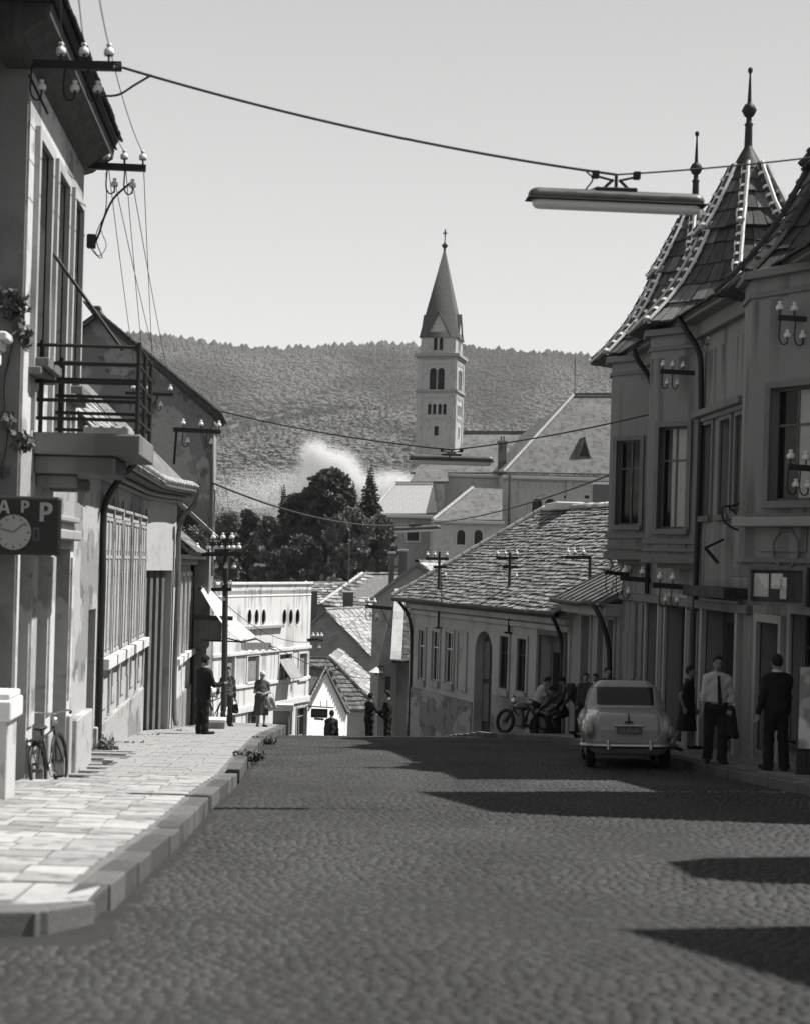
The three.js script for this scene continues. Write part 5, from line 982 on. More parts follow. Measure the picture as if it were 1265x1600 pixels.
// ---------------------------------------------------------------- church
{
  const D = 250, S = D / LENS, h = thing('church', 'large church with tall pointed bell tower beyond the roofs', 'church', V(24, -14, -250));
  const turn = new THREE.Matrix4().makeRotationY(0), yaw = 0.3;
  const P = (px, py, d = D) => at(px, py, d);
  const wallM = mat(0.43, { tex: TX.plaster, bump: 0 }), trimM = mat(0.42, { bump: 0 }), roofM = mat(0.155, { tex: texture(256, 9, (u, v) => 0.62 + 0.5 * (fbm(u, v, 10, 5, 901) - 0.4) - 0.25 * smooth(0.55, 0.7, fbm(u, v, 24, 3, 905)) + 0.1), bump: 0 }), spireM = mat(0.1, { tex: TX.tile, bump: 0 }), dark = mat(0.02);
  // tower, turned a little so that its flank catches the sun
  const c0 = P(688, 700), W = 3.15, Y = (py) => P(690, py).y;
  const tower = new THREE.Matrix4().makeRotationY(-yaw).setPosition(c0.x, 0, c0.z - 3);
  const face = (k) => { const m = tower.clone().multiply(new THREE.Matrix4().makeRotationY(k * Math.PI / 2)).multiply(new THREE.Matrix4().makeTranslation(-W, 0, W)); return { M: m, L: 2 * W }; };
  const yb = -14, y1 = Y(611), y2 = Y(556), y3 = Y(525), yg = Y(490), yTip = Y(383);
  for (let k = 0; k < 4; k++) {
    const F = face(k), L = 2 * W;
    const big = [[0.32, 0.47], [0.53, 0.68]].map(([a, b]) => ({ u0: L * a - 0.12, u1: L * b + 0.12, y0: Y(610), y1: Y(575), arch: true }));
    const four = [0.28, 0.41, 0.55, 0.68].map((a) => ({ u0: L * a - 0.02, u1: L * a + 0.58, y0: Y(648), y1: Y(631), arch: true }));
    const slit = [{ u0: L * 0.46, u1: L * 0.58, y0: Y(681), y1: Y(666) }];
    wall(F, k % 2 ? 0.5 : 0, k % 2 ? L - 0.5 : L, yb, y2, [...big, ...four, ...slit], 0.5).build('tower_wall', wallM, h);
    for (const w of [...big, ...four, ...slit]) { const o = new MB(F.M); o.add(new THREE.ShapeGeometry(new THREE.Shape(openingPath(w).getPoints(8))), new THREE.Matrix4().makeTranslation(0, 0, -0.42)); const win = o.build('window', dark, h); ring(F, w, 0.16, -0.02, 0.1).build('surround', trimM, win); }
    for (const y of [0.25, 0.5, 0.75]) for (const w of big) new MB(F.M).box(w.u0, w.u1, lerp(w.y0, w.y1 - 0.8, y) - 0.06, lerp(w.y0, w.y1 - 0.8, y) + 0.06, -0.36, -0.26).build('louvre', MT.woodDark, h);
    const pil = new MB(F.M); for (const u of [0, L - 0.7]) pil.box(u, u + 0.7, yb, y1 - 0.4, 0, 0.13).box(u, u + 0.7, y1 + 0.3, y2 - 0.5, 0, 0.13); pil.build('corner_pilaster', wallM, h);
    for (const py of [567, 620, 653]) { const fr = new MB(F.M); for (let i = 0; i < 9; i++) { const u = 1.05 + i * (L - 2.1) / 9; fr.box(u + 0.1, u + 0.36, Y(py) - 0.3, Y(py) + 0.1, 0, 0.12).box(u, u + (L - 2.1) / 9, Y(py) + 0.1, Y(py) + 0.3, 0, 0.14); } fr.build('corbel_frieze', trimM, h); }
    const co = new MB(F.M), e = (y, t, z) => co.box(-z + (k % 2 ? z + 0.01 : 0), L + z - (k % 2 ? z + 0.01 : 0), y, y + t, -0.2, z); e(y1 - 0.15, 0.35, 0.35); e(y2 - 0.5, 0.3, 0.25); e(y2 - 0.15, 0.5, 0.55); co.build('cornice', mat(0.28, { bump: 0 }), h);
    // top stage with a gable on each side
    const t = 0.28, F2 = { M: F.M.clone().multiply(new THREE.Matrix4().makeTranslation(t, 0, -t)), L: L - 2 * t }, L2 = L - 2 * t;
    const tw = [[0.36, 0.475], [0.525, 0.64]].map(([a, b]) => ({ u0: L2 * a, u1: L2 * b, y0: Y(547), y1: Y(527), arch: true }));
    wall(F2, k % 2 ? 0.4 : 0, k % 2 ? L2 - 0.4 : L2, y2 + 0.3, y3, tw, 0.4).build('tower_wall', wallM, h);
    const g = { M: F2.M }; const s = new THREE.Shape([[L2 * 0.18, y3], [L2 * 0.82, y3], [L2 * 0.5, yg]].map((p) => new THREE.Vector2(...p)));
    new MB(F2.M).add(new THREE.ExtrudeGeometry(s, { depth: 2.4, bevelEnabled: false }), new THREE.Matrix4().makeTranslation(0, 0, -2.3)).build('gable', wallM, h);
    const gm = new MB(F2.M); for (const [a, b] of [[[L2 * 0.15, y3 - 0.1], [L2 * 0.5, yg + 0.25]], [[L2 * 0.85, y3 - 0.1], [L2 * 0.5, yg + 0.25]]]) gm.beam(V(a[0], a[1], -0.9), V(b[0], b[1], -0.9), 2.4, 0.2); gm.build('gable_roof', spireM, h);
    for (const w of tw) { const win = new MB(F2.M).add(new THREE.ShapeGeometry(new THREE.Shape(openingPath(w).getPoints(8))), new THREE.Matrix4().makeTranslation(0, 0, -0.3)).build('window', dark, h); ring(F2, w, 0.12, -0.02, 0.08).build('surround', trimM, win); }
  }
  const sp = new THREE.ConeGeometry(1, 1, 4, 1), ctr = V(c0.x, 0, c0.z - 3);
  const low = new THREE.CylinderGeometry(2.35 * 1.414, 3.15 * 1.414, yg - y3 + 0.4, 4), ms = tower.clone();
  const spire = new MB(ms).add(low.rotateY(Math.PI / 4), new THREE.Matrix4().makeTranslation(0, (yg + y3) / 2, 0)).add(new THREE.CylinderGeometry(0.1, 2.34 * 1.414, yTip - yg - 0.2, 4).rotateY(Math.PI / 4), new THREE.Matrix4().makeTranslation(0, (yTip + yg + 0.2) / 2, 0)).build('spire', spireM, h);
  const L = new THREE.LatheGeometry([[0.25, 0], [0.14, 0.3], [0.2, 0.35], [0.5, 0.75], [0.5, 0.95], [0.2, 1.25], [0.1, 1.4], [0.08, 2.6], [0, 2.65]].map(([a, b]) => new THREE.Vector2(a, b)), 12);
  new MB(ms).add(L, new THREE.Matrix4().makeTranslation(0, yTip - 0.3, 0)).box(-0.1, 0.1, yTip + 2, yTip + 3.2, -0.1, 0.1).box(-0.36, 0.36, yTip + 2.5, yTip + 2.7, -0.09, 0.09).build('cross', MT.iron, spire);
  // nave and transept: roofs and walls
  const slab = (name, pts, m) => new MB().poly(pts, 0.3).build(name, m, h);
  slab('nave_roof', [P(640, 738, 246), P(792, 738, 246), P(836, 676, 258), P(724, 676, 258)], roofM);
  slab('transept_roof', [P(786, 737, 238), P(1040, 742, 238), P(1040, 617, 252), P(896, 617, 252)], roofM);
  slab('transept_roof_flank', [P(740, 735, 262), P(786, 737, 238), P(896, 617, 252)], roofM);
  const eav = (a, b, d, y, nm) => new MB().rbox(P(a, y, d).x, P(b, y, d).x, P(a, y, d).y - 0.35, P(a, y, d).y + 0.1, -d - 0.2, -d + 0.5, 0.04).build(nm, trimM, h);
  eav(688, 790, 245, 741, 'eave'); eav(784, 1040, 238.2, 744, 'eave');
  const box = (name, x0, x1, top, d, depth, m = wallM, holes = []) => { const F = frame([P(x0, top, d).x, d], [P(x1, top, d).x, d]); wall(F, 0, F.L, -14, P((x0 + x1) / 2, top, d).y, holes.map((q) => ({ ...rect(F, q[0], q[1], q[2], q[3]), arch: q[4] !== 0 })), 0.5).build(name, m, h); for (const q of holes) { const w = { ...rect(F, q[0], q[1], q[2], q[3]), arch: q[4] !== 0 }; const o = new MB(F.M).add(new THREE.ShapeGeometry(new THREE.Shape(openingPath(w).getPoints(8))), new THREE.Matrix4().makeTranslation(0, 0, -0.35)).build('window', dark, h); ring(F, w, 0.2, -0.02, 0.12).build('surround', trimM, o); } new MB().box(P(x0, top, d).x, P(x0, top, d).x + 0.5, -14, P((x0 + x1) / 2, top, d).y - 0.05, -d - depth, -d - 0.51).build(name, m, h); return F; };
  box('nave_wall', 690, 792, 742, 245, 8);
  const TF = box('transept_wall', 786, 1040, 744, 239, 8, wallM, [[830, 779, 846, 815], [850, 779, 866, 815], [880, 774, 888, 779, 0], [912, 774, 920, 779, 0]]);
  const fz = (F, x0, x1, py) => { const f = new MB(F.M), a = hit2(F, x0, py), b = hit2(F, x1, py), n = Math.round((b[0] - a[0]) / 0.9); for (let i = 0; i < n; i++) { const u = lerp(a[0], b[0], i / n); f.box(u + 0.2, u + 0.55, a[1] - 0.7, a[1] - 0.15, 0, 0.14); } f.box(a[0], b[0], a[1] - 0.15, a[1] + 0.15, 0, 0.16); f.build('corbel_frieze', trimM, h); };
  const hit2 = (F, x, y) => { const m = F.M.elements, o = V(0, EYE, 0), d = at(x, y, 1).sub(o), n = V(m[8], m[9], m[10]), A = V(m[12], m[13], m[14]), t = A.clone().sub(o).dot(n) / d.dot(n), p = o.addScaledVector(d, t); return [p.clone().sub(A).dot(V(m[0], m[1], m[2])), p.y]; };
  fz(TF, 808, 880, 754); fz(TF, 895, 950, 755);
  const arch = rect(TF, 826, 771, 870, 815); ring(TF, { ...arch, arch: true }, 0.25, -0.02, 0.2).build('portal_arch', trimM, h);
  for (const [x0, x1] of [[784, 806], [883, 892]]) { const a = hit2(TF, x0, 780)[0], b = hit2(TF, x1, 780)[0]; new MB(TF.M).box(a, b, -14, P(800, 747, 239).y, 0.01, 0.35).build('buttress', wallM, h); }
  new MB().rod(P(796, 742, 237.5), P(794, 830, 237.5), 0.2).build('downpipe', MT.ironGrey, h);
  // side chapel with small arched windows
  slab('chapel_roof', [P(676, 812, 226), P(784, 812, 226), P(784, 764, 236), P(738, 762, 236)], roofM);
  slab('chapel_roof_flank', [P(668, 812, 236), P(676, 812, 226), P(738, 762, 236)], roofM);
  box('chapel_wall', 677, 784, 813, 226.5, 8, wallM, [[713, 828, 726, 851], [740, 828, 753, 851], [711, 866, 725, 900], [738, 866, 752, 900]]);
  eav(675, 786, 226.1, 813, 'eave');
  slab('wing_roof', [P(576, 802, 232), P(664, 802, 232), P(676, 755, 240), P(617, 755, 240)], mat(0.36, { tex: TX.tile, bump: 0 }));
  slab('wing_roof_flank', [P(664, 802, 232), P(690, 800, 244), P(690, 752, 246), P(676, 755, 240)], spireM);
  box('wing_wall', 600, 682, 803, 232.5, 8, mat(0.26, { tex: TX.plaster, bump: 0 }), [[635, 830, 654, 845, 0]]); eav(576, 686, 232.2, 804, 'eave');
  slab('apse_roof', [P(640, 752, 240), P(700, 752, 240), P(696, 722, 247), P(660, 722, 247)], roofM);
  box('apse_wall', 644, 694, 753, 240.4, 6);
  for (const [a, b] of [[P(786, 736, 237.6), P(896, 616, 251.6)], [P(676, 811, 225.6), P(738, 761, 235.6)], [P(578, 801, 231.6), P(617, 754, 239.6)], [P(617, 754, 239.6), P(676, 754, 239.6)]]) new MB().beam(a, b, 0.3, 0.3).build('hip_ridge', wallM, h);
  for (const [a, b] of [[P(896, 616, 251.6), P(1040, 616, 251.6)], [P(724, 675, 257.6), P(836, 675, 257.6)]]) new MB().beam(a, b, 0.4, 0.35).build('ridge_line', spireM, h);
  // dormer on the big roof
  const dp = P(910, 702, 241.5); new MB().poly([V(dp.x - 0.9, dp.y - 1.2, dp.z + 0.8), V(dp.x + 0.9, dp.y - 1.2, dp.z + 0.8), V(dp.x, dp.y + 1.6, dp.z + 0.8)], 0.4).build('dormer', dark, h);
  new MB().poly([V(dp.x + 1.1, dp.y - 1.4, dp.z + 1.1), V(dp.x + 1.1, dp.y - 1.4, dp.z - 5), V(dp.x, dp.y + 1.9, dp.z - 5), V(dp.x, dp.y + 1.9, dp.z + 1.1)], 0.2).poly([V(dp.x, dp.y + 1.9, dp.z + 1.1), V(dp.x, dp.y + 1.9, dp.z - 5), V(dp.x - 1.1, dp.y - 1.4, dp.z - 5), V(dp.x - 1.1, dp.y - 1.4, dp.z + 1.1)], 0.2).build('dormer_roof', roofM, h);
  const ck = P(785, 693, 243); new MB().box(ck.x - 0.6, ck.x + 0.6, ck.y - 5, ck.y, ck.z - 1.2, ck.z).rbox(ck.x - 0.8, ck.x + 0.8, ck.y, ck.y + 0.4, ck.z - 1.4, ck.z + 0.2, 0.05).box(ck.x - 0.3, ck.x - 0.1, ck.y + 0.4, ck.y + 1.2, ck.z - 0.8, ck.z - 0.5).box(ck.x + 0.1, ck.x + 0.3, ck.y + 0.4, ck.y + 1.2, ck.z - 0.8, ck.z - 0.5).build('chimney', MT.plasterDark, h);
  new MB().rod(P(897, 617, 252), P(898, 560, 252), 0.06).build('lightning_rod', MT.iron, h);
  const bk = P(938, 780, 215); new MB().box(bk.x - 1, bk.x + 1.2, -13, P(938, 757, 215).y, bk.z - 1, bk.z).build('brick_stack', brick, h); new MB().rbox(bk.x - 1.1, bk.x + 1.3, P(938, 757, 215).y, P(938, 754, 215).y, bk.z - 1.1, bk.z + 0.1, 0.03).build('stack_cap', MT.trimWhite, h);
}
// ---------------------------------------------------------------- wires, insulators, lamps
const insGeo = new THREE.LatheGeometry([[0, 0.135], [0.026, 0.13], [0.034, 0.112], [0.022, 0.096], [0.026, 0.084], [0.052, 0.066], [0.058, 0.03], [0.052, 0], [0.03, 0.005]].map(([a, b]) => new THREE.Vector2(a, b)), 12);
const pinGeo = (() => { const g = new THREE.CylinderGeometry(0.012, 0.012, 0.12, 6); g.translate(0, -0.04, 0); return g; })();
function insulator(parent, p, s = 1, flip) {
  const m = shadowed(new THREE.Mesh(insGeo, MT.porcelain)); m.name = 'insulator'; m.position.copy(p).sub(parent.position); m.scale.setScalar(s); parent.add(m);
  const n = shadowed(new THREE.Mesh(pinGeo, MT.iron)); n.name = 'pin'; m.add(n); return m;
}
// bracket arm between two bearings at one distance; tops / lows are the bearings of insulators on and under it
function armBracket(label, d, a, b, tops, lows, o = {}) {
  const A = at(...a, d), B = at(...b, d), t = thing('insulator_bracket', label, 'bracket', A.clone(), 'insulator brackets along the street');
  const s = o.size ?? 1, w = (o.thick ?? 0.075);
  new MB().beam(A, B, w * 0.8, w).build('arm', MT.iron, t);
  const Y = (x) => { const k = (x - A.x) / (B.x - A.x); return lerp(A.y, B.y, k); }, points = [];
  for (const px of tops) { const x = at(px, a[1], d).x, p = V(x, Y(x) + w / 2 + 0.07 * s, -d); insulator(t, p, s); points.push(p.clone().add(V(0, 0.1 * s, 0))); }
  for (const px of lows) {
    const x = at(px, a[1], d).x, p = V(x, Y(x) - 0.28 * s, -d); insulator(t, p, s * 0.9);
    new MB().tube([V(x - 0.11 * s, Y(x), -d), V(x - 0.11 * s, p.y - 0.05, -d), V(x - 0.05 * s, p.y - 0.11 * s, -d), V(x, p.y - 0.06 * s, -d), V(x, p.y, -d)], 0.012, 14, 5).build('hook', MT.iron, t); points.push(p.clone().add(V(0, 0.08, 0)));
  }
  if (o.post) new MB().beam(at(...o.post[0], d), at(...o.post[1], d), 0.06, 0.06).build('post', MT.iron, t);
  if (o.brace) new MB().beam(at(...o.brace[0], d), at(...o.brace[1], d), 0.03, 0.03).build('brace', MT.iron, t);
  return points;
}
const B1 = armBracket('nearest dark bracket arm with three white insulators on the tall house', 18.1, [52, 101], [190, 104], [95, 131, 170], [66, 118, 154], { thick: 0.1, size: 1.08, brace: [[46, 118], [75, 178]] });
const B2 = armBracket('bracket arm under the far eave end of the tall house', 23.6, [138, 259], [228, 263], [166, 194, 223], [180, 208], { thick: 0.1, size: 1.08 });
const B3 = armBracket('bracket arm on the shaded gable beside the balcony railing', 40, [196, 614], [271, 617], [208, 227, 266], [252], { thick: 0.08, size: 1.1, brace: [[217, 676], [248, 617]] });
const B4 = armBracket('angled bracket with three insulators standing on the low roof gutter', 38.5, [271, 671], [345, 675], [286, 314, 342], [294, 331], { thick: 0.11, size: 1.1, post: [[276, 673], [272, 725]] });
const B6 = armBracket('small bracket arm at the right corner of the flat roofed building', 84, [480, 1000], [505, 1000], [489, 496, 502], [499], { thick: 0.16, size: 1.6 });
const B7 = armBracket('braced bracket arm on the lane corner house', 59.5, [571, 947], [613, 951], [575, 585], [579, 590], { thick: 0.13, size: 1.4, brace: [[596, 952], [610, 980]] });
const R1 = armBracket('thick bracket arm with insulators under the far turret eave', 31, [1098, 506], [1180, 509], [1104, 1136, 1160, 1128], [1108, 1122, 1147], { thick: 0.11, size: 1.1 });
const R2 = armBracket('bracket arm beside the downpipe below the turret eaves', 31.1, [1030, 580], [1084, 583], [1035, 1050, 1066], [1042, 1058], { thick: 0.09, size: 0.9 });
const R3 = armBracket('bracket arm on the near bay wall by the right edge', 24.4, [1214, 496], [1262, 499], [1217, 1240], [1230, 1254], { thick: 0.08, size: 1.1 });
const R4 = armBracket('bracket arm before the wide bay window', 23.9, [1230, 729], [1276, 733], [1234, 1258], [1243, 1262], { thick: 0.09, size: 1.1 });
const R5 = armBracket('pole arm with insulators in front of the metal roof', 37.3, [944, 894], [982, 898], [953, 969, 985], [956, 972], { thick: 0.1, size: 1.3 });
const R6 = armBracket('pole arm with insulators below the far oriel bay', 35.4, [968, 903], [1016, 907], [976, 1003], [982], { thick: 0.11, size: 1.2 });
const R7 = armBracket('pole arm with insulators beside the near downpipe', 31, [1018, 914], [1076, 918], [1030, 1050], [1040, 1058], { thick: 0.11, size: 1.1 });
{ // curved iron lamp hook and angle iron on the wall of the turret house
  const t = thing('iron_scroll', 'bent iron scroll hanging on the wall beside the bay', 'ironwork', at(1140, 800, 27.8));
  new MB().tube([at(1163, 782, 27.9), at(1145, 790, 27.7), at(1128, 793, 27.7), at(1131, 815, 27.7), at(1155, 828, 27.7), at(1150, 805, 27.7), at(1138, 792, 27.7)], 0.02, 40, 6).build('scroll', MT.iron, t);
  new MB().rod(at(1150, 828, 27.7), at(1170, 819, 28), 0.018).build('stay', MT.iron, t);
  const u = thing('angle_iron', 'dark angled iron arm on the wall above the shop door', 'ironwork', at(1108, 860, 28.6));
  new MB().beam(at(1101, 856, 28.6), at(1121, 880, 28.6), 0.04, 0.06).build('arm', MT.iron, u); new MB().beam(at(1101, 856, 28.6), at(1129, 843, 29.2), 0.03, 0.04).build('stay', MT.iron, u);
}
{ const D = 18, t = thing('strain_insulator', 'dark ribbed strain insulator where the thick lamp cable starts', 'insulator', at(184, 104, D)); const a = at(178, 104, D), b = at(192, 105, D); for (let k = 0; k < 3; k++) new MB().rod(a.clone().lerp(b, 0.25 + k * 0.25), a.clone().lerp(b, 0.38 + k * 0.25), 0.045, 0.045, 12).build('disc', MT.iron, t); new MB().rod(a, b, 0.015).build('bolt', MT.porcelain, t); }
// poles
function pole(label, d, px0, y0, px1, y1, r, arms) {
  const b = at(px1, y1, d), t = thing('utility_pole', label, 'pole', b, 'utility poles'), pts = [];
  new MB().rod(b, at(px0, y0, d), r * 1.15, r, 10).build('shaft', MT.woodDark, t);
  for (const [ax0, ax1, ay, ins, s, lows] of arms) {
    const A = at(ax0, ay, d - 0.1), B = at(ax1, ay, d - 0.1); new MB().beam(A, B, 0.07, 0.09 * s).build('cross_arm', MT.iron, t);
    for (const px of ins) { const p = at(px, ay, d - 0.1).add(V(0, 0.05 * s + 0.06 * s, 0)); insulator(t, p, s); pts.push(p.clone().add(V(0, 0.1 * s, 0))); }
    for (const px of lows ?? []) { const p = at(px, ay, d - 0.1).add(V(0, -0.3 * s, 0)); insulator(t, p, s * 0.9); }
  }
  return pts;
}
const PL = pole('dark pole with crowded white insulators beside the awning', 41, 353, 845, 350, 1105, 0.075, [[325, 367, 850, [333, 348, 362], 1.25], [288, 377, 866, [308, 326, 338, 347, 357, 364, 373], 1.25, [338, 354, 366]], [330, 362, 921, [335, 347, 360], 1.0, [350]]]);
pole('roof pole with two cross arms at the left end of the tiled roof', 52.5, 686, 862, 684, 945, 0.045, [[664, 700, 873, [667, 678, 697], 1.0], [676, 697, 886, [], 1.0, [679, 695]]]);
pole('roof pole in the middle of the big tiled roof', 47.5, 796, 863, 794, 948, 0.045, [[774, 808, 872, [776, 788, 806], 1.0], [784, 808, 886, [], 1.0, [787, 806]]]);
pole('bent roof pole near the metal roof', 43, 921, 870, 920, 935, 0.045, [[882, 922, 871, [886, 896, 910], 1.05]]);
{
  const t = thing('tall_mast', 'thin tall mast rising from the far roofs before the dark trees', 'mast', at(544, 910, 130));
  new MB().rod(at(544, 912, 130), at(547, 803, 130), 0.06, 0.04, 6).build('shaft', MT.ironGrey, t); new MB().beam(at(543, 806, 130), at(551, 806, 130), 0.05, 0.05).build('cross_arm', MT.ironGrey, t);
}
{
  const f = new MB(), t = thing('wall_anchor', 'iron wire anchor on the corner house facade', 'anchor', at(684, 970, 51.5));
  f.beam(at(685, 955, 51.3), at(684, 980, 51.3), 0.05, 0.07).beam(at(679, 981, 51.3), at(690, 981, 51.3), 0.05, 0.05).build('stem', MT.iron, t);
  const t2 = thing('wall_anchor', 'iron wire anchor over the window right of the arched door', 'anchor', at(795, 975, 46.4)); new MB().beam(at(795, 966, 46.4), at(794, 988, 46.4), 0.05, 0.08).beam(at(787, 988, 46.4), at(801, 990, 46.4), 0.05, 0.06).build('stem', MT.iron, t2);
}
function wire(label, a, b, sag, r = 0.006, group, name = 'wire') {
  const pts = span(0, 1, 14).map((t) => a.clone().lerp(b, t).add(V(0, -sag * 4 * t * (1 - t), 0)));
  const m = new MB().tube(pts, r, 28, 5).build(name, MT.wire); return tag(m, label, 'wire', group);
}
const WG = 'overhead wires along the left houses';
B1.slice(0, 3).forEach((p, i) => { wire(['inner', 'middle', 'outer'][i] + ' wire rising out of the frame from the nearest bracket', p, at([95, 118, 146][i], -60, 12), 0.05, 0.006, WG); wire(['inner', 'middle', 'outer'][i] + ' wire joining the two brackets on the tall house', p, B2[i], 0.12, 0.006, WG); });
B2.forEach((p, i) => { const q = B3[0].clone().lerp(B3[2], 0.1 + i * 0.225); wire(['first', 'second', 'third', 'fourth', 'fifth'][i] + ' wire descending from the eave bracket toward the gable house', p, q, 0.1, 0.007, WG); });
[0, 1, 2].forEach((i) => wire(['left', 'middle', 'right'][i] + ' wire dropping from the angled bracket to the awning pole', B4[i], PL[i], 0.05, 0.0045, WG));
{
  const t = thing('cable_bundle', 'tangled cable loops at the far corner of the tall house', 'cable', at(150, 370, 23.6)), D = 23.62;
  new MB().tube([at(205, 285, D), at(178, 310, D), at(163, 340, D), at(155, 365, D), at(147, 380, D), at(140, 372, D)], 0.018, 30, 5).build('cable', MT.wire, t);
  new MB().tube([at(166, 270, D), at(165, 330, D), at(150, 370, D), at(160, 405, D), at(145, 392, D), at(136, 375, D)], 0.008, 30, 5).tube([at(158, 360, D), at(166, 385, D), at(155, 400, D), at(143, 385, D)], 0.006, 20, 5).build('loop', MT.wire, t);
  new MB().rbox(at(136, 372, D).x, at(150, 372, D).x, at(140, 388, D).y, at(140, 366, D).y, -D - 0.05, -D + 0.05, 0.02).build('clamp', MT.iron, t);
}
// suspended fluorescent lamps
const lampTop = mat(0.13, { rough: 0.45, metal: 0.3, tex: TX.streak, bump: 0 }), lampTube = (() => { const m = mat(0.8, { rough: 0.25 }); m.transmission = 0.35; return m; })();
function streetLamp(label, d, a, b, hang, sL) {
  const A = at(...a, d), B = at(...b, d), c = A.clone().add(B).multiplyScalar(0.5), L = A.distanceTo(B), t = thing('street_lamp', label, 'street lamp', c, 'lamps hung across the street');
  const M = new THREE.Matrix4().makeRotationZ(Math.atan2(B.y - A.y, B.x - A.x)).setPosition(c), r = sL;
  new MB(M).add(new THREE.CapsuleGeometry(r, L - 2 * r, 6, 18).rotateZ(Math.PI / 2), new THREE.Matrix4().makeScale(1, 0.75, 0.9).setPosition(0, r * 0.35, 0)).build('housing', lampTop, t);
  new MB(M).rbox(-L / 2 - 0.02, L / 2 + 0.02, -r * 0.18, -r * 0.02, -r * 1.0, r * 1.0, 0.01).build('rim', MT.iron, t);
  new MB(M).add(new THREE.CapsuleGeometry(r * 0.78, L - 2.4 * r, 6, 18).rotateZ(Math.PI / 2), new THREE.Matrix4().makeScale(1, 0.85, 0.85).setPosition(0, -r * 0.42, 0)).build('diffuser', lampTube, t);
  for (const z of [-0.35, 0.35]) new MB(M).rod(V(-L / 2 + r * 0.7, -r * 0.62, z * r), V(L / 2 - r * 0.7, -r * 0.62, z * r), r * 0.24).build('tube', MT.porcelain, t);
  const H = at(...hang, d), mid = V(H.x, c.y + r, -d);
  new MB().rod(mid, H, 0.02).rod(mid.clone().add(V(-r * 1.6, 0, 0)), H.clone().add(V(-r * 0.3, -0.06, 0)), 0.018).rod(mid.clone().add(V(r * 1.6, 0, 0)), H.clone().add(V(r * 0.3, -0.06, 0)), 0.018).build('hanger', MT.iron, t);
  new MB().rbox(mid.x - r * 2.1, mid.x + r * 2.1, mid.y - 0.03, mid.y + r * 0.35, -d - r * 0.6, -d + r * 0.6, 0.015).build('ballast_box', MT.iron, t);
  for (const k of [-1, 1]) new MB().rbox(H.x + k * r * 2.1 - 0.04, H.x + k * r * 2.1 + 0.04, H.y - 0.05, H.y + 0.04, -d - 0.04, -d + 0.04, 0.01).rod(H.clone().add(V(k * r * 2.1, -0.02, 0)), H.clone().add(V(k * r * 0.3, -0.07, 0)), 0.014).build('cable_clamp', MT.iron, t);
  return H;
}
const LA = streetLamp('nearest long street lamp hanging before the turrets', 18, [824, 309], [1099, 321], [962, 273], 0.115);
const LB = streetLamp('second street lamp hanging in front of the church', 38, [639, 717], [770, 721], [705, 703], 0.115);
const LC = streetLamp('farthest street lamp hanging above the lower roofs', 68, [614, 828], [687, 825], [648, 818], 0.13);
wire('thick cable carrying the nearest lamp from the left bracket', at(186, 104, 18), LA, 0.12, 0.017); wire('cable carrying the nearest lamp to the right house', LA, at(1285, 244, 18), 0.02, 0.011);
{ const t = tag(new MB().tube([at(156, 150, 18.3), at(185, 148, 18.2), at(210, 133, 18.1), at(237, 117, 18)], 0.014, 20, 5).build('cable_tail', MT.wire), 'short loose cable curving into the thick lamp cable', 'wire'); const u = tag(new MB().tube([at(915, 268, 18), at(925, 280, 18), at(914, 298, 18), at(935, 292, 18)], 0.01, 20, 5).build('lamp_lead', MT.wire), 'curled lead above the nearest street lamp', 'wire'); }
wire('cable carrying the second lamp from the gable house', at(343, 642, 44.5), LB, 0.12, 0.022); wire('cable carrying the second lamp to the oriel bay', LB, at(1072, 633, 32), 0.1, 0.018);
wire('cable carrying the farthest lamp from the gable house', at(331, 754, 44), LC, 0.5, 0.03); wire('cable carrying the farthest lamp to the turret house', LC, at(952, 742, 38.5), 0.3, 0.022);
wire('thin wire crossing before the flat roofed building to the roof pole', at(330, 921, 41), at(575, 947, 59), 1.4, 0.01); wire('thin wire from the awning toward the lane corner house', at(428, 1010, 46.5), at(600, 1060, 60), 0.3, 0.012);
// hotel sign on its bracket
{
  const D = 85, c = at(498.5, 1115, D), s = D / LENS, t = thing('hotel_sign', 'small black hotel sign hanging on a bracket before the white gable', 'sign', c.clone());
  const X = (px) => at(px, 1115, D).x, Y = (py) => at(498, py, D).y;
  new MB().rbox(X(486), X(512), Y(1121.5), Y(1107.5), -D - 0.08, -D, 0.02).build('panel', mat(0.015, { rough: 0.5 }), t);
  letters('HOTEL', 6.4 * s, 0.01, mat(0.1), t, 'lettering', new THREE.Matrix4().makeTranslation(X(499), Y(1117.8), -D + 0.002));
  new MB().beam(at(478, 1103, D), at(521, 1106, D), 0.05, 0.06).rod(at(501, 1105, D), at(501, 1096, D), 0.02).rod(at(511, 1105, D), at(511, 1094, D), 0.02).beam(at(480, 1111, D), at(487, 1104, D), 0.04, 0.04).build('bracket', MT.iron, t);
  new MB().rod(at(491, 1123, D), at(506, 1124, D), 0.06).build('strip_lamp', MT.ironGrey, t);
}
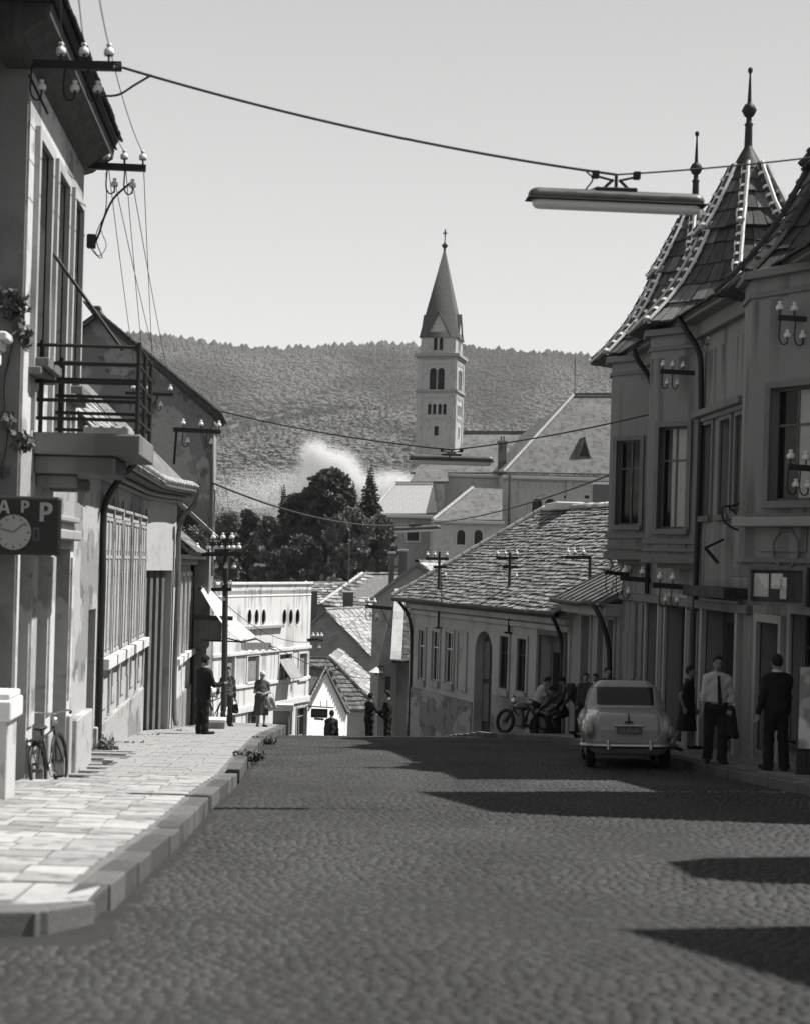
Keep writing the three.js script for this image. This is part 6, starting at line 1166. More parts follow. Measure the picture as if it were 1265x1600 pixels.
// plants at the foot of walls and kerb
function tuft(label, px, py, d, w, hgt, n, m = leafMat[2]) {
  const b = at(px, py, d), t = thing('weed_tuft', label, 'weeds', b, 'weeds along the left pavement'), f = new MB(), s = new MB();
  for (let i = 0; i < n; i++) { const p = b.clone().add(V(rr(-w, w), 0, rr(-w, w))), q = p.clone().add(V(rr(-0.12, 0.12), rr(0.4, 1) * hgt, rr(-0.12, 0.12))); s.rod(p, q, 0.006, 0.003, 3); leafCloud(f, p.clone().lerp(q, 0.75), hgt * 0.22, 9, 0.05); leafCloud(f, p.clone().lerp(q, 0.35), hgt * 0.2, 6, 0.05); }
  s.build('stems', m, t); f.build('leaves', m, t);
}
tuft('bushy weed clump at the foot of the shuttered house', 155, 1186, 26.9, 0.22, 0.42, 70, leafMat[3]);
tuft('low grass along the plinth of the shuttered house', 190, 1172, 29.4, 0.35, 0.14, 70, leafMat[3]); tuft('low grass by the wooden gate of the shuttered house', 232, 1158, 33.2, 0.3, 0.12, 40, leafMat[3]);
tuft('weeds growing over the broken kerb', 388, 1188, 26.2, 0.2, 0.16, 40, leafMat[2]); tuft('weeds at the far kerb end by the crest', 415, 1160, 33.5, 0.2, 0.1, 40, leafMat[2]); tuft('weeds at the downpipe beside the small house', 275, 1150, 36.2, 0.2, 0.15, 30, leafMat[3]);
// ---------------------------------------------------------------- smooth bodies from distance fields
function nets(f, lo, hi, h, nf = f) {
  const nx = Math.ceil((hi.x - lo.x) / h) + 1, ny = Math.ceil((hi.y - lo.y) / h) + 1, nz = Math.ceil((hi.z - lo.z) / h) + 1, val = new Float32Array(nx * ny * nz), id = new Int32Array(nx * ny * nz).fill(-1);
  const p = V(0, 0, 0), at3 = (i, j, k) => i + nx * (j + ny * k);
  for (let k = 0; k < nz; k++) for (let j = 0; j < ny; j++) for (let i = 0; i < nx; i++) val[at3(i, j, k)] = f(p.set(lo.x + i * h, lo.y + j * h, lo.z + k * h));
  const pos = [], idx = [], C = [[0, 0, 0], [1, 0, 0], [0, 1, 0], [1, 1, 0], [0, 0, 1], [1, 0, 1], [0, 1, 1], [1, 1, 1]], E = [[0, 1], [2, 3], [4, 5], [6, 7], [0, 2], [1, 3], [4, 6], [5, 7], [0, 4], [1, 5], [2, 6], [3, 7]];
  const v = new Float32Array(8);
  for (let k = 0; k < nz - 1; k++) for (let j = 0; j < ny - 1; j++) for (let i = 0; i < nx - 1; i++) {
    let m = 0; for (let c = 0; c < 8; c++) { v[c] = val[at3(i + C[c][0], j + C[c][1], k + C[c][2])]; if (v[c] < 0) m |= 1 << c; }
    if (m === 0 || m === 255) continue;
    let x = 0, y = 0, z = 0, n = 0;
    for (const [a, b] of E) if ((v[a] < 0) !== (v[b] < 0)) { const t = v[a] / (v[a] - v[b]); x += C[a][0] + t * (C[b][0] - C[a][0]); y += C[a][1] + t * (C[b][1] - C[a][1]); z += C[a][2] + t * (C[b][2] - C[a][2]); n++; }
    id[at3(i, j, k)] = pos.length / 3; pos.push(lo.x + (i + x / n) * h, lo.y + (j + y / n) * h, lo.z + (k + z / n) * h);
  }
  const quad = (a, b, c, d, flip) => { if (a < 0 || b < 0 || c < 0 || d < 0) return; if (flip) idx.push(a, c, b, a, d, c); else idx.push(a, b, c, a, c, d); };
  for (let k = 1; k < nz - 1; k++) for (let j = 1; j < ny - 1; j++) for (let i = 1; i < nx - 1; i++) {
    const s = val[at3(i, j, k)] < 0;
    if (s !== (val[at3(i + 1, j, k)] < 0)) quad(id[at3(i, j - 1, k - 1)], id[at3(i, j, k - 1)], id[at3(i, j, k)], id[at3(i, j - 1, k)], !s);
    if (s !== (val[at3(i, j + 1, k)] < 0)) quad(id[at3(i - 1, j, k - 1)], id[at3(i - 1, j, k)], id[at3(i, j, k)], id[at3(i, j, k - 1)], !s);
    if (s !== (val[at3(i, j, k + 1)] < 0)) quad(id[at3(i - 1, j - 1, k)], id[at3(i, j - 1, k)], id[at3(i, j, k)], id[at3(i - 1, j, k)], !s);
  }
  const nor = new Float32Array(pos.length), e = h * 0.5, q = V(0, 0, 0);
  for (let i = 0; i < pos.length; i += 3) {
    const [x, y, z] = [pos[i], pos[i + 1], pos[i + 2]], g = V(nf(q.set(x + e, y, z)) - nf(q.set(x - e, y, z)), nf(q.set(x, y + e, z)) - nf(q.set(x, y - e, z)), nf(q.set(x, y, z + e)) - nf(q.set(x, y, z - e))).normalize();
    nor[i] = g.x; nor[i + 1] = g.y; nor[i + 2] = g.z;
  }
  const g = new THREE.BufferGeometry(); g.setAttribute('position', new THREE.Float32BufferAttribute(pos, 3)); g.setAttribute('normal', new THREE.BufferAttribute(nor, 3)); g.setIndex(idx);
  return g;
}
const smin = (a, b, k) => { const h = Math.max(k - Math.abs(a - b), 0) / k; return Math.min(a, b) - h * h * k * 0.25; };
function capD(p, a, b, ra, rb) {
  const bx = b.x - a.x, by = b.y - a.y, bz = b.z - a.z, px = p.x - a.x, py = p.y - a.y, pz = p.z - a.z, t = clamp((px * bx + py * by + pz * bz) / (bx * bx + by * by + bz * bz + 1e-9), 0, 1);
  const dx = px - bx * t, dy = py - by * t, dz = pz - bz * t; return Math.sqrt(dx * dx + dy * dy + dz * dz) - (ra + (rb - ra) * t);
}
function ellD(p, c, rx, ry, rz) { const x = (p.x - c.x) / rx, y = (p.y - c.y) / ry, z = (p.z - c.z) / rz, k0 = Math.sqrt(x * x + y * y + z * z), a = x / rx, b = y / ry, d = z / rz, k1 = Math.sqrt(a * a + b * b + d * d); return k0 < 1e-6 ? -Math.min(rx, ry, rz) : k0 * (k0 - 1) / k1; }
function boxD(x, y, z, hx, hy, hz, r) { const a = Math.abs(x) - hx + r, b = Math.abs(y) - hy + r, c = Math.abs(z) - hz + r, m = Math.max(a, b, c), q = Math.hypot(Math.max(a, 0), Math.max(b, 0), Math.max(c, 0)); return q + Math.min(m, 0) - r; }
const withColor = (g, fn) => { const p = g.attributes.position, c = new Float32Array(p.count * 3); for (let i = 0; i < p.count; i++) { const v = fn(p.getX(i), p.getY(i), p.getZ(i)); c[i * 3] = c[i * 3 + 1] = c[i * 3 + 2] = v; } g.setAttribute('color', new THREE.BufferAttribute(c, 3)); return g; };
const skinMat = mat(1, { rough: 0.6, vc: true }); skinMat.vertexColors = true;
const clothMats = {}; const clothMat = (v) => clothMats[v] ??= mat(v, { tex: TX.cloth, rough: 0.95, bump: 0.002 });
const dirv = (a) => V(...a).normalize();
function person(o) {
  const S = o.height / 1.75, t = thing('person', o.label, 'person', o.pos, o.group ?? 'people in the street'); t.rotation.y = o.yaw; t.scale.setScalar(S); t.updateMatrixWorld(true);
  const drop = o.drop ?? 0, lean = o.lean ?? 0.03, side = o.side ?? 0;
  const pel = V(0, 0.93 - drop, -(o.back ?? 0)), rot = (x, y, z) => V(x, y, z).applyEuler(new THREE.Euler(lean, 0, side)).add(pel);
  const chest = rot(0, 0.34, 0), neck = rot(0, 0.53, -0.005), nk2 = rot(0, 0.6, 0.005), hl = o.headLean ?? lean, head = nk2.clone().add(V(0, 0.1, 0.02).applyEuler(new THREE.Euler(hl, o.headTurn ?? 0, side, 'YXZ')));
  const hq = new THREE.Quaternion().setFromEuler(new THREE.Euler(hl + (o.nod ?? 0), o.headTurn ?? 0, side, 'YXZ')), hqi = hq.clone().invert();
  const arms = [1, -1].map((s) => { const a = (s > 0 ? o.armL : o.armR) ?? {}, sh = rot(s * 0.16, 0.44, 0), u = dirv(a.u ?? [0.16, -1, 0.02]), f = dirv(a.f ?? [0.05, -1, 0.22]); const el = sh.clone().add(V(u.x * s, u.y, u.z).multiplyScalar(0.29)), wr = el.clone().add(V(f.x * s, f.y, f.z).multiplyScalar(0.25)); return { s, sh, el, wr, dir: V(f.x * s, f.y, f.z), curl: a.curl ?? 0.5 }; });
  const legs = [1, -1].map((s) => { const l = (s > 0 ? o.legL : o.legR) ?? {}, hip = V(s * 0.088, pel.y - 0.03, pel.z), a = dirv(l.t ?? [0.04, -1, 0]), b = dirv(l.s ?? [0.01, -1, -0.03]); const kn = hip.clone().add(V(a.x * s, a.y, a.z).multiplyScalar(0.42)), an = kn.clone().add(V(b.x * s, b.y, b.z).multiplyScalar(0.41)); const toe = dirv(l.f ?? [0.18, -0.22, 1]); return { s, hip, kn, an, toe: an.clone().add(V(toe.x * s, toe.y, toe.z).multiplyScalar(0.17)) }; });
  const lowest = Math.min(...legs.map((l) => Math.min(l.an.y - 0.075, l.toe.y - 0.035)));
  const lift = -lowest; for (const v of [pel, chest, neck, nk2, head, ...arms.flatMap((a) => [a.sh, a.el, a.wr]), ...legs.flatMap((l) => [l.hip, l.kn, l.an, l.toe])]) v.y += lift;
  const all = [pel, head, ...arms.flatMap((a) => [a.sh, a.el, a.wr]), ...legs.flatMap((l) => [l.kn, l.an, l.toe])];
  const bounds = (list, m) => { const b = new THREE.Box3().setFromPoints(list).expandByScalar(m); return [b.min, b.max]; };
  const chL = chest.clone().lerp(pel, 0.12);
  const torso = (p, g) => { let d = ellD(p, chL, 0.16 + g, 0.215 + g, 0.11 + g); d = smin(d, ellD(p, pel.clone().lerp(chest, 0.35), 0.135 + g + (o.stout ?? 0), 0.2 + g, 0.105 + g + (o.stout ?? 0)), 0.08); for (const a of arms) d = smin(d, capD(p, neck, a.sh, 0.052 + g * 0.6, 0.056 + g * 0.8), 0.06); return smin(d, ellD(p, pel, 0.155 + g + (o.stout ?? 0) * 0.7, 0.12 + g, 0.115 + g + (o.stout ?? 0) * 0.7), 0.09); };
  const limb = (p, a, g) => Math.min(capD(p, a.sh, a.el, 0.05 + g, 0.04 + g), capD(p, a.el, a.wr, 0.039 + g, 0.027 + g));
  // body: one continuous surface
  const bodyF = (p) => { let d = torso(p, 0); for (const a of arms) d = smin(d, limb(p, a, 0), 0.05); for (const l of legs) { d = smin(d, capD(p, l.hip, l.kn, 0.078, 0.05), 0.06); d = smin(d, capD(p, l.kn, l.an, 0.05, 0.033), 0.03); d = smin(d, capD(p, l.an.clone().add(V(0, -0.03, 0)), l.toe, 0.036, 0.028), 0.03); } d = smin(d, capD(p, neck, nk2, 0.055, 0.05), 0.05); return smin(d, ellD(p, head, 0.06, 0.08, 0.07), 0.04); };
  const tone = o.skin ?? 0.3, bodyG = withColor(nets(bodyF, ...bounds(all, 0.17), 0.019), () => tone);
  const hf = (q) => { const p = q; let d = ellD(p, V(0, 0.025, -0.012), 0.074, 0.098, 0.093); d = smin(d, ellD(p, V(0, -0.045, 0.018), 0.056, 0.07, 0.066), 0.04); d = smin(d, capD(p, V(0, 0.012, 0.084), V(0, -0.022, 0.104), 0.008, 0.014), 0.015); for (const s of [1, -1]) { d = Math.max(d, -(p.distanceTo(V(s * 0.031, 0.006, 0.096)) - 0.017)); d = smin(d, p.distanceTo(V(s * 0.03, 0.004, 0.07)) - 0.0135, 0.004); d = smin(d, ellD(p, V(s * 0.077, 0, -0.005), 0.012, 0.03, 0.02), 0.01); } d = smin(d, capD(p, V(-0.022, -0.058, 0.08), V(0.022, -0.058, 0.08), 0.006, 0.006), 0.01); return smin(d, capD(p, V(0, -0.06, -0.02), V(0, -0.14, -0.03), 0.05, 0.052), 0.03); };
  const headG = withColor(nets(hf, V(-0.11, -0.15, -0.13), V(0.11, 0.14, 0.13), 0.008), (x, y, z) => (z > 0.06 && Math.abs(Math.abs(x) - 0.031) < 0.014 && Math.abs(y - 0.005) < 0.008 ? 0.05 : z > 0.07 && Math.abs(y + 0.058) < 0.008 && Math.abs(x) < 0.025 ? tone * 0.6 : z > 0.07 && Math.abs(y - 0.03) < 0.006 && Math.abs(Math.abs(x) - 0.031) < 0.02 ? 0.08 : tone));
  headG.applyQuaternion(hq).translate(head.x, head.y, head.z);
  const handG = arms.map((a) => {
    const z = a.dir.clone().normalize(), lat = V(0, 0, 1).cross(z).lengthSq() > 0.05 ? V(a.s * 0.25, 0, 1) : V(1, 0, 0), x = lat.clone().addScaledVector(z, -lat.dot(z)).normalize(), n = x.clone().cross(z).multiplyScalar(a.s).normalize(), W = (u, v, w) => a.wr.clone().addScaledVector(z, u).addScaledVector(x, v).addScaledVector(n, w);
    const caps = [[W(0, 0, 0), W(0.07, 0.018, 0), 0.024, 0.021], [W(0.01, -0.008, 0), W(0.072, -0.02, 0), 0.022, 0.019]];
    [[0.03, 0.082, 0.07], [0.01, 0.088, 0.08], [-0.01, 0.084, 0.074], [-0.03, 0.074, 0.058]].forEach(([v, b, len]) => { const c = a.curl, k1 = W(b + Math.cos(c) * len * 0.5, v * 1.02, Math.sin(c) * len * 0.5), k2 = W(b + Math.cos(c) * len * 0.5 + Math.cos(c * 2.2) * len * 0.5, v, Math.sin(c) * len * 0.5 + Math.sin(c * 2.2) * len * 0.5); caps.push([W(b - 0.02, v, 0), k1, 0.0105, 0.0095], [k1, k2, 0.0095, 0.008]); });
    const t1 = W(0.055, 0.052, 0.014), t2 = W(0.085, 0.056, 0.028); caps.push([W(0.015, 0.022, 0), t1, 0.014, 0.011], [t1, t2, 0.011, 0.009]);
    const f = (p) => { let d = 1; caps.forEach((c, i) => { const e = capD(p, ...c); d = i < 2 ? smin(d, e, 0.02) : smin(d, e, 0.005); }); return d; };
    return withColor(nets(f, ...bounds(caps.flatMap((c) => [c[0], c[1]]), 0.035), 0.0065), () => tone);
  });
  const m = shadowed(new THREE.Mesh(mergeGeometries([bodyG, headG, ...handG]), skinMat)); m.name = 'body'; t.add(m);
  const part = (name, g, v) => { const uv = new Float32Array(g.attributes.position.count * 2); for (let i = 0; i < uv.length / 2; i++) { uv[i * 2] = g.attributes.position.getX(i) + g.attributes.position.getZ(i) * 0.5; uv[i * 2 + 1] = g.attributes.position.getY(i); } g.setAttribute('uv', new THREE.BufferAttribute(uv, 2)); const q = shadowed(new THREE.Mesh(g, clothMat(v))); q.name = name; t.add(q); return q; };
  const ax = V(0, 1, 0).applyEuler(new THREE.Euler(lean, 0, side));
  const up = (p) => p.clone().sub(pel).dot(ax);
  // trousers or skirt
  const crease = (p, k) => 0.006 * Math.sin(p.y * 34 + Math.sin(p.x * 23) * 1.5 + k) * Math.sin(p.z * 21 + p.x * 13 + k);
  if (o.skirt === undefined) {
    const f = (p) => { let d = ellD(p, pel, 0.172, 0.15, 0.133); for (const l of legs) { d = smin(d, capD(p, l.hip, l.kn, 0.098, 0.075), 0.07); d = smin(d, Math.max(capD(p, l.kn, l.an.clone().add(V(0, -0.04, 0)), 0.075, 0.082), l.an.y - 0.035 - p.y), 0.03); } return Math.max(d + crease(p, 1), up(p) - 0.13); };
    part('trousers', nets(f, ...bounds([pel.clone().add(V(0, 0.16, 0)), pel.clone().add(V(0, -0.1, 0)), ...legs.flatMap((l) => [l.hip, l.kn, l.an])], 0.2), 0.017), o.bottom ?? 0.03);
  } else {
    const kc = legs[0].kn.clone().add(legs[1].kn).multiplyScalar(0.5), hem = V(kc.x, pel.y - o.skirt, kc.z - 0.02);
    const f = (p) => { let d = ellD(p, pel, 0.175 + (o.stout ?? 0), 0.17, 0.14 + (o.stout ?? 0)); d = smin(d, capD(V(p.x * 0.92, p.y, p.z * 1.1), pel, hem, 0.16 + (o.stout ?? 0), 0.225), 0.06); const fold = 0.011 * Math.sin(Math.atan2(p.z - pel.z, p.x) * 9) * smooth(pel.y, hem.y, p.y); return Math.max(d + fold, up(p) - 0.16, hem.y - p.y); };
    part('skirt', nets(f, ...bounds([pel.clone().add(V(0, 0.2, 0)), hem], 0.32), 0.018), o.bottom ?? 0.03);
  }
  // shirt, jacket or blouse
  const hemT = o.hem ?? 0.1, sl = o.sleeve ?? 1;
  const tf = (p) => { let d = torso(p, o.bulk ?? 0.02); for (const a of arms) { let e = capD(p, a.sh, a.el, 0.056 + (o.bulk ?? 0.02) * 0.5, 0.05); if (sl >= 1) e = smin(e, capD(p, a.el, a.wr.clone().lerp(a.el, 0.05), 0.053, 0.042), 0.02); else e = Math.max(e, p.clone().sub(a.sh).dot(a.el.clone().sub(a.sh).normalize()) - 0.2); d = smin(d, e, 0.05); } d = Math.max(d + crease(p, 4), hemT - up(p), up(p) - 0.56); return d; };
  part(o.topName ?? 'shirt', nets(tf, ...bounds([rot(0, hemT, 0).add(V(0, lift, 0)), chest, neck, ...arms.flatMap((a) => [a.sh, a.el, a.wr])], 0.2), 0.017), o.top ?? 0.5);
  if (o.collar) part('collar', nets((p) => Math.max(Math.abs(capD(p, neck, nk2, 0.066, 0.06)) - 0.009, up(p) - 0.595, 0.5 - up(p)), ...bounds([neck, nk2], 0.1), 0.009), o.collar);
  // hair or scarf
  const hc = V(0, 0.025, -0.012), hairF = (p) => { const q = p.clone().sub(head).applyQuaternion(hqi); let d = ellD(q, hc, 0.086, 0.112, 0.106); if (o.bun) d = smin(d, q.distanceTo(V(0, -0.02, -0.11)) - 0.045, 0.03); const face = q.z - (o.fringe ?? 0.03) - (q.y - 0.03) * 0.9; return Math.max(d, Math.min(face, 1), (o.hairLow ?? -0.05) - q.y); };
  part(o.scarf ? 'headscarf' : 'hair', nets(hairF, ...bounds([head], 0.19), 0.01), o.hair ?? 0.02);
  legs.forEach((l) => { const a = l.an.clone().add(V(0, -0.045, 0)), d = l.toe.clone().sub(l.an).setY(0).normalize(), heel = a.clone().addScaledVector(d, -0.05), b = V(l.toe.x, l.toe.y, l.toe.z).addScaledVector(d, 0.05); part('shoe', nets((p) => Math.max(smin(capD(p, heel, a.clone().lerp(b, 0.4), 0.042, 0.044), capD(p, a, b, 0.04, 0.033), 0.02), Math.min(heel.y, b.y) - 0.03 - p.y), ...bounds([heel, b], 0.07), 0.011), o.shoe ?? 0.02); });
  return { t, arms, legs, S, head, chest, neck, pel, rot, lift };
}
const stand = (px, d, right) => { const x = at(px, 1120, d).x; return V(x, right ? rightY(d) + 0.01 * (x - 7) + 0.006 : x < 0 ? leftY(d) + 0.006 : roadY(x, d) + 0.004, -d); };
function box2(parent, name, a, v, hx, hy, hz, r = 0.02) { const m = shadowed(new THREE.Mesh(new RoundedBoxGeometry(hx, hy, hz, 2, r), clothMat(v))); m.name = name; m.position.copy(a); parent.add(m); return m; }
function carried(name, label, p, from, offset, v, sx, sy, sz) {     // something held in a hand: a thing of its own
  const w = from.clone().applyMatrix4(p.t.matrixWorld).add(offset), t = thing(name, label, 'bag', w.clone().add(V(0, -sy, 0)));
  { const g = nets((p) => boxD(p.x * (1 + 0.5 * (p.y / sy)), p.y, p.z * (1 + 0.6 * (p.y / sy)), sx / 2, sy / 2, sz / 2, Math.min(sx, sz) * 0.42) + 0.008 * Math.sin(p.x * 40 + p.y * 22), V(-sx, -sy, -sz), V(sx, sy, sz), 0.016); g.translate(w.x, w.y - 0.1 - sy / 2, w.z); new MB().add(g).build('pouch', clothMat(v), t); }
  new MB().tube([w.clone().add(V(-sx * 0.3, -0.1, 0)), w.clone().add(V(-sx * 0.2, -0.01, 0)), w.clone().add(V(sx * 0.2, -0.01, 0)), w.clone().add(V(sx * 0.3, -0.1, 0))], 0.01, 12, 5).build('handle', clothMat(v), t);
  return t;
}
const hangB = { u: [0.12, -1, -0.12], f: [0.05, -1, 0.12] }, hangF = { u: [0.14, -1, 0.16], f: [0.03, -1, 0.32] };
{ // right pavement
  const a = person({ label: 'man in white shirt and dark tie walking on the right pavement', pos: stand(1118, 25, 1), yaw: -0.12, height: 1.74, top: 0.46, bottom: 0.022, hem: 0.07, armR: { u: [0.22, -1, 0.08], f: [0.02, -1, 0.1] }, armL: { u: [0.3, -1, -0.02], f: [-0.25, -0.75, 0.5], curl: 1.1 }, legL: { t: [0.03, -1, 0.16], s: [0, -1, -0.05] }, legR: { t: [0.03, -1, -0.1], s: [0.01, -1, -0.22], f: [0.2, -0.4, 1] }, skin: 0.2, hair: 0.02 });
  const tie = new MB(); const n = a.rot(0, 0.5, 0.115).add(V(0, a.lift, 0)), w = a.rot(0.03, 0.06, 0.15).add(V(0, a.lift, 0)); tie.poly([n.clone().add(V(-0.02, 0, 0.02)), w.clone().add(V(-0.035, 0, 0.012)), w.clone().add(V(0, -0.05, 0.012)), w.clone().add(V(0.035, 0, 0.012)), n.clone().add(V(0.02, 0, 0.02))], 0.012); const tg = tie.geometry(); const tm = shadowed(new THREE.Mesh(tg, clothMat(0.02))); tm.name = 'tie'; a.t.add(tm);
  const jw = a.arms[0].wr.clone().applyMatrix4(a.t.matrixWorld), j = thing('folded_jacket', 'dark jacket draped over the arm of the man in white shirt', 'jacket', jw.clone().add(V(0, -0.5, 0)));
  { const g = nets((p) => { const k = clamp((0.05 - p.y) / 0.55, 0, 1); return boxD(p.x - 0.03 * k, p.y + 0.22, p.z, 0.055 + 0.05 * k, 0.27, 0.1 + 0.05 * k, 0.05) + 0.012 * Math.sin(p.x * 38 + p.z * 30) * k + 0.02 * Math.sin(p.z * 14 + p.x * 20) * smooth(0.6, 1, k); }, V(-0.3, -0.62, -0.3), V(0.35, 0.15, 0.3), 0.016); g.translate(jw.x + 0.03, jw.y + 0.02, jw.z - 0.04); new MB().add(g).build('cloth_body', clothMat(0.02), j); }
  person({ label: 'man in black suit with white collar walking away at the right', pos: stand(1212, 23.3, 1), yaw: Math.PI + 0.1, height: 1.76, top: 0.02, topName: 'jacket', bulk: 0.032, bottom: 0.018, hem: -0.14, collar: 0.6, armL: { u: [0.3, -1, -0.1], f: [0.15, -1, 0.1] }, armR: hangF, legL: { t: [0.03, -1, 0.1], s: [0, -1, -0.06] }, legR: { t: [0.03, -1, -0.06], s: [0.01, -1, -0.16] }, skin: 0.2 });
  person({ label: 'woman in dark dress stepping past the parked car', pos: stand(1072, 29.2, 1), yaw: 1.2, height: 1.6, top: 0.022, topName: 'dress_top', bottom: 0.022, skirt: 0.52, hem: 0.02, sleeve: 0.4, lean: 0.06, armL: hangF, armR: { u: [0.2, -0.8, -0.5], f: [0.1, -0.8, 0.3] }, legL: { t: [0.03, -1, 0.3], s: [0, -1, -0.05] }, legR: { t: [0.03, -1, -0.2], s: [0, -1, -0.45], f: [0.1, -0.7, 0.8] }, skin: 0.16, hairLow: -0.1, headTurn: -0.3 });
}
{ // by the motorcycle
  const g = 'people gathered by the motorcycle';
  person({ label: 'person in white shirt leaning over by the motorcycle', pos: stand(843, 41, 1), yaw: 1.35, height: 1.62, top: 0.42, bottom: 0.025, lean: 0.42, back: 0.12, armL: { u: [0.1, -0.8, 0.6], f: [0, -0.4, 1] }, armR: { u: [0.1, -0.9, 0.4], f: [0, -0.4, 1] }, skin: 0.18, group: g, hem: 0.03, sleeve: 0.5 });
  person({ label: 'dark figure crouching behind the motorcycle', pos: stand(873, 40.6, 1), yaw: -1.1, height: 1.7, top: 0.03, topName: 'jacket', bottom: 0.025, drop: 0.42, back: 0.12, lean: 0.55, hem: -0.08, legL: { t: [0.2, -0.25, 1], s: [0, -1, -0.35] }, legR: { t: [0.2, -0.35, 0.95], s: [0, -1, -0.5] }, armL: { u: [0.1, -0.8, 0.6], f: [0, -0.5, 1] }, armR: { u: [0.1, -0.7, 0.7], f: [0, -0.5, 1] }, skin: 0.16, group: g });
  person({ label: 'man in dark jacket bending forward beside the crouching figure', pos: stand(895, 40.2, 1), yaw: -1.4, height: 1.7, top: 0.045, topName: 'jacket', bottom: 0.03, lean: 0.75, back: 0.15, hem: -0.08, armL: { u: [0.1, -1, 0.3], f: [0, -0.8, 0.6] }, armR: { u: [0.1, -1, 0.4], f: [0, -0.8, 0.6] }, skin: 0.16, group: g });
  person({ label: 'man with pale face standing upright left of the car', pos: stand(913, 39.4, 1), yaw: -0.2, height: 1.58, top: 0.06, topName: 'jacket', bottom: 0.03, hem: -0.1, skin: 0.22, group: g });
  person({ label: 'woman with white collar standing close to the car', pos: stand(928, 38.4, 1), yaw: -0.5, height: 1.54, top: 0.05, topName: 'blouse', bottom: 0.03, skirt: 0.5, hem: 0.02, collar: 0.55, hairLow: -0.09, skin: 0.2, armL: { u: [0.2, -1, 0.2], f: [-0.4, -0.2, 0.9] }, group: g });
  person({ label: 'man whose head shows above the car roof', pos: stand(946, 35.8, 1), yaw: 0.2, height: 1.63, top: 0.04, topName: 'jacket', bottom: 0.03, hem: -0.12, skin: 0.2, armL: { u: [0.9, -0.1, 0.2], f: [0.8, 0.35, 0.2] }, group: g });
}
{ // left pavement
  person({ label: 'man in black suit standing by the wall at the left', pos: stand(317, 34.5, 0), yaw: 2.3, height: 1.76, top: 0.016, topName: 'jacket', bulk: 0.03, bottom: 0.016, hem: -0.14, skin: 0.2, armL: hangF, armR: { u: [0.3, -0.9, 0.3], f: [0.1, 0.1, 1] }, nod: 0.15 });
  const b = person({ label: 'man in open jacket facing up the street behind the pole', pos: stand(354, 43, 0), yaw: 0.25, height: 1.66, top: 0.09, topName: 'jacket', bottom: 0.05, hem: -0.1, collar: 0.4, skin: 0.24, armR: { u: [0.4, -0.8, 0.2], f: [0.2, -0.6, 0.6] }, armL: { u: [0.22, -1, 0], f: [0.04, -1, 0.08], curl: 1.2 } });
  carried('dark_handbag', 'small black handbag held by the man behind the pole', b, b.arms[0].wr, V(0, -0.07, 0), 0.02, 0.2, 0.26, 0.09);
  const c = person({ label: 'woman in dark dress and white headscarf at the pavement end', pos: stand(408, 43.8, 0), yaw: 0.25, height: 1.58, top: 0.1, topName: 'blouse', bottom: 0.1, skirt: 0.56, hem: 0.0, stout: 0.03, scarf: 1, hair: 0.75, hairLow: -0.1, fringe: 0.045, sleeve: 0.5, skin: 0.26, nod: 0.35, armL: { u: [0.35, -1, 0.1], f: [-0.75, -0.1, 0.7], curl: 0.9 }, armR: { u: [0.3, -1, 0.1], f: [-0.8, -0.1, 0.6], curl: 0.9 } });
  carried('cloth_bag', 'pale cloth bag hanging from the arm of the woman in headscarf', c, c.arms[0].el.clone().lerp(c.arms[0].wr, 0.3), V(0.06, -0.02, 0.02), 0.36, 0.3, 0.34, 0.14);
}
{ // beyond the crest
  person({ label: 'man walking downhill in front of the white gable', pos: stand(518, 52, 0), yaw: Math.PI - 0.2, height: 1.72, top: 0.05, topName: 'jacket', bottom: 0.02, hem: -0.12, skin: 0.22 });
  person({ label: 'man in dark suit, left of the pair talking at the crest', pos: stand(577, 47, 0), yaw: 2.2, height: 1.7, top: 0.02, topName: 'jacket', bottom: 0.018, hem: -0.14, skin: 0.18, armR: { u: [0.7, -0.7, 0.1], f: [0.5, -0.7, 0.5] }, armL: { u: [0.3, -1, 0.4], f: [-0.2, -0.2, 1] }, legL: { t: [0.08, -1, 0.12], s: [0.02, -1, -0.08] } });
  person({ label: 'man with light hair, right of the pair talking at the crest', pos: stand(606, 46.6, 0), yaw: -2.0, height: 1.72, top: 0.018, topName: 'jacket', bottom: 0.018, hem: -0.14, skin: 0.24, hair: 0.04, collar: 0.3, armL: { u: [0.3, -1, 0.3], f: [-0.2, -0.1, 1] } });
}
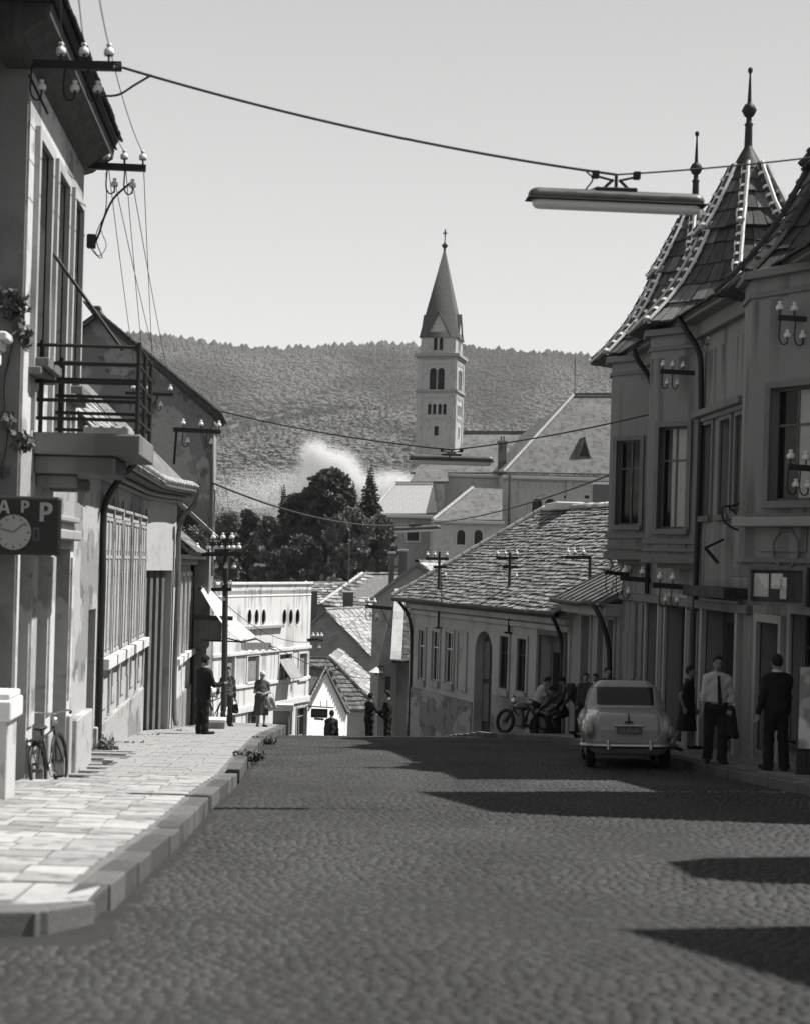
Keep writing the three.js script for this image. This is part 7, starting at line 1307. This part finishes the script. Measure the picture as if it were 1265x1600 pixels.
// ---------------------------------------------------------------- parked car
{
  const d0 = 25.2, X = at(984, 1150, d0).x, pos = V(X, roadY(X, d0 + 2) + 0.0, -d0), t = thing('parked_car', 'rounded pale grey saloon car parked at the right kerb', 'car', V(X, roadY(X, d0), -d0));
  t.rotation.set(-0.0737, -0.165, 0.02); t.updateMatrixWorld(true);
  const cab = (p) => { const k = clamp((p.y - 0.9) / 0.5, 0, 1.1), x = p.x / (1 - 0.16 * k), z = (p.z + 1.95) / (1 - 0.27 * k); return boxD(x, p.y - 1.13, z, 0.665, 0.345, 1.2, 0.26) * 0.8; };
  const base = (p) => {
    const tz = Math.abs(p.z + 2.02), nar = 1 - 0.1 * smooth(1.3, 2.05, tz), x = p.x / nar, rear = smooth(-0.85, 0.02, p.z), front = smooth(-3.1, -4.05, p.z);
    let d = boxD(x, p.y - 0.6 + 0.04 * rear, p.z + 2.02, 0.715, 0.34, 2.0, 0.24);
    d = smin(d, boxD(x, p.y - 0.83 + 0.16 * rear * rear + 0.05 * front, p.z + 2.0, 0.6, 0.17, 1.86, 0.15), 0.1);
    d = smin(d, cab(p), 0.1);
    for (const s of [1, -1]) { d = smin(d, ellD(p, V(s * 0.61, 0.66, -0.72), 0.15, 0.27, 0.74), 0.06); d = smin(d, ellD(p, V(s * 0.6, 0.7, -3.3), 0.15, 0.27, 0.75), 0.06); }
    return d;
  };
  const pr = (p) => { // window openings
    const y = Math.abs(p.y - 1.2) - 0.15, rear = Math.max(Math.abs(p.x) - 0.47, y, -1.35 - p.z + 0.0), frontW = Math.max(Math.abs(p.x) - 0.5, y, p.z + 2.62), s1 = Math.max(Math.abs(p.z + 1.5) - 0.32, y, 0.35 - Math.abs(p.x)), s2 = Math.max(Math.abs(p.z + 2.27) - 0.36, y, 0.35 - Math.abs(p.x));
    return { rear, frontW, s1, s2, all: Math.min(rear, frontW, s1, s2) };
  };
  const body = (p) => { let d = base(p); d = Math.max(d, -Math.max(pr(p).all, -(cab(p) + 0.03))); for (const z of [-0.72, -3.12]) d = Math.max(d, -Math.max(Math.hypot(p.y - 0.32, p.z - z) - 0.345, 0.5 - Math.abs(p.x))); d = Math.max(d, 0.22 - p.y); const lid = Math.abs(boxD(p.x, p.y - 0.75, p.z, 0.5, 0.24, 0.9, 0.14)) - 0.006; return Math.max(d, -Math.max(lid, -(base(p) + 0.012), -0.75 - p.z)); };
  const paint = mat(0.23, { rough: 0.35, coat: 0.7 });
  const add = (name, g, m, par = t) => { const o = shadowed(new THREE.Mesh(g, m)); o.name = name; par.add(o); return o; };
  const shell = add('body', nets(body, V(-0.95, 0.12, -4.2), V(0.95, 1.6, 0.12), 0.021), paint);
  for (const k of ['rear', 'frontW', 's1', 's2']) { const lo = { rear: V(-0.6, 1, -1.5), frontW: V(-0.62, 1, -3.3), s1: V(-0.8, 1, -1.95), s2: V(-0.8, 1, -2.7) }[k], hi = { rear: V(0.6, 1.42, -0.4), frontW: V(0.62, 1.42, -2.5), s1: V(0.8, 1.42, -1.1), s2: V(0.8, 1.42, -1.85) }[k]; add(k === 'rear' ? 'rear_window' : k === 'frontW' ? 'windscreen' : 'side_window', nets((p) => Math.max(pr(p)[k] - 0.012, cab(p) + 0.014, -(cab(p) + 0.028)), lo, hi, 0.013, cab), mat(0.02, { rough: 0.05, spec: 0.8 })); }
  const chrome = mat(0.36, { rough: 0.35, metal: 1 }), lamp = mat(0.2, { rough: 0.2, coat: 1 });
  const L = (name, f, m, par = t) => { const mb = new MB(); f(mb); const g = mb.geometry(); return add(name, g, m, par); };
  const bump = L('rear_bumper', (b) => b.tube([V(-0.76, 0.4, -0.35), V(-0.74, 0.4, -0.08), V(-0.6, 0.4, 0.05), V(0, 0.4, 0.09), V(0.6, 0.4, 0.05), V(0.74, 0.4, -0.08), V(0.76, 0.4, -0.35)], 0.04, 50, 8), chrome);
  for (const s of [-1, 1]) L('overrider', (b) => b.rbox(s * 0.34 - 0.03, s * 0.34 + 0.03, 0.32, 0.5, 0.05, 0.14, 0.025, 2), chrome, bump);
  L('front_bumper', (b) => b.tube([V(-0.78, 0.42, -3.8), V(-0.6, 0.42, -4.1), V(0, 0.42, -4.16), V(0.6, 0.42, -4.1), V(0.78, 0.42, -3.8)], 0.045, 40, 8), chrome);
  const plate = L('number_plate', (b) => b.rbox(-0.2, 0.2, 0.6, 0.7, 0.02, 0.05, 0.008), mat(0.08, { rough: 0.5 })); L('plate_light', (b) => b.rbox(-0.24, 0.24, 0.715, 0.745, 0.0, 0.075, 0.012, 2), chrome, plate);
  { const g = new TextGeometry('CJ 8348', { font, size: 0.062, depth: 0.004, curveSegments: 3, bevelEnabled: false }); g.computeBoundingBox(); g.translate(-g.boundingBox.max.x / 2, 0.62, 0.051); add('plate_number', g, mat(0.2), plate); }
  L('boot_handle', (b) => b.rod(V(0, 0.8, -0.02), V(0, 0.93, -0.16), 0.016, 0.01).rbox(-0.07, 0.07, 0.775, 0.8, -0.03, 0.03, 0.01), MT.iron);
  for (const s of [-1, 1]) { const q = L('tail_lamp', (b) => b.add(new THREE.SphereGeometry(1, 14, 10).scale(0.05, 0.085, 0.05), new THREE.Matrix4().makeTranslation(s * 0.66, 0.63, -0.04)), lamp); L('lamp_rim', (b) => b.add(new THREE.TorusGeometry(0.055, 0.012, 6, 18), new THREE.Matrix4().makeScale(1, 1.5, 1).setPosition(s * 0.66, 0.63, -0.055)), chrome, q); const hl = L('headlamp', (b) => b.add(new THREE.SphereGeometry(0.1, 14, 10), new THREE.Matrix4().makeTranslation(s * 0.58, 0.7, -3.98)), chrome); }
  L('window_trim', (b) => b.tube([V(-0.5, 1.05, -0.98), V(-0.25, 1.04, -0.93), V(0.25, 1.04, -0.93), V(0.5, 1.05, -0.98)], 0.012, 20, 6), chrome);
  for (const s of [-1, 1]) L('side_trim', (b) => b.tube([V(s * 0.785, 0.72, -0.5), V(s * 0.77, 0.74, -1.6), V(s * 0.77, 0.76, -2.8)], 0.011, 20, 6), chrome);
  const tyreG = new THREE.TorusGeometry(0.25, 0.078, 10, 28).rotateY(Math.PI / 2).scale(1.05, 1, 1), hubG = new THREE.LatheGeometry([[0, 0.05], [0.08, 0.045], [0.13, 0.02], [0.19, 0.0]].map(([a, b]) => new THREE.Vector2(a, b)), 18).rotateZ(-Math.PI / 2);
  for (const z of [-0.72, -3.12]) for (const s of [-1, 1]) { const w = add('wheel', tyreG, mat(0.015, { rough: 0.9 })); w.position.set(s * 0.61, 0.322, z); const r = add('rim', new THREE.CylinderGeometry(0.19, 0.19, 0.1, 20).rotateZ(Math.PI / 2), MT.ironGrey, w), c = add('hubcap', hubG, chrome, w); c.position.x = s * 0.05; if (s < 0) c.rotation.y = Math.PI; }
  L('exhaust_pipe', (b) => b.rod(V(0.3, 0.26, -0.6), V(0.3, 0.25, 0.02), 0.025), MT.iron); L('rear_axle', (b) => b.rod(V(-0.6, 0.3, -0.72), V(0.6, 0.3, -0.72), 0.05), MT.iron);
}
// ---------------------------------------------------------------- bicycles and motorcycle
function bicycle(label, pos, yaw, lean, bulk = 0, name = 'bicycle') {
  const t = thing(name, label, name === 'bicycle' ? 'bicycle' : 'motorcycle', pos); t.rotation.set(0, yaw, 0); t.updateMatrixWorld(true);
  const q = new THREE.Matrix4().makeRotationX(lean), add = (nm, mb, m, par = t) => { const o = shadowed(new THREE.Mesh(mb.geometry(), m)); o.name = nm; par.add(o); return o; }, R = bulk ? 0.3 : 0.335, wb = bulk ? 0.64 : 0.52;
  const steel = mat(0.03, { rough: 0.4 }), bright = mat(0.55, { rough: 0.3, metal: 0.9 });
  for (const s of [-1, 1]) {
    const w = add('wheel', new MB(q).add(new THREE.TorusGeometry(R, 0.02 + bulk * 0.03, 8, 36), new THREE.Matrix4().makeTranslation(s * wb, R + 0.02, 0)), mat(0.02, { rough: 0.9 }));
    const sp = new MB(q); for (let k = 0; k < 14; k++) { const a = k / 14 * 6.283; sp.rod(V(s * wb, R + 0.02, 0.02 * (k % 2 ? 1 : -1)), V(s * wb + Math.cos(a) * R, R + 0.02 + Math.sin(a) * R, 0), 0.003, 0.003, 3); } sp.rod(V(s * wb, R + 0.02, -0.06), V(s * wb, R + 0.02, 0.06), 0.025); add('spokes', sp, MT.ironGrey, w);
    const mg = new MB(q); mg.add(new THREE.TorusGeometry(R + 0.035, 0.02, 4, 20, Math.PI * 0.8), new THREE.Matrix4().makeRotationZ(Math.PI * 0.1).setPosition(s * wb, R + 0.02, 0)); add('mudguard', mg, steel);
  }
  const r = 0.016 + bulk * 0.02, A = V(-wb, R, 0), bb = V(-0.05, 0.3, 0), seat = V(-0.2, 0.78, 0), headT = V(0.36, 0.84, 0), headB = V(0.4, 0.68, 0), F = V(wb, R, 0);
  add('frame', new MB(q).rod(bb, seat, r).rod(bb, headB, r).rod(seat.clone().lerp(bb, 0.1), headT.clone().lerp(headB, 0.3), r).rod(headB, headT, r * 1.2).rod(A, bb, r * 0.7).rod(A, seat, r * 0.7), steel);
  add('fork', new MB(q).rod(headB, F.clone().add(V(0, 0, 0.05)), r * 0.8).rod(headB, F.clone().add(V(0, 0, -0.05)), r * 0.8), steel);
  const hb = add('handlebar', new MB(q).rod(headT, V(0.34, 1.0, 0), 0.013).tube([V(0.2, 1.02, -0.3), V(0.32, 1.03, -0.22), V(0.36, 1.0, 0), V(0.32, 1.03, 0.22), V(0.2, 1.02, 0.3)], 0.013, 24, 6), bright);
  add('grip', new MB(q).rod(V(0.2, 1.02, -0.3), V(0.1, 1.01, -0.32), 0.018).rod(V(0.2, 1.02, 0.3), V(0.1, 1.01, 0.32), 0.018), MT.iron, hb);
  add('lamp', new MB(q).add(new THREE.SphereGeometry(0.055 + bulk * 0.04, 12, 8), new THREE.Matrix4().makeTranslation(0.43, 0.9, 0)), bright);
  const sd = new MB(q); sd.add(new THREE.SphereGeometry(1, 14, 10).scale(0.14, 0.035, 0.09), new THREE.Matrix4().makeTranslation(-0.24, 0.87, 0)).rod(seat, V(-0.23, 0.85, 0), 0.014); add('saddle', sd, mat(0.04, { rough: 0.5 }));
  const ck = new MB(q); ck.add(new THREE.TorusGeometry(0.09, 0.008, 5, 20), new THREE.Matrix4().makeTranslation(-0.05, 0.3, 0.04)).rod(V(-0.05, 0.3, 0.05), V(0.08, 0.2, 0.07), 0.01).rod(V(-0.05, 0.3, -0.05), V(-0.18, 0.4, -0.07), 0.01); add('crank', ck, bright);
  for (const s of [-1, 1]) add('pedal', new MB(q).rbox(s > 0 ? 0.04 : -0.22, s > 0 ? 0.13 : -0.13, s > 0 ? 0.18 : 0.39, s > 0 ? 0.21 : 0.42, s * 0.07, s * 0.16, 0.006), MT.iron);
  add('luggage_rack', new MB(q).rbox(-wb - 0.18, -0.26, 0.74, 0.76, -0.07, 0.07, 0.006).rod(V(-wb, 0.74, 0.06), A, 0.006).rod(V(-wb, 0.74, -0.06), A, 0.006), MT.iron);
  if (bulk) { add('fuel_tank', new MB(q).add(new THREE.SphereGeometry(1, 16, 12).scale(0.26, 0.13, 0.13), new THREE.Matrix4().makeTranslation(0.12, 0.78, 0)), mat(0.04, { rough: 0.3, coat: 0.5 })); add('engine', new MB(q).rbox(-0.1, 0.18, 0.22, 0.52, -0.12, 0.12, 0.04, 2).rod(V(0.06, 0.5, 0), V(0.12, 0.68, 0), 0.09), MT.ironGrey); add('exhaust', new MB(q).rod(V(0.1, 0.28, 0.14), V(-0.75, 0.26, 0.14), 0.03, 0.045), MT.ironGrey); }
  return t;
}
{ const p = at(72, 1235, 19.6); p.x = -3.02; p.y = leftY(19.6) - 0.33; bicycle('dark bicycle leaning at the wall of the tall house', V(-3.0, leftY(20) - 0.215, -20.05), Math.PI / 2 - 0.12, -0.12); }
bicycle('bicycle parked behind the man in black suit', V(at(338, 1130, 41.6).x - 0.1, leftY(41.8) + 0.005, -41.8), 1.15, 0.1);
bicycle('dark motorcycle with raised handlebar leaning by the corner house', V(at(812, 1140, 41.6).x, rightY(41.6) + 0.005, -41.6), 2.2, 0.18, 1, 'motorcycle');
renderer.render(scene, camera);
